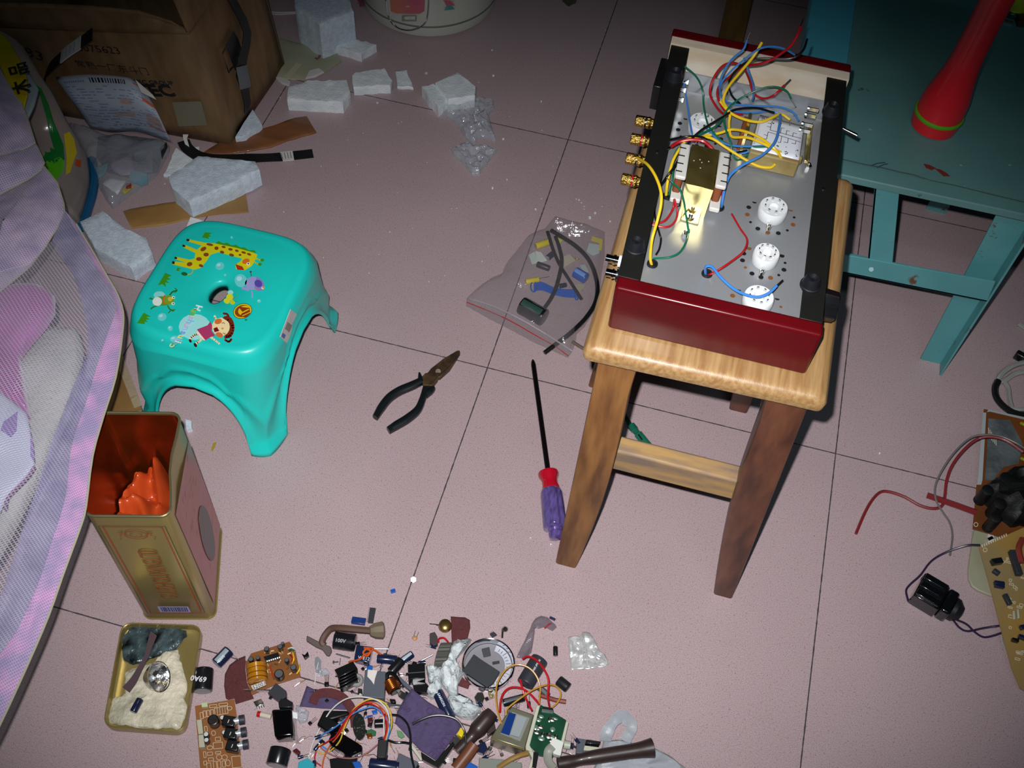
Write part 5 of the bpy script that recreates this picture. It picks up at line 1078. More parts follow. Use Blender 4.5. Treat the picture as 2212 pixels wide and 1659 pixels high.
cc = cover('checked_cloth', ckl, .305, .006, None or mat('white_cotton', '#c6cfe8', .7), 'white cotton cloth with purple checks under the mosquito net', 'cloth', 9, amp=.004)
for pl in ([(8, 912), (38, 890), (36, 930), (24, 945), (2, 930)], [(66, 930), (72, 960), (75, 1000), (66, 985)], [(-40, 850), (-5, 862), (-20, 900), (-50, 890)]):
    g = G(); g.prism([P(x, y, .3125) for x, y in pl], (0, 0, .0008)); put('purple_check', g, mat('purple_check', '#8a6fc0', .7), cc, smooth=False)
g = G(); g.tube([P(x, y, .3115) for x, y in ((74, 1008), (60, 1030), (40, 1050), (22, 1068), (14, 1082), (12, 1100))], .0016, n=5); put('stitched_edge', g, mat('purple_stitch', '#7a4a86', .7), cc)
# ================================================================ hand tools and the bag of parts on the floor
def Z8(X, Y, z=0): return P(780+X*.2773, 740+Y*.2773, z)
m_jaw = mat('worn_tool_steel', '#3a2d22', .5, .3, col2='#5e4a2e', vs=60); m_grip = mat('black_grip', '#10171a', .38, coat=.15)
pl = thing('needle_nose_pliers', 'needle nose pliers with black grips lying open on the floor', 'pliers', tuple(Z8(520, 320)))
def bar(g, c, w, h, z0=0.0, sm=6):
    """bevelled bar following a centre line; w = pixel-width list"""
    pts = cr_([Vector((q[0], q[1], 0)) for q in c], sm); n = len(pts); rs = []
    for i, p in enumerate(pts):
        t = i/(n-1)*(len(w)-1); k = min(len(w)-2, int(t)); wi = w[k]+(w[k+1]-w[k])*(t-k)
        d = (pts[min(i+1, n-1)]-pts[max(0, i-1)]).normalized(); nn = Vector((-d.y, d.x, 0))
        A_, B_ = Z8((p-nn*wi/2).x, (p-nn*wi/2).y, z0), Z8((p+nn*wi/2).x, (p+nn*wi/2).y, z0); ring = []
        for a in range(12):
            t2 = 2*math.pi*a/12; q = A_.lerp(B_, (1-math.copysign(abs(math.cos(t2))**.7, math.cos(t2)))/2); ring.append(q+Vector((0, 0, h/2+h/2*math.copysign(abs(math.sin(t2))**.7, math.sin(t2)))))
        rs.append(ring)
    return g.rings(rs)
g = G(); bar(g, [(112, 602), (160, 525), (220, 450), (300, 395), (400, 352), (470, 318)], [48, 62, 62, 60, 58, 52], .0105); put('grip', g, m_grip, pl)
g = G(); bar(g, [(455, 262), (462, 300), (468, 330)], [18, 44, 50], .010); put('grip_guard', g, m_grip, pl)
g = G(); bar(g, [(213, 702), (280, 660), (360, 612), (440, 545), (478, 465), (505, 375)], [50, 60, 62, 58, 54, 50], .0105); put('grip', g, m_grip, pl)
g = G(); bar(g, [(572, 372), (545, 392), (500, 420)], [24, 48, 60], .010); put('grip_guard', g, m_grip, pl)
g = G(); g.prism([Z8(*q, .001) for q in ((767, 84), (772, 100), (690, 228), (614, 296), (604, 292), (596, 312), (556, 360), (482, 356), (474, 290), (500, 262), (520, 258), (544, 226), (640, 150), (745, 88))], (0, 0, .008)); put('jaws', g, m_jaw, pl, bevel=.0012)
g = G(); g.tube([Z8(770, 90, .0093), Z8(690, 180, .0093), Z8(600, 262, .0093), Z8(520, 340, .0093)], .0003, n=4); put('jaw_seam', g, m_grip, pl)
g = G().cyl(Z8(600, 225, .0085), Z8(600, 225, .0100), .0042, .0038, n=20); put('pivot_bolt', g, m_jaw, pl)
sd = thing('screwdriver', 'long cross-head screwdriver with red and clear purple handle lying on the floor', 'screwdriver', tuple(Z8(1460, 1000)))
a, b = Z8(1337, 132, .0075), Z8(1458, 1015, .0085); d = (b-a).normalized(); L_ = (b-a).length
g = G(); g.lathe(a, b, [(0, .0008), (.004, .0026), (.010, .0036), (L_, .0036)], n=16); put('shaft', g, mat('dark_shaft', '#1b1719', .25, .6), sd)
def along(q0, q1, prof, n=28): 
    g = G(); a, b = Z8(*q0), Z8(*q1); d = (b-a).normalized(); L = (b-a).length; return g.lathe(a, b, [(t*L, r) for t, r in prof], n=n)
put('ferrule', along((1456, 1008, .012), (1482, 1150, .012), [(0, .0085), (.05, .0135), (.2, .0138), (.45, .0105), (.7, .0105), (.95, .0120), (1, .0115)]), mat('red_ferrule', '#b40e26', .22, coat=.6), sd)
a, b = Z8(1480, 1145, .014), Z8(1512, 1455, .014); d = (b-a).normalized(); u_ = Vector((0, 0, 1)); w_ = d.cross(u_).normalized(); u_ = w_.cross(d); L = (b-a).length; rs = []
for t, r in ((0, .011), (.03, .0135), (.12, .0150), (.9, .0155), (.97, .0150), (1, .011)):
    rs.append([a+d*L*t+(u_*math.sin(x)+w_*math.cos(x))*r*(1-(.13 if .08 < t < .95 else .04)*max(0, math.cos(6*x))**2) for x in [2*math.pi*k/72 for k in range(72)]])
put('handle', G().rings(rs), mat('purple_acrylic', '#6a589c', .08, coat=.9, var=.5, vs=60, stretch=(4, 1, 4)), sd, ang=60)
put('handle_end', along((1511, 1450, .013), (1524, 1528, .013), [(0, .0095), (.1, .0098), (.3, .0085), (.45, .0098), (.9, .0092), (1, .006)]), mat('purple_acrylic', '#4a3a86', .08), sd)
gt = thing('mains_tester', 'small green voltage tester screwdriver on the floor under the wooden stool', 'tester', tuple(P(1375, 925, 0)))
a, b, c = P(1343, 884, .005), P(1362, 918, .006), P(1412, 978, .006)
put('shaft', G().cyl(a, b, .0030, n=10), mat('dark_green_shaft', '#12402f', .3, coat=.4), gt)
g = G(); L_ = (c-b).length; g.lathe(b, c, [(0, .0040), (.001, .0058), (.010, .0058), (.012, .0046), (.016, .0046), (.018, .0062), (L_, .0060)], n=12); put('handle', g, mat('green_acrylic', '#1d6f57', .15, coat=.6, var=.3, vs=60), gt, ang=30)
g = G().box(P(1383, 944, .0120), (.010, .002, .001), Matrix.Rotation(-.8, 3, 'Z')); put('pocket_clip', g, m_blk, gt)
g = G(); g.tube([P(1236, 738, .003), P(1262, 754, .003), P(1310, 778, .003)], .0026, n=8); solo('metal_rod', g, mat('dull_rod', '#8b8074', .35, .6), 'dull metal rod poking out from under the front left stool corner', 'rod')
# ---- bag of components
def Z7(X, Y, z=0): return P(980+X*.19895, 460+Y*.19895, z)
def q7(X, Y): return (980+X*.19895, 460+Y*.19895)
zb = [q7(*q) for q in ((1110, 45), (1240, 90), (1330, 112), (1450, 140), (1640, 210), (1640, 480), (1600, 700), (1590, 900), (1520, 1080), (1420, 1240), (1335, 1320), (1320, 1420), (1285, 1510), (1240, 1575), (1080, 1500), (900, 1420), (600, 1262), (350, 1130), (135, 1010), (140, 935), (250, 850), (370, 755), (480, 715), (530, 650), (570, 555), (700, 390), (790, 275), (980, 185), (1060, 90))]
zbag = thing('zip_bag', 'clear zip bag of loose components on the floor left of the wooden stool', 'bag', tuple(Z7(900, 800)))
g = G(); blob(g, dense(zb, 9, .5, 8), .0006, .026, prof=((1, .04), (.97, .25), (.9, .7), (.8, .95), (.65, 1), (.45, 1.02), (.2, 1)), amp=.006, seed=3, fr=.04); put('clear_film', g, film('zip_film', '#c4bfc6', .115, .06, bs=45, bump=1.4), zbag, ang=120)
g = G(); g.tube([Z7(140, 968, .006), Z7(430, 1085, .010), Z7(640, 1185, .013), Z7(900, 1335, .010), Z7(1090, 1440, .008), Z7(1245, 1553, .004)], .0007, n=6); put('red_zip_line', g, mat('red_line', '#b3202a', .4), zbag)
g = G(); g.tube([Z7(170, 930, .006), Z7(420, 1010, .014), Z7(700, 1140, .020), Z7(960, 1290, .018), Z7(1290, 1500, .006)], .0012, n=6); put('zip_rail', g, mat('pale_rail', '#b9b2ba', .3, alpha=.7), zbag)
def lcyl(nm, a, b, w, m, label, cat, z=None, Z=Z7, lead=None, group=None, txt=None, tcol='#c8c8cc', cap=None, sc=None, txs=.55, stripe=None):
    """component lying on its side: a, b axis ends, w width, all read in picture units"""
    s0 = (Z(a[0], a[1])-Z(b[0], b[1])).length/max(1e-6, math.hypot(a[0]-b[0], a[1]-b[1])); r = w/2*s0; z = (r if z is None else z+r); A_, B_ = Z(a[0], a[1], z), Z(b[0], b[1], z); L = (B_-A_).length
    lo_ = A_.lerp(B_, .5); lo_.z = z-r; t = thing(nm, label, cat, tuple(lo_), group=group)
    g = G(); g.lathe(A_, B_, [(0, r*.8), (.0006, r*.97), (L*.06, r), (L*.90, r), (L*.92, r*.95), (L*.94, r), (L-.0006, r*.97), (L, r*.82)], n=22); put('sleeve', g, m, t)
    d = (B_-A_).normalized(); put('end_cap', G().cyl(A_-d*.0002, A_+d*.0002, r*.80, n=20), cap or m_alu, t)
    if lead:
        for k, (x, y) in enumerate(lead): put('lead', G().tube([B_+d.cross(up)*r*.3*(1 if k else -1)-d*.001, Z(x, y, max(.001, z*.3))], .0004, n=6, sm=0), m_nickel, t)
    if stripe:
        g = G(); v = (CAM-lo_).normalized(); v = (v-d*v.dot(d)).normalized(); w_ = d.cross(v)
        for k in range(5):
            a0, a1 = R(-70+k*9+25), R(-70+(k+1)*9+25); g.add([A_+d*L*.06+(v*math.cos(a0)+w_*math.sin(a0))*r*1.012, A_+d*L*.90+(v*math.cos(a0)+w_*math.sin(a0))*r*1.012, A_+d*L*.90+(v*math.cos(a1)+w_*math.sin(a1))*r*1.012, A_+d*L*.06+(v*math.cos(a1)+w_*math.sin(a1))*r*1.012], [(0, 1, 2, 3)])
        put('stripe', g, mat('stripe_'+stripe.strip('#'), stripe, .4), t)
    if txt:
        v = (CAM-lo_).normalized(); v = (v-d*v.dot(d)).normalized(); p_ = A_+d*L*.12+v*(r+.0004); M = frame(p_, p_+d, p_+v.cross(d)); put('printed_text', text_g(G(), txt, r*txs*2, M, align='LEFT', bold=.00008), mat('ink_'+tcol.strip('#'), tcol, .4), t, smooth=False)
    return t
m_capk = mat('black_sleeve', '#15171b', .25, coat=.3); m_capb = mat('navy_sleeve', '#18223f', .22, coat=.4); m_yel = mat('yellow_sleeve', '#d8c21a', .35, coat=.2); m_blu = mat('blue_sleeve', '#1b57b0', .3, coat=.3)
lcyl('capacitor', (735, 1000), (985, 1140), 190, m_capk, 'largest black capacitor in the zip bag, near its red seal', 'capacitor', z=.001, stripe='#2f4a44')
lcyl('capacitor', (1315, 640), (1440, 715), 115, m_blu, 'bright blue capacitor inside the zip bag', 'capacitor', z=.001, stripe='#6b9be0')
lcyl('capacitor', (890, 362), (1040, 312), 72, m_yel, 'long yellow capacitor at the top end of the zip bag', 'capacitor', z=.001)
lcyl('capacitor', (782, 748), (925, 722), 62, m_yel, 'short yellow capacitor beside the blue wire coil in the zip bag', 'capacitor', z=.001, lead=[(1040, 690)])
lcyl('capacitor', (905, 555), (1040, 605), 66, mat('plum_sleeve', '#2c2432', .4), 'small dark cylinder beside the white slips in the zip bag', 'capacitor', z=.001)
lcyl('capacitor', (1020, 490), (1090, 430), 55, m_capb, 'small navy capacitor crossed by the black sleeving in the zip bag', 'capacitor', z=.001)
lcyl('capacitor', (1145, 795), (1225, 780), 50, m_capb, 'small navy capacitor behind the blue wire coil in the zip bag', 'capacitor', z=.001)
def slip(poly, col, lab, z=.001, h=.0008, nm='paper_slip'):
    g = G(); g.prism([Z7(*q, z) for q in poly], (0, 0, h)); return solo(nm, g, mat('slip_'+col.strip('#'), col, .55), lab, 'paper slip', bevel=.0002)
slip([(815, 460), (880, 420), (905, 545), (850, 560)], '#c2cfc8', 'pale green white slip at the left among the parts in the zip bag'); slip([(885, 415), (950, 430), (1015, 520), (930, 545), (900, 530)], '#cbd6d2', 'pale slip overlapping its neighbour among the parts in the zip bag', .002)
slip([(1180, 480), (1260, 450), (1320, 520), (1200, 590)], '#b9b39c', 'beige square card among the parts in the zip bag'); slip([(1370, 570), (1425, 560), (1465, 640), (1410, 660)], '#a9b8bb', 'grey white slip behind the bright blue capacitor', .001)
slip([(1440, 420), (1470, 330), (1590, 350), (1580, 440), (1510, 465)], '#b7c3c6', 'white slip at the stool end of the zip bag'); slip([(1500, 255), (1620, 290), (1605, 410), (1575, 400), (1580, 330), (1490, 300)], '#cfc25a', 'folded yellow note at the stool end of the zip bag', .003)
slip([(1300, 800), (1360, 770), (1430, 790), (1370, 860)], '#a6a284', 'olive beige card under the end of the blue coil in the zip bag'); slip([(1090, 310), (1120, 270), (1190, 295), (1130, 350)], '#cfc94e', 'pale yellow tag beside the long yellow capacitor', .002)
wc = thing('wire_coil', 'bundle of bright blue wire wound flat in the zip bag', 'wire', tuple(Z7(1090, 860)))
for k in range(9):
    o = k*11-44; c = [(870, 800+o), (960, 795+o*.9), (1080, 845+o*.8), (1200, 870+o*.85), (1320, 875+o*.9), (1345, 890+o*.5)]
    g = G(); g.tube([Z7(x, y, .004+.0012*(k % 3)) for x, y in c], .0010, n=6); put('strand', g, m_blu, wc)
for x0, y0, rx, ry in ((868, 800, 32, 55), (1335, 890, 22, 52)):
    g = G(); g.tube([Z7(x0+rx*math.cos(t), y0+ry*math.sin(t), .006) for t in [2*math.pi*k/10 for k in range(11)]], .0011, n=6); put('loop', g, m_blu, wc)
g = G(); g.tube([Z7(*q) for q in ((1060, 190, .006), (1200, 275, .010), (1350, 380, .012), (1480, 530, .012), (1555, 750, .012), (1545, 950, .012), (1450, 1120, .012), (1290, 1285, .011), (1130, 1410, .008), (985, 1520, .004))], .0034, n=12); sv = solo('rubber_sleeving', g, m_bp, 'long curved length of black sleeving running through the zip bag', 'sleeving')
g = G(); g.tube([Z7(*q) for q in ((1018, 200, .010), (1080, 400, .013), (1150, 560, .015), (1250, 720, .012), (1390, 940, .006))], .0028, n=10, flat=.5); solo('rubber_sleeving', g, m_bp, 'black strap in the zip bag ending by the olive beige card', 'sleeving')
g = G(); g.tube([Z7(*q) for q in ((1105, 255, .014), (1150, 390, .0175), (1172, 540, .020), (1120, 780, .016), (1060, 920, .012), (990, 1025, .010))], .0030, n=10, flat=.5); solo('rubber_sleeving', g, m_bp, 'black strap in the zip bag ending by the largest black capacitor', 'sleeving')
g = G().cyl(Z7(1310, 495, .003), Z7(1375, 510, .003), .0010, n=8); solo('gold_pin', g, m_brass, 'tiny gold pin beside the beige card in the zip bag', 'pin')
# small stray things
g = G(); g.prism([P(x, y, .0005) for x, y in ((456, 972), (460, 958), (468, 955), (464, 966), (459, 975))], (0, 0, .0006)); solo('yellow_scrap', g, mat('ochre', '#a08a2a', .6), 'tiny ochre scrap on the floor between tin and turquoise stool', 'scrap')
g = G().cyl(P(893, 1252, 0), P(893, 1252, .005), .0036, n=6); g.cyl(P(893, 1252, .005), P(893, 1252, .007), .002, n=8); solo('hex_nut', g, m_steel, 'small bright nut alone on the floor above the scrap heap', 'nut', smooth=False)
g = G().box(P(849, 1277, .002), (.006, .004, .004), Matrix.Rotation(.6, 3, 'Z')); solo('blue_connector', g, m_blu, 'tiny blue part alone on the floor above the scrap heap', 'component')
# ================================================================ the heap of salvaged electronic parts (front)
def Ha(X, Y, z=0): return P(400+X*.22247, 1290+Y*.22243, z)
def Hb(X, Y, z=0): return P(720+X*.22247, 1290+Y*.22243, z)
def Hc(X, Y, z=0): return P(1040+X*.22245, 1290+Y*.22243, z)
MMZ = (Hb(900, 800)-Hb(901, 800)).length          # one zoomed unit in metres
def pz(z, Z, poly): return [Z(x, y, z) for x, y in poly]
def item(nm, lab, cat, Z, c, group=None, z=0): return thing(nm, lab, cat, tuple(Z(c[0], c[1], z)), group=group)
def blockg(Z, top, h, z0=0): return G().prism(pz(z0+h, Z, top), (0, 0, -h))
def block(nm, Z, top, h, m, lab, cat, z0=0, bevel=.0006, **k): return solo(nm, blockg(Z, top, h, z0), m, lab, cat, bevel=bevel, **k)
def sheet(nm, Z, poly, m, lab, cat, h=.0008, z0=.0003, wave=.003, seed=0, n=8, **k):
    g = G(); pl_ = [Z(x, y, z0) for x, y in poly]; c = sum(pl_, Vector())/len(pl_); out = []
    for i in range(len(pl_)):
        a, b = pl_[i], pl_[(i+1) % len(pl_)]
        for q in range(3): out.append(a.lerp(b, q/3))
    rs = []
    for f in (1, .85, .65, .4, .15, .01): rs.append([c+(p-c)*f+Vector((0, 0, wave*(1-f*.3)*abs(noise.noise(Vector(((c+(p-c)*f).x*30, (c+(p-c)*f).y*30, seed)))))) for p in out])
    g.rings(rs, caps=False); return solo(nm, g, m, lab, cat, solid=-h, ang=50, **k)
def wirez(nm, Z, pts, r, m, lab, cat='wire', parent=None, flat=1, group=None):
    g = G(); g.tube([Z(*(q if len(q) == 3 else (q[0], q[1], r*1.1))) for q in pts], r, n=7, sm=5, flat=flat)
    return put(nm, g, m, parent, label=lab) if parent else solo(nm, g, m, lab, cat, group=group)
def onto(p, Z, poly, h, m, nm, z, **k): return put(nm, G().prism(pz(z, Z, poly), (0, 0, h)), m, p, smooth=False, **k)
def cyl_up(p, Z, c, r, z0, h, m, nm, topm=None, cross=False):
    b = Z(c[0], c[1], z0+h); b.z = z0; g = G(); g.lathe(b, b+up, [(0, r), (h*.12, r), (h*.16, r*.94), (h*.2, r), (h-.0004, r*.98), (h, r*.88)], n=18); o = put(nm, g, m, p)
    if topm:
        g = G(); g.lathe(b+up*h, b+up*(h+1), [(0.00005, r*.80), (.0002, r*.78)], n=16); e = put('top_foil', g, topm, o)
        if cross: g = G().box(b+up*(h+.00035), (r*1.3, .0003, .0002)); put('vent_line', g, m_hole, o)
    return o
m_sand = mat('maroon_sandpaper', '#5e2f31', .9, col2='#54292c', vs=260, bump=.6, bs=900); m_psand = mat('purple_sandcloth', '#564a6e', .9, col2='#4c4163', vs=200, bump=.6, bs=800)
m_pcb = mat('tan_circuit_board', '#84501f', .5, col2='#75461c', vs=20); m_pcbl = mat('light_circuit_board', '#8f5a2a', .5, col2='#825024', vs=16); m_silk = mat('silkscreen', '#d8cfb8', .5)
m_grn = mat('green_circuit_board', '#0f4a30', .3, col2='#0a3824', vs=50, coat=.4); m_dark = mat('dark_grey_plastic', '#2f333a', .45); m_heat = mat('black_anodised', '#0c0d0f', .3, coat=.2); m_gry = mat('grey_plastic', '#4f545e', .45)
m_rubr = mat('brown_rubber', '#5e453a', .55, var=.15, vs=20); m_rubd = mat('dark_brown_rubber', '#352826', .42, var=.2, vs=30, coat=.15); m_rubl = mat('orange_brown_rubber', '#74452e', .45, var=.2, vs=20); m_cot = mat('white_film_wad', '#d3dadc', .5, col2='#bcc5c8', vs=90, bump=1.5, bs=220, sss=0)
m_amber = mat('amber_tape', '#c98818', .12, col2='#a86c10', vs=30, coat=.8); m_cop = mat('copper_wire', '#b8622a', .25, .9)
# capacitors and cylinders lying loose
lcyl('capacitor', (300, 650), (430, 515), 128, m_capb, 'navy blue capacitor with white lettering lying right of the tin lid', 'capacitor', Z=Ha, z=0, lead=[(520, 607)], txt='2200', stripe='#8fa0a8', tcol='#c9d2dc', txs=.32)
t = lcyl('capacitor', (168, 915), (185, 700), 180, m_capk, 'stout black capacitor marked in white touching the tin lid', 'capacitor', Z=Ha, z=0)
q, w_ = Ha(208, 800, .0395), Ha(130, 790, .0395); put('printed_text', text_g(G(), '69A0', .0085, frame(q, w_, q+up.cross(w_-q)), align='LEFT', bold=.0002), mat('ink_white', '#d8d8dc', .4), t, smooth=False)
lcyl('capacitor', (1445, 415), (1655, 445), 172, m_capk, 'largest black capacitor in the heap, under the brown rubber hose', 'capacitor', Z=Ha, z=0, txt='100V', tcol='#8f97a0', txs=.28)
lcyl('capacitor', (425, 597), (620, 612), 92, m_capb, 'navy axial capacitor lying level in the middle of the heap top', 'capacitor', Z=Hb, z=0, lead=[(700, 620)])
lcyl('capacitor', (560, 730), (665, 610), 100, m_capk, 'black capacitor lying across the end of the level navy one', 'capacitor', Z=Hb, z=.003, lead=[(560, 790)])
lcyl('capacitor', (665, 625), (770, 550), 78, m_capb, 'short capacitor with a pale stripe pointing up right', 'capacitor', Z=Hb, z=0, stripe='#a9b7c0')
lcyl('capacitor', (1010, 920), (1140, 1180), 110, m_capb, 'navy capacitor with white print half under the purple cloth', 'capacitor', Z=Hb, z=0, txt='SAMXON', tcol='#c9d2dc', txs=.3)
t = lcyl('capacitor', (570, 600), (420, 850), 165, m_dark, 'dark grey capacitor with white print under the red wire', 'capacitor', Z=Hc, z=0, txt='1000uF 50V', tcol='#c9ced6', txs=.16)
lcyl('capacitor', (745, 805), (845, 885), 105, m_rub, 'small black rubber cylinder right of the heap', 'rubber cap', Z=Hc, z=0)
lcyl('capacitor', (210, 1030), (415, 975), 80, m_capk, 'thin black capacitor above the open metal box', 'capacitor', Z=Hc, z=0, stripe='#4f565c')
lcyl('capacitor', (885, 1640), (930, 1470), 215, m_capk, 'black cylinder with a navy lug at the bottom edge', 'capacitor', Z=Ha, z=0)
lcyl('capacitor', (500, 1225), (400, 1230), 85, m_capk, 'small black capacitor beside the round speckled board', 'capacitor', Z=Hb, z=.002)
lcyl('capacitor', (350, 1620), (640, 1655), 120, m_capb, 'navy capacitor cut by the bottom edge beside the ribbon connector', 'capacitor', Z=Hb, z=0)
lcyl('capacitor', (463, 1085), (538, 950), 82, m_capb, 'dark blue capacitor lying on the glue in the tin lid', 'capacitor', Z=lambda X, Y, z=0: P(190+X*.2104, 1310+Y*.2104, z), z=.006, lead=[(640, 890)])
# sandpaper and cloth
sheet('sandpaper', Ha, [(585, 570), (510, 598), (430, 660), (385, 750), (378, 860), (395, 985), (420, 998), (478, 985), (490, 1040), (668, 985), (600, 830), (585, 700)], m_sand, 'round maroon sandpaper piece under the board with the amber coil', 'sandpaper', seed=1)
sheet('sandpaper', Hb, [(1140, 190), (1280, 200), (1325, 225), (1330, 300), (1305, 400), (1280, 445), (1150, 440)], m_sand, 'maroon sandpaper square beside the bronze transistor', 'sandpaper', seed=2)
sheet('sandpaper', Hb, [(1195, 800), (1245, 770), (1325, 850), (1310, 895), (1180, 850)], m_sand, 'maroon sandpaper corner under the chrome ringed dial', 'sandpaper', seed=3)
ps = sheet('abrasive_cloth', Hb, [(760, 890), (920, 1020), (1060, 1100), (1180, 1160), (1242, 1262), (1120, 1430), (1000, 1592), (850, 1500), (740, 1380), (598, 1222), (620, 1110), (690, 990)], m_psand, 'large purple abrasive cloth square in the middle of the heap', 'abrasive cloth', z0=.012, wave=.006, seed=4)
sheet('abrasive_cloth', Ha, [(1180, 860), (1330, 930), (1500, 1010), (1610, 1060), (1560, 1095), (1330, 1080), (1110, 1062)], m_psand, 'purple abrasive cloth strip left of the wire bundle', 'abrasive cloth', z0=.004, seed=5)
for s_, a, b, sz in (('OP', (905, 1075), (960, 1130), .012), ('KUNE', (1165, 1300), (985, 1500), .014), ('10', (765, 1180), (820, 1225), .010), ('60', (680, 1060), (730, 1100), .009)):
    q, w_ = Hb(*a, .0185), Hb(*b, .0185); put('printed_text', text_g(G(), s_, sz, frame(q, w_, q+up.cross(w_-q)), align='LEFT', bold=.0002), mat('dim_purple_ink', '#46375f', .8), ps, smooth=False)
wirez('leather_strip', Ha, [(1235, 1035, .008), (1275, 950, .010), (1380, 925, .012), (1500, 955, .012), (1590, 1040, .011), (1640, 1150, .010), (1655, 1260, .006)], .0055, m_sand, 'curved brown leather strip lying over the purple cloth strip', 'strip', flat=.25)
# board with amber coil
b1 = item('circuit_board', 'tan circuit board with a fat amber coil lying on the sandpaper', 'circuit board', Ha, (850, 680)); Z1 = .006
put('board', blockg(Ha, [(585, 640), (640, 545), (1012, 430), (1070, 520), (1122, 772), (870, 850), (645, 950), (600, 800)], .0016, Z1-.0016), m_pcb, b1, bevel=.0003)
a, b = Ha(690, 655, Z1+.012), Ha(705, 830, Z1+.012); d = (b-a); L_ = d.length; g = G(); g.lathe(a, b, [(0, .0085), (L_*.02, .0105)]+[(L_*k/24, .0112+.0004*(k % 2)) for k in range(1, 24)]+[(L_*.98, .0105), (L_, .0085)], n=26); tc_ = put('coil', g, m_amber, b1, label='amber taped coil')
for k in (2, 4, 6): u = k/7.5; put('coil_band', G().lathe(a+d*u, b, [(0, .0118), (.0008, .0119)], n=24), mat('brown_band', '#6a4210', .3), tc_)
g = G(); g.prism([Ha(*q, Z1+.0235) for q in ((640, 860), (770, 815), (785, 850), (660, 900))], (0, 0, -.002)); lb3 = put('coil_label', g, m_lab, b1); q, w_ = Ha(655, 882, Z1+.0242), Ha(770, 838, Z1+.0242); put('printed_text', text_g(G(), '52001', .0062, frame(q, w_, q+up.cross(w_-q)), align='LEFT'), m_print, lb3, smooth=False)
g = G(); g.box(Ha(700, 905, Z1+.003), (.030, .0014, .004), Matrix.Rotation(.25, 3, 'Z')); put('coil_pins', g, m_nickel, b1)
onto(b1, Ha, [(765, 590), (905, 548), (922, 590), (785, 632)], .004, m_bp, 'chip', Z1)
g = G()
for k in range(7): g.box(Ha(795+k*20, 634-k*6, Z1+.0015), (.0012, .003, .001))
put('chip_pins', g, m_nickel, b1)
for c, r, h in (((790, 500), .0052, .012), ((920, 478), .0052, .012), ((945, 448), .0036, .010), ((637, 600), .0055, .010), ((705, 588), .0042, .010), ((910, 742), .0092, .014), ((1050, 680), .0060, .012), ((985, 610), .0045, .010)): cyl_up(b1, Ha, c, r*.62, Z1, h*.8, m_capk, 'capacitor', mat('dull_can_top', '#5d6268', .4, .3))
onto(b1, Ha, [(820, 700), (840, 695), (882, 800), (858, 806)], .010, mat('rust_film', '#8f3a14', .3, coat=.5), 'film_capacitor', Z1)
rnd = random.Random(21)
for k in range(18):
    x, y = rnd.uniform(760, 1060), rnd.uniform(520, 790); q = Ha(x, y-.1*(x-760), Z1+.0008); put('resistor', G().cyl(q, q+Vector((rnd.uniform(-1, 1), rnd.uniform(-1, 1), 0)).normalized()*.004, .0008, n=7), mat(['tan_r', 'cream_r', 'brown_r'][k % 3], ['#b8925a', '#c9b98c', '#5a3420'][k % 3], .4), b1)
for c, pts in (('white', [(1000, 500, .02), (1040, 490, .024), (1065, 525, .018)]), ('green', [(1010, 520, .018), (1035, 505, .026), (1062, 520, .02)]), ('yellow', [(1045, 540, .012), (1055, 600, .018), (1040, 640, .012)]), ('red', [(1020, 560, .012), (1045, 590, .018), (1035, 630, .012)]), ('yellow', [(1085, 740, .012), (1110, 700, .016), (1108, 655, .01)])):
    wirez('jumper_wire', Ha, pts, .0009, WC.get(c) or mat('white_wire', '#d0d0c8', .4), None, parent=b1)
# lower left board with phono sockets
b2 = item('circuit_board', 'long tan circuit board with three phono sockets, cut by the bottom edge', 'circuit board', Ha, (320, 1400)); Z2_ = .003
put('board', blockg(Ha, [(95, 1055), (475, 990), (500, 1160), (560, 1720), (150, 1720)], .0016, Z2_-.0016), m_pcbl, b2, bevel=.0003)
for k, y0 in enumerate((1215, 1335, 1455)):
    x0 = 385+k*18; g = G(); g.box(Ha(x0+45, y0, Z2_+.006), (.0150, .0120, .012), Matrix.Rotation(.12, 3, 'Z')); sk = put('phono_socket', g, m_bp, b2, bevel=.0015, label='black phono socket')
    a, b = Ha(x0+88, y0-10, Z2_+.008), Ha(x0+172, y0-25, Z2_+.008); g = G(); L_ = (b-a).length; g.lathe(a, b, [(0, .0042), (L_*.5, .0042), (L_*.9, .0040), (L_, .0034), (L_, .0020)], n=18); put('barrel', g, mat('satin_silver', '#c9ccd0', .35, .5), sk); g = G(); a2 = a.lerp(b, .62); g.lathe(a2, b, [(0, .0055), (.006, .0055)], n=18); put('collar', g, m_dark, sk); put('mark', G().box(Ha(x0+35, y0-10, Z2_+.0122), (.0008, .004, .0003)), m_lab, sk)
cyl_up(b2, Ha, (270, 1190), .0064, Z2_, .014, m_bp, 'capacitor', m_nickel, True)
for c, r in (((360, 1168), .0042), ((378, 1312), .0042), ((203, 1330), .0046), ((206, 1386), .0044)): cyl_up(b2, Ha, c, r*.68, Z2_, .009, m_bp, 'capacitor', mat('pale_can', '#c9ced0', .3))
onto(b2, Ha, [(125, 1215), (172, 1208), (188, 1345), (142, 1352)], .008, mat('cream_connector', '#b5b29a', .5), 'connector', Z2_); onto(b2, Ha, [(142, 1362), (188, 1355), (205, 1475), (150, 1480)], .008, mat('cream_connector', '#b5b29a', .5), 'connector', Z2_); onto(b2, Ha, [(165, 1042), (222, 1036), (228, 1078), (170, 1082)], .005, mat('pale_green_terminal', '#b9c49a', .5), 'terminal', Z2_)
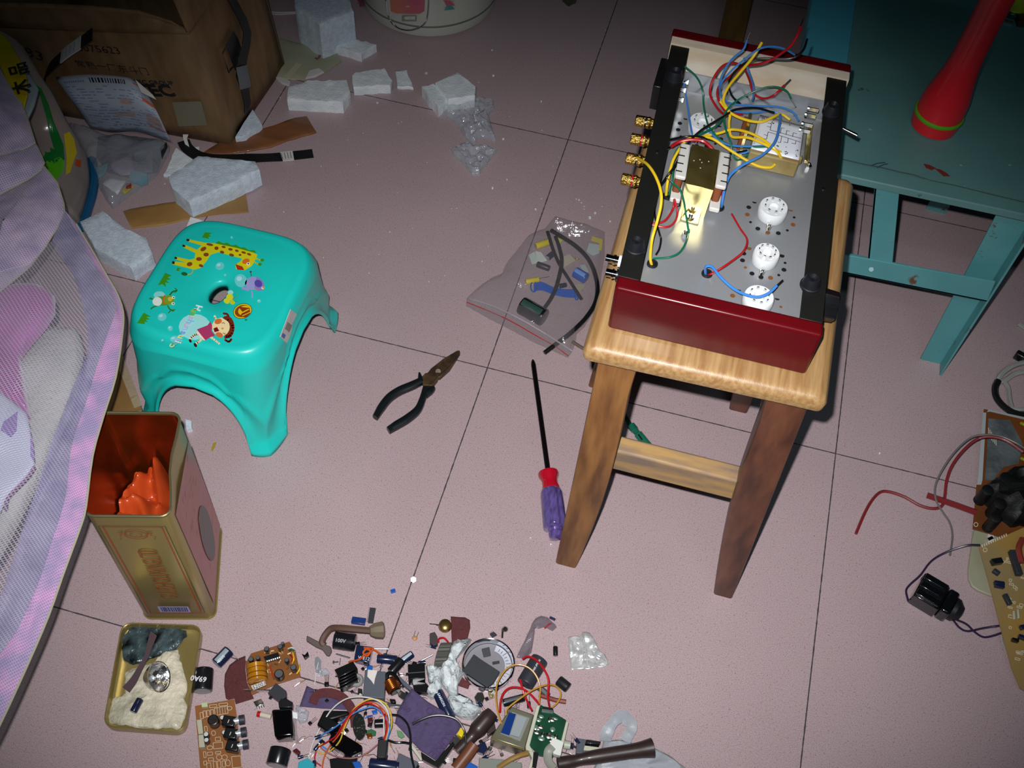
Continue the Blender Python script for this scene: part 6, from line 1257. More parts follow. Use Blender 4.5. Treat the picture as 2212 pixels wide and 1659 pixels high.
def outl(p, Z, c, w, h, z, rot=-.1, nm='printed_outline', ell=False):
    g = G(); n_ = 12 if ell else 4; pts = []
    for k in range(n_):
        if ell: x, y = math.cos(2*math.pi*k/n_)*w/2, math.sin(2*math.pi*k/n_)*h/2
        else: x, y = ((-w/2, -h/2), (w/2, -h/2), (w/2, h/2), (-w/2, h/2))[k]
        pts.append((c[0]+x*math.cos(rot)-y*math.sin(rot), c[1]+x*math.sin(rot)+y*math.cos(rot)))
    for k in range(n_):
        a, b = Vector(pts[k]+(0,)), Vector(pts[(k+1) % n_]+(0,)); d = (b-a).normalized(); m_ = Vector((-d.y, d.x, 0))*1.8; g.add([Z(v.x, v.y, z) for v in (a+m_, b+m_, b-m_, a-m_)], [(0, 1, 2, 3)])
    put(nm, g, m_silk, p, smooth=False)
zz = Z2_+.0003
for c, w, h in (((272, 1057), 70, 26), ((370, 1042), 84, 26), ((160, 1150), 28, 60), ((190, 1135), 28, 60), ((225, 1130), 28, 60), ((262, 1122), 28, 60), ((300, 1112), 26, 70), ((325, 1108), 26, 70), ((350, 1103), 26, 70), ((375, 1098), 26, 70), ((400, 1094), 26, 70), ((318, 1378), 50, 36), ((318, 1440), 90, 60), ((240, 1520), 50, 30), ((320, 1510), 50, 22), ((250, 1575), 48, 30), ((190, 1530), 22, 56), ((195, 1610), 30, 36), ((202, 1280), 24, 50), ((500, 1600), 90, 110), ((230, 1640), 40, 60), ((290, 1630), 30, 70), ((330, 1625), 30, 70), ((375, 1620), 30, 60)): outl(b2, Ha, c, w, h, zz)
for c, w, h in (((430, 1078), 50, 38), ((275, 1320), 40, 46), ((240, 1462), 56, 38), ((330, 1555), 56, 50), ((382, 1555), 56, 50), ((415, 1610), 46, 60)): outl(b2, Ha, c, w, h, zz, ell=True)
# single parts, left side
t = item('metal_connector', 'small chrome pin connector below the sandpaper', 'connector', Ha, (710, 1050)); put('shell', blockg(Ha, [(660, 1015), (735, 985), (765, 1035), (690, 1065)], .007), m_nickel, t, bevel=.0005)
for k in range(5): put('pin', G().cyl(Ha(670+k*20, 1065-k*6, .003), Ha(680+k*22, 1098-k*8, .001), .0005, n=6), m_nickel, t)
block('square_block', Ha, [(880, 832), (982, 910), (982, 965), (915, 1010), (800, 930)], .010, m_dark, 'dark grey square cap leaning above the black power brick', 'component')
block('bracket', Ha, [(905, 1020), (930, 985), (985, 985), (1045, 1020), (1040, 1070), (910, 1072)], .012, m_bp, 'small black bracket joining the grey cap and the black brick', 'component')
t = item('power_brick', 'glossy black rectangular brick in the left part of the heap', 'adapter', Ha, (945, 1240)); put('case', blockg(Ha, [(835, 1085), (1035, 1080), (1052, 1350), (868, 1362)], .022), mat('gloss_black', '#08080a', .12, coat=.6), t, bevel=.003, seg=3)
t = item('red_tipped_lead', 'white lead with a red tip beside the black brick', 'lead', Ha, (760, 1145)); put('lead', G().cyl(Ha(730, 1138, .004), Ha(835, 1162, .004), .0030, n=12), mat('cream_lead', '#c9c2b0', .4), t); put('tip', G().cyl(Ha(700, 1133, .004), Ha(732, 1139, .004), .0034, n=12), mat('red_tip', '#b01a14', .3), t)
block('white_connector', Ha, [(1035, 1110), (1095, 1118), (1090, 1180), (1038, 1170)], .008, m_cer, 'small white connector against the black brick', 'connector')
wirez('twin_wire', Ha, [(1062, 1170, .006), (1055, 1260, .004), (1062, 1340, .003), (1090, 1420, .002)], .0009, mat('clear_grey_wire', '#9a8f92', .4), 'pale twin wire hanging from the white connector'); wirez('twin_wire', Ha, [(1078, 1170, .006), (1075, 1260, .004), (1085, 1350, .003), (1110, 1425, .002)], .0009, mat('clear_grey_wire', '#9a8f92', .4), 'second pale wire beside the twin wire of the white connector')
crumple([(640, 1522), (652, 1530), (668, 1540), (664, 1560), (650, 1566), (640, 1548)], .006, 'clear plastic scrap beside the white connector', 8)
block('screw_lug', Ha, [(855, 1440), (880, 1438), (892, 1500), (850, 1500)], .012, m_capb, 'navy plastic lug at the top of the black bottom cylinder', 'lug', z0=.0)
t = item('machine_screw', 'bright round headed screw in the upper left of the heap', 'screw', Ha, (1450, 632)); put('head', G().lathe(Ha(1430, 632, .0034), Ha(1450, 632, .0034), [(0, .0010), (.001, .0022), (.002, .0024), (.0025, .0014)], n=16), m_steel, t); put('thread', G().cyl(Ha(1445, 632, .003), Ha(1488, 628, .002), .0010, n=10), m_steel, t)
g = G().cyl(Ha(1465, 552, .001), Ha(1600, 592, .002), .0011, n=8); solo('steel_pin', g, m_steel, 'long thin steel pin pointing at the orange tie', 'pin'); g = G().cyl(Ha(1508, 592, .001), Ha(1500, 660, .001), .0005, n=6); solo('steel_pin', g, m_steel, 'short thin wire below the long steel pin', 'pin')
g = G(); g.tube([Ha(1258, 850, .001), Ha(1268, 750, .003), Ha(1290, 650, .004), Ha(1298, 600, .002)], .0005, n=6); t = item('feather', 'small grey feather on the floor left of the heap', 'feather', Ha, (1285, 650)); put('quill', g, m_lab, t); g = G(); g.prism([Ha(*q, .0035) for q in ((1262, 590), (1290, 575), (1318, 610), (1318, 690), (1298, 740), (1270, 735), (1258, 660))], (0, 0, .0006)); put('vane', g, mat('grey_feather', '#8b9198', .6, var=.2, vs=90, alpha=.75), t)
crumple([(686, 1444), (706, 1446), (714, 1456), (700, 1462), (684, 1462)], .003, 'tiny clear plastic scrap below the grey feather', 9)
block('black_nut', Ha, [(1130, 545), (1160, 560), (1190, 525), (1202, 565), (1160, 598)], .006, m_heat, 'tiny black folded metal clip above the feather', 'clip')
# rubber hose with flat end and cone
t = item('rubber_hose', 'brown rubber hose with flat tongue and flared end along the heap top', 'hose', Ha, (1500, 330))
wirez('tube', Ha, [(1810, 325, .020), (1640, 310, .022), (1500, 298, .020), (1420, 305, .014), (1360, 370, .009), (1330, 440, .007), (1350, 470, .006)], .0042, m_rubr, None, parent=t)
put('tongue', G().prism(pz(.008, Ha, [(1180, 368), (1290, 425), (1370, 460), (1415, 480), (1425, 520), (1398, 568), (1370, 560), (1330, 505), (1270, 480), (1175, 420)]), (0, 0, -.005)), mat('grey_rubber', '#5a504c', .6), t, bevel=.0012)
a, b = Hb(350, 330, .020), Hb(490, 318, .017); L_ = (b-a).length; put('cone', G().lathe(a, b, [(0, .0045), (L_*.05, .0062), (L_*.4, .0095), (L_*.9, .0108), (L_, .0090), (L_, .003)], n=9), mat('tan_rubber', '#6f6350', .6), t, ang=20)
block('film_capacitor', Hb, [(185, 185), (318, 202), (303, 262), (170, 245)], .006, mat('blue_box', '#16336e', .35, coat=.3), 'blue box capacitor above the brown hose', 'capacitor')
def chip(Z, poly, lab, h=.004, npin=6, sides=(1,), z0=.0015, m=None):
    t = item('chip', lab, 'chip', Z, poly[0]); put('package', blockg(Z, poly, h, z0), m or m_dark, t, bevel=.0003); p = [Vector(q+(0,)) for q in poly]
    for s_ in sides:
        a, b, c = p[s_], p[(s_+1) % 4], p[(s_+2) % 4]; out = (a-(p[(s_-1) % 4])).normalized()*14
        for k in range(npin): q = a.lerp(b, (k+.5)/npin); put('pin', G().cyl(Z(q.x, q.y, z0+.001), Z(q.x+out.x, q.y+out.y, .0006), .0004, n=5), m_nickel, t)
chip(Hb, [(412, 104), (385, 245), (335, 243), (356, 98)], 'upright dark chip with a comb of pins above the hose cone', npin=10, sides=(2, ))
t = item('square_capacitor', 'square navy part tied with orange wire in the upper heap', 'component', Hb, (290, 560)); put('case', blockg(Hb, [(225, 462), (382, 480), (345, 640), (200, 600)], .014), m_capb, t, bevel=.001); q, w_ = Hb(240, 585, .0145), Hb(330, 600, .0145); put('printed_text', text_g(G(), 'WE12', .0055, frame(q, w_, q+up.cross(w_-q)), align='LEFT'), mat('ink_white', '#d8d8dc', .4), t, smooth=False)
for k, pts in enumerate(([(300, 490, .02), (340, 495, .022), (385, 500, .018), (350, 540, .018), (300, 560, .02), (260, 600, .016), (150, 630, .004)], [(305, 500, .021), (360, 520, .023), (330, 570, .021), (290, 540, .02), (320, 500, .022)], [(380, 500, .018), (440, 540, .012), (490, 580, .004)])): wirez('orange_wire', Hb, pts, .0012, mat('orange_wire', '#c2531c', .4), ['orange wire knotted over the square navy part', 'loop of orange wire on the square navy part', 'orange wire end reaching toward the level navy capacitor'][k])
t = item('heatsink', 'black finned heatsink with a grey ring beside it', 'heatsink', Hb, (130, 760)); put('plate', blockg(Hb, [(10, 702), (190, 622), (235, 690), (55, 780)], .016), m_heat, t, bevel=.0006)
for k in range(5): put('fin', blockg(Hb, [(40+k*6, 770+k*28), (215+k*4, 690+k*26), (222+k*4, 704+k*26), (46+k*6, 784+k*28)], .014), m_heat, t, bevel=.0004)
for q in ((20, 770), (45, 880)): put('pin', G().cyl(Hb(q[0]+20, q[1], .004), Hb(q[0], q[1], .003), .0009, n=6), m_nickel, t)
c = Hb(228, 808, .006); g = G(); rs = []
for k in range(32):
    a = 2*math.pi*k/32; o = Vector((math.cos(a), math.sin(a), 0)); rs.append([c+o*(.0056+.0026*math.cos(b))+up*.0032*math.sin(b) for b in [2*math.pi*j/10 for j in range(10)]])
g.rings(rs+[rs[0]], caps=False); solo('ferrite_ring', g, mat('grey_ferrite', '#8a8d8c', .5), 'grey ferrite ring against the black heatsink', 'ring')
t = item('relay', 'dark grey relay box with a white sticker in the middle left of the heap', 'relay', Hb, (400, 850)); put('case', blockg(Hb, [(308, 702), (512, 722), (495, 985), (285, 965)], .016), m_gry, t, bevel=.001); put('sticker', G().prism(pz(.0163, Hb, [(335, 705), (430, 712), (405, 790), (395, 850), (368, 810), (330, 770)]), (0, 0, .0002)), m_lab, t, smooth=False)
block('ceramic_capacitor', Hb, [(320, 690), (350, 655), (385, 665), (375, 700), (340, 712)], .006, m_blu, 'small bright blue disc capacitor above the grey relay', 'capacitor', z0=.001)
t = item('inductor', 'copper wound inductor in the centre of the heap', 'inductor', Hb, (570, 860)); a, b = Hb(545, 810, .011), Hb(600, 915, .011); L_ = (b-a).length; put('winding', G().lathe(a, b, [(0, .006)]+[(L_*k/16, .0084+.0004*(k % 2)) for k in range(1, 16)]+[(L_, .006)], n=20), m_cop, t); put('core', G().cyl(a-(b-a)*.1, b+(b-a)*.1, .0064, n=14), m_heat, t)
g = G(); g.tube([Hb(520, 830, .012), Hb(530, 740, .018), Hb(600, 760, .018), Hb(650, 850, .012)], .0022, n=6); put('clip', g, m_heat, t)
t = item('relay', 'tall black square relay left of the white film wad', 'relay', Hb, (805, 780)); put('case', blockg(Hb, [(722, 652), (886, 637), (892, 785), (728, 800)], .020), m_heat, t, bevel=.0007); put('seam', G().prism(pz(.0203, Hb, [(724, 735), (890, 722), (890, 728), (724, 741)]), (0, 0, .0002)), m_gry, t, smooth=False)
block('switch_body', Hb, [(760, 810), (900, 830), (960, 900), (930, 940), (790, 915)], .010, m_heat, 'black part tucked under the tall black relay', 'component')
for (x0, y0, x1, y1, l_) in ((375, 500, 535, 502, 'level bare steel lead at the top of the heap'), (850, 620, 965, 560, 'bare steel lead above the tall black relay'), (455, 690, 480, 640, 'short lead beside the level navy capacitor'), (610, 680, 640, 760, 'thin lead beside the copper inductor')): solo('steel_lead', G().cyl(Hb(x0, y0, .002), Hb(x1, y1, .003), .0011, n=8), m_steel, l_, 'lead')
# white film wads
def wad(poly, h, lab, seed): g = G(); blob(g, dense(poly, 7, 1.2, seed), .0006, h, prof=((1, .3), (.93, .7), (.82, .9), (.68, 1), (.5, 1.05), (.3, 1), (.12, 1)), amp=.004, seed=seed, fr=.010, ridge=True); solo('film_wad', g, m_cot, lab, 'plastic film', ang=50)
def hb(*q): return [(720+x*.22247, 1290+y*.22243) for x, y in q]
wad(hb((1130, 490), (1180, 440), (1290, 415), (1340, 430), (1300, 490), (1240, 560), (1190, 610), (1200, 680), (1260, 760), (1220, 840), (1170, 880), (1215, 930), (1200, 970), (1120, 950), (1060, 870), (1030, 760), (1060, 670), (1110, 590)), .018, 'long white crumpled film wad between the relay and the chrome dial', 3)
wad(hb((900, 690), (980, 680), (1040, 700), (1050, 820), (1050, 900), (1020, 980), (950, 1000), (905, 960), (960, 900), (920, 820)), .014, 'white crumpled film wad touching the tall black relay', 4)
wad(hb((1130, 950), (1230, 980), (1330, 1020), (1420, 1060), (1430, 1120), (1360, 1200), (1280, 1190), (1200, 1160), (1130, 1100), (1100, 1020)), .016, 'white crumpled film wad right of the purple cloth', 5)
# bronze transistor, connectors, trimmer
t = item('power_transistor', 'round bronze metal can transistor at the top of the heap', 'transistor', Hb, (1090, 265)); c = Hb(1085, 265, .008); c.z = .001; g = G(); g.lathe(c, c+up, [(0, .0080), (.002, .0084), (.003, .0082), (.007, .0072), (.0085, .0050), (.009, .001)], n=28); put('can', g, mat('bronze', '#8a7444', .3, .85), t)
for q in ((935, 258), (1000, 275)): put('lead', G().cyl(Hb(1040, 270, .004), Hb(*q, .001), .0006, n=6), m_nickel, t)
block('grey_connector', Hb, [(935, 350), (985, 335), (1010, 380), (1015, 455), (975, 470), (935, 440)], .009, mat('brown_grey', '#3c3638', .5), 'small brown grey connector left of the sandpaper square', 'connector')
wirez('red_wire', Hb, [(1020, 440, .006), (1025, 405, .010), (1070, 395, .014), (1110, 430, .012), (1128, 470, .004)], .0012, WC['red'], 'small red wire loop beside the brown grey connector')
a, b = Hb(1010, 560, .014), Hb(1130, 555, .014); L_ = (b-a).length; g = G(); rs = []
for t_ in (0, .04, .96, 1): rs.append([a+(b-a)*t_+Vector((0, math.cos(x), math.sin(x)))*(.0138 if .01 < t_ < .99 else .012)*(1+.05*math.cos(x*18)) for x in [2*math.pi*k/72 for k in range(72)]])
g.rings(rs); solo('ribbed_knob', g, mat('ribbed_grey', '#4a4a46', .6), 'grey ribbed knob half covered by the white film wad', 'knob')
t = item('ceramic_capacitor', 'tiny orange ceramic capacitor alone above the heap', 'capacitor', Hb, (790, 395)); c = Hb(790, 398, .003); put('disc', G().ball(c, (.0034, .0030, .0018), n=8), mat('orange_ceramic', '#b8865c', .4), t)
for s_ in (-1, 1): put('lead', G().cyl(c+Vector((s_*.0018, .002, 0)), c+Vector((s_*.0022, .009, -.001)), .0004, n=5), m_nickel, t)
# chrome ringed dial with parts inside
dl = item('panel_meter', 'round chrome rimmed glass dial with scale, near the top right of the heap', 'meter', Hb, (1510, 645)); dc = Hb(1508, 645, .012); dc.z = 0; RD = 262*MMZ
g = G(); g.lathe(dc, dc+up, [(.0005, RD*.9), (.0005, RD*.98), (.004, RD), (.012, RD), (.0145, RD*.975), (.0140, RD*.93), (.010, RD*.90), (.003, RD*.89)], n=64, caps=False); put('rim', g, m_chrome, dl, ang=50)
def DP(a, r, z): return dc + Vector((math.cos(R(a)), math.sin(R(a)), 0))*RD*r + up*z
g = G(); g.add([DP(a*10, .88, .0035) for a in range(36)], [tuple(range(36))]); put('dial_face', g, mat('dial_cream', '#86848a', .5), dl)
g = G(); arc = [DP(-75+k*10, .86, .0042) for k in range(17)]; arc2 = [DP(-75+k*10, .48+.02*k*(k < 8)+.14*(k >= 8), .0042) for k in range(17)]; g.prism(arc+arc2[::-1], (0, 0, .0003)); sc_ = put('scale', g, mat('scale_white', '#c9cdd8', .4), dl)
for k in range(15):
    g = G(); a = -68+k*10; g.add([DP(a-.8, .66, .0048), DP(a+.8, .66, .0048), DP(a+.8, .78 if k % 3 else .84, .0048), DP(a-.8, .78 if k % 3 else .84, .0048)], [(0, 1, 2, 3)]); put('scale_mark', g, mat('scale_red', '#a0505a', .5) if 3 < k < 8 else m_print, sc_, smooth=False)
block('magnet', Hb, [(1365, 552), (1430, 600), (1618, 722), (1555, 830), (1492, 872), (1255, 712)], .006, mat('slate', '#2e3236', .55), 'large dark slate rectangle lying inside the chrome dial', 'plate', z0=.010)
chip(Hb, [(1440, 500), (1515, 482), (1530, 560), (1460, 575)], 'small black square transistor lying inside the chrome dial', z0=.006, npin=3, sides=(2,))
g = G().cyl(Hb(1545, 642, .008), Hb(1612, 630, .008), .0018, n=10); solo('black_rod', g, m_bp, 'tiny black rod lying on the scale of the chrome dial', 'rod')
g = G(); g.lathe(dc+up*.0122, dc+up, [(0, .001), (.0003, RD*.45), (0, RD*.9)], n=48, caps=False); put('glass', g, film('dial_glass', '#e8ecf2', .05, .02, bump=.05), dl)
chip(Hb, [(1520, 352), (1560, 335), (1590, 362), (1545, 385)], 'small black transistor outside the top of the chrome dial', npin=3, sides=(0,))
t = item('terminal_lug', 'small bright crimped lug above the chrome dial', 'lug', Hb, (1650, 330)); put('tube', G().cyl(Hb(1640, 400, .002), Hb(1645, 300, .004), .0014, n=8), m_nickel, t); put('lug', G().ball(Hb(1668, 310, .004), (.004, .004, .003), n=6), m_nickel, t)
# crystals, transistor row
block('crystal_can', Hb, [(1368, 965), (1398, 922), (1450, 918), (1470, 975), (1450, 1030), (1390, 1025)], .008, m_nickel, 'bright metal crystal can flashing white below the dial', 'crystal', bevel=.001)
block('crystal_can', Hb, [(1500, 930), (1545, 925), (1560, 950), (1530, 970)], .006, mat('pale_gold', '#c9b87a', .25, .8), 'small pale gold can right of the bright crystal', 'crystal')
chip(Hb, [(1215, 930), (1330, 985), (1315, 1025), (1205, 975)], 'black flat chip between the film wads', npin=5, sides=(2,), m=m_heat)
# thick brown rubber tubes
def hose(Z, pts, prof, m, lab, n=14):
    p = cr_([Z(*q) for q in pts], 6); p = resample(p, len(prof)*3); rs = []
    for i, c in enumerate(p):
        t_ = i/(len(p)-1)*(len(prof)-1); k = min(len(prof)-2, int(t_)); r = prof[k]+(prof[k+1]-prof[k])*(t_-k); d = (p[min(i+1, len(p)-1)]-p[max(0, i-1)]).normalized(); u = (up-d*d.z).normalized(); w = d.cross(u)
        rs.append([c+(u*math.sin(x)+w*math.cos(x))*r for x in [2*math.pi*j/n for j in range(n)]])
    return solo('rubber_hose', G().rings(rs), m, lab, 'hose', ang=50)
hose(Hb, [(1545, 1120, .018), (1440, 1240, .016), (1330, 1370, .012), (1200, 1500, .011)], [.0075, .0098, .0098, .0102, .0072, .0070, .0066, .0062], m_rubd, 'dark brown rubber tube with a collar running down from the dial')
hose(Hb, [(1375, 1425, .022), (1300, 1530, .018), (1190, 1670, .014)], [.0068, .0072, .0072, .0072, .0072], m_rubl, 'orange brown rubber tube leaving through the bottom edge')
hose(Hc, [(742, 1622, .018), (860, 1600, .018), (1050, 1560, .020), (1300, 1520, .022), (1500, 1490, .024), (1660, 1462, .024)], [.0075, .0078, .0062, .0076, .0082, .0083, .0083, .0084, .0092, .0112], m_rubd, 'dark rubber tube with a flared end across the white plastic bag')
g = G(); g.tube([Hc(160, 1659, .012), Hc(260, 1590, .018), (Hc(360, 1540, .02)), Hc(450, 1515, .018)], .0030, n=8); solo('tan_cable', g, mat('tan_cable', '#8f6f3a', .4), 'tan cable curving up from the bottom edge to the metal box', 'cable')
# open metal box with blue window
mb = item('metal_box', 'open tinplate box with a blue strip, right of the brown tubes', 'box', Hc, (280, 1280)); HB = .030
bx = [(290, 1062), (512, 1140), (420, 1478), (85, 1368)]
put('case', blockg(Hc, bx, HB), mat('tinplate', '#8a8a78', .35, .7, col2='#74745f', vs=30), mb, bevel=.0012)
onto(mb, Hc, [(300, 1115), (470, 1175), (375, 1400), (185, 1325)], .0004, mat('box_inside', '#7c8078', .5), 'top_recess', HB+.0003); onto(mb, Hc, [(268, 1120), (335, 1140), (270, 1345), (188, 1318)], .0012, mat('blue_foil', '#0f3274', .25, coat=.5), 'blue_strip', HB+.0008); onto(mb, Hc, [(345, 1145), (440, 1180), (365, 1365), (280, 1340)], .002, mat('grey_pad', '#8b9498', .5), 'grey_pad', HB+.0008)
put('brass_edge', G().tube([Hc(90, 1368, HB+.0005), Hc(250, 1425, HB+.0005), Hc(418, 1478, HB+.0005)], .0010, n=6), m_brl, mb)
# green board in a white frame
gb = item('circuit_board', 'green circuit board in a white frame standing beside the metal box', 'circuit board', Hc, (640, 1300)); HG = .020
put('board', blockg(Hc, [(575, 1042), (822, 1192), (775, 1400), (690, 1560), (560, 1540), (468, 1440)], .0016, HG-.0016), m_grn, gb, bevel=.0004)
m_wf = mat('cream_white_plastic', '#b9bba8', .45)
for pl_ in ([(535, 1052), (572, 1046), (470, 1435), (500, 1500), (430, 1480), (430, 1360), (470, 1290)], [(822, 1200), (848, 1215), (800, 1420), (772, 1400)], [(455, 1490), (520, 1500), (490, 1659), (455, 1659), (490, 1560)]): put('frame', blockg(Hc, pl_, .012, HG-.010), m_wf, gb, bevel=.0008)
put('connector', blockg(Hc, [(690, 1358), (805, 1402), (790, 1450), (770, 1540), (700, 1520), (660, 1430)], .010, HG), mat('white_connector', '#d6dad2', .4), gb, bevel=.001)
wirez('grey_cable', Hc, [(690, 1450, .032), (650, 1500, .032), (650, 1590, .026), (700, 1660, .020)], .0050, mat('grey_cable', '#8f9186', .45), None, parent=gb, flat=.4)
rnd = random.Random(6)
for k in range(16):
    u, v = rnd.random(), rnd.random(); q = Hc(575+u*200-v*70, 1100+u*110+v*250, HG); put('solder_blob', G().ball(q, (.0016+.003*rnd.random(), .0016+.002*rnd.random(), .0009), n=5), mat('solder', '#7f9a8a', .25, .5) if k % 2 else m_nickel, gb)
put('chip', blockg(Hc, [(600, 1060), (690, 1075), (700, 1100), (590, 1085)], .006, HG), m_bp, gb)
put('dark_slot', blockg(Hc, [(505, 1500), (555, 1510), (530, 1650), (495, 1640)], .004, HG-.002), m_hole, gb)
# arching red and ochre wires above it
for c, pts, lb_ in (('red', [(660, 1060, .02), (645, 960, .035), (650, 800, .045), (600, 690, .045), (530, 610, .04), (450, 575, .035), (400, 600, .028)], 'tallest red wire arching over the dark grey capacitor'), ('red', [(180, 1120, .012), (185, 1020, .02), (215, 930, .026), (280, 880, .028), (370, 880, .028), (450, 920, .028), (520, 990, .026), (560, 1040, .022)], 'red wire arching in front of the chrome dial'), ('red', [(375, 800, .026), (395, 880, .026), (430, 980, .024), (490, 1100, .032)], 'short straight red wire crossing the two red arches'),
    ('ochre', [(195, 1230, .032), (160, 1120, .036), (140, 960, .038), (160, 820, .038), (240, 700, .04), (340, 655, .04), (450, 680, .04), (530, 760, .038), (570, 870, .034), (565, 960, .028), (560, 1040, .022)], 'large ochre wire loop over the dial and capacitor'), ('ochre', [(240, 1145, .032), (255, 1080, .034), (380, 980, .036), (500, 900, .036), (640, 850, .034), (730, 870, .03), (770, 940, .026), (740, 1020, .022), (670, 1085, .021)], 'ochre wire loop reaching right beside the small rubber cylinder')):
    wirez('hookup_wire', Hc, pts, .0013 if c == 'red' else .0010, WC.get(c) or mat('ochre_wire', '#b8862a', .35, coat=.2), lb_)
wirez('brown_sleeve', Hc, [(560, 950, .008), (640, 975, .006), (720, 1000, .004), (820, 1018, .003)], .0028, mat('brown_wire', '#7a3f34', .4), 'brown sleeved lead pointing right from the green board', 'lead'); wirez('grey_sleeve', Hc, [(560, 880, .006), (610, 920, .006), (650, 960, .006)], .0038, m_gry, 'short dark grey sleeve above the green board', 'sleeve')
# zip bag curl, foil, small bits
g = G(); poly = [(1040+x*.22245, 1290+y*.22243) for x, y in ((340, 590), (400, 470), (450, 370), (480, 290), (520, 230), (580, 200), (650, 218), (690, 260), (730, 295), (690, 330), (612, 292), (545, 285), (495, 330), (485, 430), (485, 540), (420, 600))]
blob(g, dense(poly, 7, .6, 4), .0006, .020, prof=((1, .1), (.9, .6), (.7, 1), (.4, 1.1), (.15, 1)), amp=.004, seed=2, fr=.02); t = solo('zip_bag', g, film('grey_film', '#8f8590', .42, .15), 'empty curled grey zip bag behind the chrome dial', 'bag', ang=60, loc=tuple(Hc(450, 400)))
put('red_zip_line', G().tube([Hc(612, 300, .019), Hc(645, 270, .021), Hc(675, 255, .019)], .0009, n=5), mat('red_line', '#b3202a', .4), t); put('red_zip_line', G().tube([Hc(488, 335, .02), Hc(520, 290, .022)], .0006, n=5), mat('red_line', '#b3202a', .4), t)
fp = [(845, 388), (905, 372), (958, 378), (975, 345), (1010, 335), (1050, 345), (1080, 385), (1110, 430), (1130, 480), (1150, 520), (1200, 555), (1222, 600), (1235, 655), (1180, 680), (1120, 690), (1050, 695), (960, 700), (872, 706), (860, 620), (850, 530), (843, 450)]
def foilz(x, y): return .002+.0035*abs(noise.noise(Vector((x*.012, y*.012, 4))))+.004*max(0, 1-abs(x-975-.15*(y-380))/26)+.006*max(0, 1-abs((x-1120)+.6*(y-620))/40)*(y > 480)
g = G(); c0 = Vector((1010, 530, 0)); dn = [Vector(q+(0,)) for q in fp]; dn2 = []
for i in range(len(dn)):
    for k in range(3): dn2.append(dn[i].lerp(dn[(i+1) % len(dn)], k/3))
g.rings([[Hc(c0.x+(p.x-c0.x)*f, c0.y+(p.y-c0.y)*f, foilz(c0.x+(p.x-c0.x)*f, c0.y+(p.y-c0.y)*f)) for p in dn2] for f in (1, .9, .8, .7, .6, .5, .4, .3, .2, .1, .02)], caps=False)
solo('foil_sheet', g, mat('crinkled_foil', '#eef1f2', .26, .6, bump=.35, bs=40), 'crinkled silver foil sheet alone right of the heap', 'foil', solid=.0003, ang=6)
g = G().box(Hc(690, 208, .001), (.0075, .0032, .002), Matrix.Rotation(-.2, 3, 'Z')); solo('tiny_resistor', g, mat('dark_blue_bit', '#20204a', .4), 'tiny dark blue part above the curled zip bag', 'component', bevel=.0003)
lcyl('capacitor', (718, 480), (720, 570), 46, m_capk, 'tiny black capacitor alone left of the foil sheet', 'capacitor', Z=Hc, z=0, lead=[(700, 440)])
# white plastic carrier bag bottom right
g = G(); hp = cr_([Hc(*q) for q in ((1200, 1400, .010), (1215, 1330, .016), (1270, 1230, .020), (1350, 1160, .020), (1430, 1200, .018), (1465, 1260, .016), (1430, 1330, .014), (1385, 1400, .010))], 6); rs = []
for i, c in enumerate(hp):
    d = (hp[min(i+1, len(hp)-1)]-hp[max(0, i-1)]).normalized(); w = d.cross(up).normalized(); ww = .0070*(1+.4*noise.noise(c*60)); rs.append([c-w*ww, c+up*.0035+Vector((0, 0, .003*noise.noise(c*90))), c+w*ww, c-up*.001])
g.rings(rs); m_pb = mat('white_poly_bag', '#c3ccd2', .35, col2='#b3bcc6', vs=30, alpha=.48, bump=1, bs=60); t = item('plastic_bag', 'thin white plastic carrier bag at the bottom edge right of the heap', 'bag', Hc, (1500, 1560)); put('handle', g, m_pb, t, ang=60)
g = G(); blob(g, dense([(1040+x*.22245, 1290+y*.22243) for x, y in ((1180, 1410), (1290, 1395), (1420, 1415), (1560, 1450), (1690, 1480), (1820, 1550), (1990, 1670), (1990, 1800), (1150, 1800), (1080, 1680), (1150, 1560))], 10, .8, 7), .0006, .012, prof=((1, .2), (.95, .7), (.85, 1), (.7, 1), (.5, 1), (.25, 1)), amp=.004, seed=9, fr=.02, ridge=True); put('body', g, m_pb, t, ang=40)
block('grey_module', Hc, [(930, 1368), (1020, 1382), (1005, 1440), (985, 1520), (918, 1515)], .010, m_gry, 'grey module left of the white carrier bag', 'component'); block('black_module', Hc, [(1020, 1380), (1160, 1400), (1150, 1430), (1015, 1420)], .012, m_bp, 'slim black module beside the grey one', 'component'); block('white_block', Hc, [(1000, 1438), (1170, 1460), (1170, 1498), (990, 1485)], .010, m_wf, 'white slotted block under the slim black module', 'component')
g = G(); g.cyl(Hc(800, 1430, .012), Hc(862, 1440, .012), .0048, n=14); solo('nylon_spacer', g, mat('nylon', '#aab0a0', .4), 'translucent nylon cylinder right of the green board connector', 'spacer')
for k, (a, b) in enumerate((((870, 1430), (1060, 1520)), ((880, 1450), (1020, 1500)))): solo('steel_lead', G().cyl(Hc(*a, .008), Hc(*b, .004), .0008, n=6), m_steel, ['upper of two thin leads by the nylon cylinder', 'lower of two thin leads by the nylon cylinder'][k], 'lead')
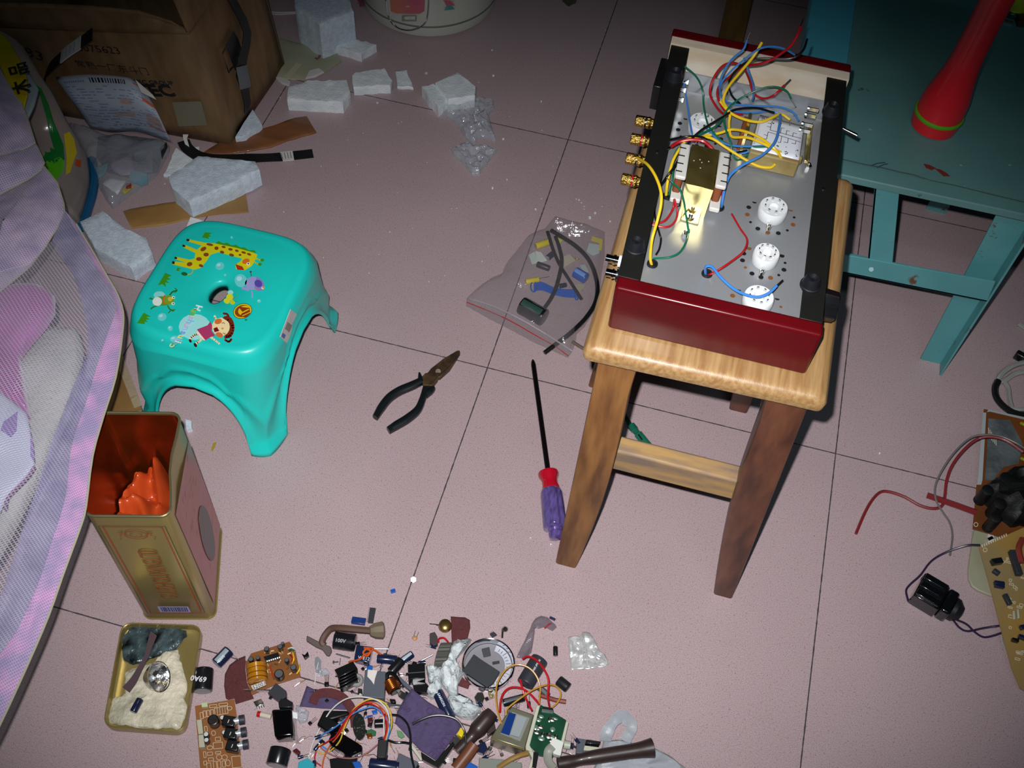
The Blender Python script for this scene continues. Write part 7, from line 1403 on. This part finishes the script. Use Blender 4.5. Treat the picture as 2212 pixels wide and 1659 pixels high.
# bundle of thin coloured wires with its connector
rb = item('wire_harness', 'arching bundle of thin coloured wires with a black connector in the left of the heap', 'wire harness', Hb, (470, 1400))
put('connector', blockg(Hb, [(435, 1380), (530, 1372), (520, 1500), (505, 1560), (420, 1560)], .016, .004), m_rub, rb, bevel=.001)
for k, (c, pts) in enumerate((('white', [(505, 1385, .022), (545, 1250, .035), (530, 1120, .045), (470, 1030, .05), (380, 985, .05), (250, 968, .045), (120, 990, .035), (0, 1075, .025), (-90, 1200, .015), (-200, 1420, .006), (-235, 1560, .004), (-225, 1680, .004)]), ('yellow', [(512, 1385, .022), (565, 1250, .035), (555, 1120, .045), (500, 1030, .05), (400, 990, .05), (300, 1010, .048), (190, 1100, .04), (110, 1260, .03), (60, 1400, .02), (-40, 1500, .008), (-120, 1520, .006), (-160, 1460, .006), (-100, 1420, .01)]), ('orange', [(500, 1385, .024), (530, 1260, .036), (510, 1130, .046), (440, 1050, .05), (350, 1020, .05), (250, 1060, .045), (150, 1170, .036), (60, 1330, .025), (-30, 1440, .012), (-90, 1560, .006), (-110, 1680, .004)]), ('red', [(492, 1385, .024), (515, 1270, .036), (490, 1140, .046), (420, 1060, .05), (320, 1030, .05), (220, 1080, .045), (120, 1190, .036), (30, 1340, .024), (-50, 1400, .014), (-150, 1470, .006), (-180, 1580, .005), (-120, 1640, .004)]), ('blue', [(520, 1385, .022), (550, 1270, .034), (500, 1160, .044), (400, 1070, .047), (280, 1090, .044), (160, 1150, .036), (60, 1230, .028), (-20, 1290, .02), (-110, 1340, .01), (-130, 1420, .006), (-60, 1480, .006)]), ('white', [(498, 1385, .023), (490, 1250, .034), (485, 1150, .042), (430, 1060, .046), (380, 1030, .048)]), ('pink', [(430, 1430, .014), (330, 1510, .016), (210, 1560, .016), (90, 1560, .014), (-20, 1530, .01), (-100, 1480, .008), (-140, 1440, .006)]))):
    wirez('strand', Hb, pts, .00085, {'white': mat('white_wire', '#c9c0b4', .4), 'yellow': mat('pale_yellow_wire', '#d0b040', .4), 'orange': mat('orange_wire', '#c2531c', .4), 'pink': mat('pink_wire', '#9a6a6c', .4)}.get(c) or WC[c], c+' strand', parent=rb)
# black cable over the purple cloth
for pts, lb_ in (([(555, 1140, .02), (640, 1155, .026), (715, 1225, .030), (745, 1330, .030), (748, 1430, .028), (755, 1530, .02), (785, 1660, .012)], 'black cable bending down across the left of the purple cloth'), ([(765, 1235, .024), (850, 1190, .027), (960, 1152, .029), (1080, 1150, .029), (1200, 1190, .028), (1265, 1280, .026), (1285, 1360, .022), (1288, 1440, .018)], 'black cable arching over the right of the purple cloth'), ([(528, 1388, .022), (600, 1410, .018), (680, 1410, .018), (745, 1420, .025)], 'short black cable between the harness connector and the purple cloth')):
    wirez('black_cable', Hb, pts, .0013, m_bp, lb_, 'cable')
# round speckled board, curved black parts, bottom odds and ends
t = item('round_board', 'round dark board dotted with solder below the harness arch', 'circuit board', Hb, (250, 1260)); g = G(); c = Hb(250, 1255, .012); g.prism([Hb(250+62*math.cos(x)+8*math.sin(x), 1255+128*math.sin(x), .013) for x in [2*math.pi*k/24 for k in range(24)]], (0, 0, -.003)); put('board', g, mat('black_green_board', '#141c18', .3, coat=.3), t)
for k in range(22): x = rnd.uniform(0, 6.28); r = rnd.random()**.5*.85; put('solder_dot', G().ball(Hb(250+62*r*math.cos(x), 1255+128*r*math.sin(x), .0135), (.0011, .0011, .0008), n=4), m_nickel, t)
block('heatsink', Ha, [(1345, 1095), (1580, 1100), (1600, 1140), (1430, 1180), (1520, 1240), (1390, 1305), (1275, 1240)], .018, m_heat, 'black curved plate left of the round speckled board', 'heatsink', bevel=.002)
block('heatsink', Ha, [(1425, 1310), (1480, 1290), (1720, 1440), (1720, 1490), (1600, 1545), (1420, 1440), (1385, 1390)], .016, mat('gloss_black', '#08080a', .12, coat=.6), 'glossy black wedge under the coloured harness', 'plate', bevel=.002)
block('heatsink', Ha, [(1400, 1570), (1560, 1545), (1680, 1520), (1640, 1720), (1420, 1720)], .010, m_heat, 'flat black plate at the bottom edge under the pink strand', 'plate')
for poly, h, m, lb_, cat in (([(1100, 1600), (1190, 1560), (1255, 1620), (1240, 1720), (1085, 1720)], .012, mat('cyan_plastic', '#2aa0b0', .4), 'cyan plastic part at the bottom edge left of the harness', 'component'), ([(1620, 1600), (1690, 1590), (1720, 1640), (1660, 1680)], .012, m_blu, 'blue square part at the bottom edge beside the flat black plate', 'component'),
    ([(1040, 1490), (1080, 1465), (1120, 1500), (1090, 1530)], .008, mat('dark_red_part', '#4a1a1c', .3, coat=.4), 'tiny dark red part left of the cyan one', 'component')): block('loose_part', Ha, poly, h, m, lb_, cat)
for poly, h, m, lb_, cat, z0 in (([(640, 1512), (830, 1602), (770, 1720), (600, 1700), (610, 1590)], .012, m_gry, 'grey square block at the bottom edge left of the purple cloth tip', 'component', 0), ([(850, 1500), (990, 1590), (1160, 1400), (1180, 1430), (1020, 1660), (860, 1570)], .010, m_heat, 'black bar under the lower edge of the purple cloth', 'component', 0), ([(750, 1400), (870, 1570), (850, 1590), (740, 1440)], .006, m_wf, 'thin white bar left of the purple cloth tip', 'component', 0),
    ([(1235, 1262), (1278, 1290), (1250, 1360), (1200, 1330)], .010, m_yel, 'small yellow part peeking out right of the purple cloth', 'component', .002), ([(1110, 1400), (1200, 1340), (1250, 1390), (1170, 1480)], .008, m_nickel, 'bright metal connector under the right tip of the purple cloth', 'connector', 0), ([(1270, 1640), (1310, 1590), (1400, 1640), (1400, 1720), (1260, 1720)], .012, m_blu, 'blue part at the bottom edge between the brown tubes and the grey device', 'component', 0),
    ([(310, 1295), (370, 1280), (415, 1300), (410, 1340), (350, 1350), (312, 1330)], .004, mat('leaf_card', '#1f5e34', .5), 'green disc capacitor beside the round speckled board', 'component', .001), ([(615, 1290), (660, 1300), (695, 1350), (660, 1370), (625, 1345)], .003, mat('pale_green_card', '#5a8a5c', .5), 'pale green disc half under the purple cloth', 'component', .001), ([(325, 1325), (370, 1320), (380, 1365), (330, 1370)], .005, m_cop, 'copper coloured blob beside the green disc', 'component', .003),
    ([(370, 1100), (420, 1090), (430, 1125), (385, 1135)], .005, m_blu, 'small blue part inside the harness arch', 'component', 0), ([(330, 1170), (380, 1165), (385, 1215), (335, 1220)], .006, mat('dark_red_part', '#4a1a1c', .3), 'small dark red part inside the harness arch', 'component', 0), ([(300, 1180), (325, 1150), (380, 1140), (385, 1150), (330, 1165)], .003, m_blu, 'thin blue strip inside the harness arch', 'component', 0), ([(545, 985), (600, 990), (610, 1020), (560, 1025)], .006, m_heat, 'small black part above the chip strip', 'component', 0),
    ([(1390, 1440), (1470, 1400), (1500, 1470), (1460, 1520), (1400, 1500)], .010, m_capb, 'navy part between the brown tubes and the metal box', 'component', 0), ([(1415, 1558), (1640, 1575), (1830, 1610), (1830, 1720), (1410, 1720)], .012, mat('grey_device', '#7a8078', .45, .2), 'grey metal device at the bottom edge below the metal box', 'device', 0), ([(640, 760), (700, 820), (790, 900), (770, 925), (680, 850), (630, 790)], .008, m_gry, 'grey bar between the inductor and the tall black relay', 'component', 0),
    ([(620, 880), (700, 930), (740, 970), (690, 1010), (630, 960)], .006, m_nickel, 'bright metal part above the purple cloth', 'component', 0), ([(1490, 1240), (1560, 1200), (1580, 1290), (1500, 1340)], .012, m_rubd, 'dark part behind the open metal box', 'component', 0), ([(240, 880), (280, 890), (285, 940), (235, 950)], .004, m_nickel, 'bright tab left of the grey relay', 'component', 0)): block('loose_part', Hb, poly, h, m, lb_, cat, z0=z0)
onto_dev = None
chip(Hb, [(520, 1028), (680, 1045), (678, 1075), (518, 1058)], 'long thin chip with many pins above the purple cloth', npin=12, sides=(2,), m=m_steel)
# loose little components scattered through the heap: small ones nobody could tell apart
proto = None; rnd = random.Random(77); kinds = []
def small(kind):
    if kind == 0:
        t = thing('resistor', 'tiny banded resistor with bent leads lying loose in the scrap heap', 'resistor', (0, 0, 0), group='tiny resistors in the scrap heap'); put('body', G().lathe(Vector((-.003, 0, .0012)), Vector((1, 0, .0012)), [(0, .0006), (.0006, .0012), (.0015, .0009), (.0045, .0009), (.0054, .0012), (.006, .0006)], n=10), mat('tan_r', '#b8925a', .4), t)
        for k in (-.0012, .0004, .0016): put('band', G().cyl(Vector((k, 0, .0012)), Vector((k+.0005, 0, .0012)), .00105, n=10), mat('brown_r', '#5a3420', .4), t)
    elif kind == 1:
        t = thing('transistor', 'tiny black three legged transistor lying loose in the scrap heap', 'transistor', (0, 0, 0), group='tiny transistors in the scrap heap'); g = G().box((0, 0, .0018), (.0048, .0045, .0034)); put('package', g, m_heat, t, bevel=.0006)
    else:
        t = thing('capacitor', 'tiny metal topped capacitor lying loose in the scrap heap', 'capacitor', (0, 0, 0), group='tiny capacitors in the scrap heap'); put('sleeve', G().lathe(Vector((-.004, 0, .0026)), Vector((1, 0, .0026)), [(0, .0020), (.0004, .0025), (.0066, .0025), (.0072, .0023), (.008, .0025), (.0084, .0020)], n=14), m_capb, t); put('end_cap', G().cyl(Vector((-.0042, 0, .0026)), Vector((-.0039, 0, .0026)), .0020, n=12), m_alu, t)
    for s_ in ((-1, 1) if kind != 1 else (-1, 0, 1)):
        if kind == 1: put('lead', G().tube([Vector((.0015*s_, -.002, .0012)), Vector((.0018*s_, -.007, .0006)), Vector((.002*s_, -.011, .0006))], .0003, n=5, sm=2), m_nickel, t)
        elif kind == 0: put('lead', G().tube([Vector((s_*.003, 0, .0012)), Vector((s_*.008, .001*s_, .0007)), Vector((s_*.012, -.002, .0006))], .0003, n=5, sm=2), m_nickel, t)
        else: put('lead', G().tube([Vector((.0044, .001*s_, .0026)), Vector((.009, .0015*s_, .001)), Vector((.013, .002*s_, .0006))], .0003, n=5, sm=2), m_nickel, t)
    return t
protos = [small(k) for k in range(3)]; used = [False]*3
spots = [(655, 1470), (700, 1482), (745, 1452), (770, 1395), (818, 1502), (842, 1512), (868, 1480), (905, 1512), (940, 1538), (808, 1525), (790, 1540), (770, 1555), (800, 1570), (822, 1595), (850, 1610), (838, 1640), (872, 1648), (905, 1655), (930, 1650), (700, 1560), (690, 1590), (720, 1620), (655, 1640), (640, 1600), (675, 1650), (735, 1648), (985, 1640), (1010, 1648), (1040, 1600), (1048, 1645), (1080, 1630), (1100, 1650), (1030, 1575), (1068, 1560), (970, 1590), (1190, 1640), (1215, 1600), (760, 1490), (735, 1500), (710, 1515), (975, 1420), (990, 1440), (935, 1402), (862, 1425), (832, 1418), (812, 1440), (790, 1448), (1070, 1485), (1100, 1530), (1145, 1520), (1175, 1535), (1230, 1615), (1250, 1640), (960, 1650), (780, 1650), (800, 1655), (600, 1560), (590, 1510), (682, 1495), (724, 1478), (762, 1468), (795, 1492), (828, 1478), (852, 1462), (880, 1460), (915, 1470), (948, 1482), (880, 1500), (858, 1535), (838, 1552), (812, 1560), (790, 1585), (768, 1600), (745, 1580), (722, 1592), (700, 1602), (680, 1620), (712, 1640), (756, 1625), (796, 1628), (815, 1642), (856, 1628), (885, 1615), (912, 1625), (940, 1632), (955, 1600), (985, 1608), (1005, 1620), (1025, 1635), (1058, 1618), (1075, 1600), (1012, 1540), (1032, 1525), (1052, 1512), (1062, 1545), (1085, 1560), (1120, 1540), (1128, 1610), (930, 1500), (955, 1512), (890, 1440), (915, 1432), (945, 1445), (1165, 1600), (1178, 1620), (1250, 1608), (1270, 1632), (668, 1560), (655, 1600)]
for i, (x, y) in enumerate(spots):
    k = (i*7+i//3) % 3; o = protos[k]
    if used[k]:
        src = o; o = src.copy(); COL.objects.link(o)
        for chd in list(src.children): c2 = chd.copy(); COL.objects.link(c2); c2.parent = o
    used[k] = True; z = rnd.choice((.0, .0, .003, .006)); sc = rnd.uniform(.7, 1.1); p = P(x+rnd.uniform(-6, 6), y+rnd.uniform(-5, 5), z); o.matrix_world = Matrix.Translation(p) @ Matrix.Rotation(rnd.uniform(0, 6.28), 4, 'Z') @ Matrix.Scale(sc, 4)
# ================================================================ boards and cables at the right edge
def Zr(X, Y, z=0): return P(1820+X*.3616, 850+Y*.3616, z)
def Zq(X, Y, z=0): return P(2080+X*.1808, 650+Y*.1808, z)
m_ybd = mat('yellow_circuit_board', '#a08042', .45, col2='#8c7d5c', vs=12); m_obd = mat('orange_circuit_board', '#7a4520', .45, col2='#663a1a', vs=14)
cp = item('cream_panel', 'cream plastic panel with rounded corners under the two right hand boards', 'panel', Zr, (850, 1050)); g = G(); pts = [Zr(*q, .006) for q in ((785, 815), (775, 870), (768, 940), (758, 1010), (752, 1060), (756, 1110), (775, 1150), (810, 1175), (885, 1205), (960, 1230), (1300, 1330), (1300, 800), (960, 800))]; g.prism(pts, (0, 0, -.005)); put('panel', g, mat('cream_plastic', '#a6a58c', .45, col2='#96987e', vs=12), cp, bevel=.0015)
put('raised_strip', G().prism([Zr(*q, .008) for q in ((868, 830), (905, 835), (905, 900), (868, 905))], (0, 0, -.002)), m_lab, cp); put('metal_clip', G().box(Zr(882, 868, .009), (.008, .004, .003), Matrix.Rotation(.7, 3, 'Z')), m_chrome, cp)
r1 = item('circuit_board', 'orange brown circuit board with white border at the right edge', 'circuit board', Zr, (950, 450)); ZA = .012
put('board', G().prism([Zr(*q, ZA) for q in ((845, 92), (1300, 180), (1300, 960), (1000, 870), (920, 850), (778, 808), (802, 545), (838, 520))], (0, 0, -.0016)), m_obd, r1, bevel=.0003)
for pl_ in ([(838, 115), (858, 115), (835, 518), (828, 545), (803, 545), (810, 500)], [(872, 96), (1300, 190), (1300, 205), (880, 108), (862, 112)]): onto(r1, Zr, pl_, .0004, mat('board_white', '#a9b2b4', .5), 'white_border', ZA+.0002)
onto(r1, Zr, [(870, 150), (1000, 160), (1075, 300), (1050, 420), (960, 440), (900, 520), (850, 515), (865, 300)], .0006, mat('solder_flood', '#8c959a', .28, .5, col2='#6c7478', vs=40, bump=1, bs=90), 'solder_area', ZA+.0002)
outl(r1, Zr, (797, 783), 24, 24, ZA+.0004, ell=True)
for k in range(6): onto(r1, Zr, [(870+k*9, 205+k*12), (874+k*9, 205+k*12), (874+k*9, 260+k*10), (870+k*9, 260+k*10)], .0002, m_silk, 'printed_line', ZA+.0009)
g = G(); blob(g, dense([(1820+x*.3616, 850+y*.3616) for x, y in ((835, 570), (880, 540), (930, 520), (980, 480), (1090, 470), (1300, 500), (1300, 800), (1060, 790), (1000, 800), (930, 750), (880, 700), (830, 640))], 8, 2, 5), ZA, .030, prof=((1, .4), (.95, .7), (.8, .95), (.6, 1), (.3, 1.1)), amp=.016, seed=3, fr=.02); t = put('moulded_transformer', g, mat('matt_black', '#0e0f10', .5, bump=1, bs=60), r1, ang=30, label='black moulded transformer lump')
for c, r in (((870, 575), .010), ((985, 505), .012), ((945, 655), .011), ((920, 740), .009)): cyl_up(t, Zr, c, r*.8, ZA, .030, mat('matt_black', '#0e0f10', .5), 'post')
onto(r1, Zr, [(878, 785), (915, 800), (905, 815), (870, 800)], .006, m_capb, 'chip', ZA)
for c in ((1078, 190), (1080, 400)): g = G(); g.tube([Zr(c[0]-10, c[1]-12, ZA+.004), Zr(c[0]+20, c[1], ZA+.012), Zr(c[0]+60, c[1]+6, ZA+.01)], .0022, n=7); put('yellow_wire', g, mat('lime_wire', '#b8c022', .35), r1)
r2 = item('circuit_board', 'long yellow tan circuit board slanting along the right edge', 'circuit board', Zr, (950, 1200)); ZB = .030
def yb(x, y): return ZB-.018*max(0, (y-900)/760)
put('board', G().prism([Zr(*q, yb(*q)) for q in ((815, 918), (1084, 800), (1300, 705), (1300, 1900), (1060, 1760), (1010, 1640), (945, 1400), (880, 1150))], (0, 0, -.0016)), m_ybd, r2)
outl(r2, Zr, (852, 934), 24, 24, ZB+.0005, ell=True)
for a, b, w, h, m in (((1010, 940), (1055, 1085), 36, .008, m_dark), ((900, 1055), (935, 1080), 26, .006, m_dark), ((968, 1200), (1000, 1262), 26, .006, m_dark), ((905, 1130), (965, 1138), 22, .006, m_capb), ((908, 1146), (965, 1156), 22, .006, m_capb), ((1060, 1400), (1120, 1390), 26, .006, m_capb), ((1050, 1450), (1110, 1470), 24, .006, m_capb), ((1010, 1470), (1050, 1480), 20, .006, m_capk), ((1020, 1300), (1025, 1350), 12, .004, m_wf), ((1045, 1290), (1050, 1345), 12, .004, m_wf), ((890, 1010), (950, 1000), 34, .008, m_capk)):
    z_ = yb(*a)+h/2; A_, B_ = Zr(*a, z_), Zr(*b, z_); d = (B_-A_); g = G().box((A_+B_)/2, (d.length, w*.3616*mpp(2150, 1250, ZB), h), Matrix.Rotation(math.atan2(d.y, d.x), 3, 'Z')); put('component', g, m, r2, bevel=.0008)
for k in range(26):
    rnd = random.Random(k+50); y = rnd.uniform(960, 1600); x = 850+(y-940)*.27+rnd.uniform(10, 200); outl(r2, Zr, (x, y), rnd.uniform(10, 36), rnd.uniform(6, 16), yb(x, y)+.0006, rot=.25)
for k in range(12): onto(r2, Zr, [(830+k*13, 905-k*6), (836+k*13, 902-k*6), (840+k*13, 918-k*6), (834+k*13, 921-k*6)], .0002, m_silk, 'printed_line', ZB+.0003)
wirez('jumper_loop', Zr, [(950, 1450, .012), (960, 1500, .008), (1000, 1535, .006), (1060, 1530, .012)], .0010, mat('clear_loop', '#9aa39a', .2), None, parent=r2)
m_pink = mat('red_brown_coil', '#8a3a30', .3, coat=.4); g = G(); g.tube([Zr(1075, 870, ZB+.006), Zr(1052, 930, ZB+.01), Zr(1070, 1010, ZB+.01)], .004, n=8); put('coil', g, m_pink, r2)
wirez('thin_grey_cable', Zr, [(1090, 330, .05), (1040, 298, .052), (950, 258, .05), (850, 246, .048), (760, 268, .042), (665, 355, .034), (588, 470, .026), (553, 560, .018), (560, 640, .012), (600, 710, .006), (640, 770, .003), (657, 850, .002), (642, 968, .002)], .0014, mat('grey_wire', '#6c6a66', .4), 'thin grey wire arching from the orange brown board to the floor')
wirez('red_lead', Zr, [(1080, 350, .052), (980, 282, .050), (880, 258, .048), (800, 275, .042), (720, 342, .034), (655, 430, .026), (622, 520, .018), (610, 620, .010), (592, 672, .006), (540, 688, .004), (460, 668, .003), (370, 618, .003), (280, 588, .003), (225, 590, .003), (175, 640, .003), (130, 720, .003), (80, 838, .0025)], .0021, mat('dark_red_wire', '#7c2428', .4, coat=.2), 'long red wire curling left across the floor from the orange brown board')
wirez('red_sleeve', Zr, [(505, 608, .008), (600, 640, .010), (700, 675, .012), (800, 712, .013)], .0042, mat('dark_red_wire', '#a0262c', .4), 'straight thick red sleeve poking out from under the orange brown board', 'sleeve')
m_pw = mat('violet_wire', '#2f2440', .35, coat=.2)
hb_ = item('battery_connector', 'black moulded connector with violet leads on the floor at the lower right', 'connector', Zr, (540, 1250))
a, b = Zr(415, 1180, 0), Zr(690, 1345, 0); d = (b-a).normalized(); w = up.cross(d)
def CBX(u0, u1, v0, v1, z0, z1, nm, m, par=hb_, bv=.0015):
    o = a; pts = [o+d*u+w*v for u, v in ((u0, v0), (u1, v0), (u1, v1), (u0, v1))]; g = G().hexa([p+up*z0 for p in pts], [p+up*z1 for p in pts]); return put(nm, g, m, par, bevel=bv)
LN = (b-a).length; m_gk = mat('gloss_black_moulding', '#0d0f12', .16, coat=.7)
CBX(LN*.02, LN*.56, -.019, .019, 0, .024, 'housing', m_gk)
for v in (-.013, 0, .013): CBX(LN*.04, LN*.52, v-.0045, v+.0045, .024, .0285, 'rib', m_gk, bv=.001)
CBX(LN*.57, LN*.78, -.018, .018, 0, .026, 'housing', m_gk, bv=.003)
p0_ = a+d*LN*.78+up*.013; put('wire_boot', G().lathe(p0_, p0_+d, [(0, .016), (LN*.08, .0155), (LN*.14, .012), (LN*.2, .009), (LN*.22, .004)], n=14), m_rub, hb_)
wirez('lead', Zr, [(820, 905, .03), (740, 908, .02), (620, 948, .008), (530, 1002, .003), (465, 1085, .002), (405, 1140, .002), (380, 1178, .003), (392, 1240, .008)], .0014, m_pw, 'violet lead', parent=hb_)
wirez('lead', Zr, [(665, 1345, .012), (740, 1378, .006), (790, 1425, .003), (840, 1455, .002), (890, 1450, .003), (950, 1430, .006)], .0014, m_pw, 'violet lead', parent=hb_)
wirez('lead', Zr, [(662, 1355, .010), (700, 1400, .004), (750, 1420, .002), (840, 1402, .003), (950, 1385, .008)], .0014, m_pw, 'violet lead', parent=hb_)
m_wc = mat('white_cable', '#9a9c98', .4)
wirez('white_cable', Zq, [(760, 738, .012), (690, 745, .012), (600, 775, .012), (510, 830, .010), (445, 895, .008), (425, 940, .006), (450, 965, .005), (520, 940, .006), (600, 885, .008), (680, 855, .010), (760, 845, .010)], .0040, m_wc, 'white cable doubled back in a loop at the right edge', 'cable')
wirez('black_cable', Zq, [(420, 955, .006), (385, 1040, .005), (395, 1140, .005), (455, 1230, .005), (540, 1300, .005), (640, 1345, .006), (760, 1370, .006)], .0050, m_bp, 'thick black cable curving below the white cable loop', 'cable')
wirez('white_cable', Zq, [(510, 985, .004), (545, 1050, .004), (555, 1150, .004), (575, 1240, .005), (600, 1290, .006), (680, 1295, .008), (760, 1290, .008)], .0036, m_wc, 'short pale cable inside the curve of the thick black cable', 'cable')
wirez('white_cable', Zq, [(670, 275, .003), (720, 310, .003), (780, 350, .003)], .0042, m_wc, 'pale cable stub cut by the right edge above the cable loop', 'cable')
g = G(); g.box(Zq(710, 678, .008), (.022, .010, .014), Matrix.Rotation(-.4, 3, 'Z')); solo('black_plug', g, m_bp, 'black plug above the white cable loop at the right edge', 'plug', bevel=.002)
g = G(); blob(g, dense([(1215, -10), (1245, -10), (1244, 8), (1228, 14), (1215, 4)], 5, 1, 2), .0005, .012, amp=.004, fr=.01, ridge=True); solo('dust_clump', g, mat('olive_scrap', '#4a4c38', .8), 'small olive scrap at the top edge right of the rice cooker', 'scrap', ang=40)
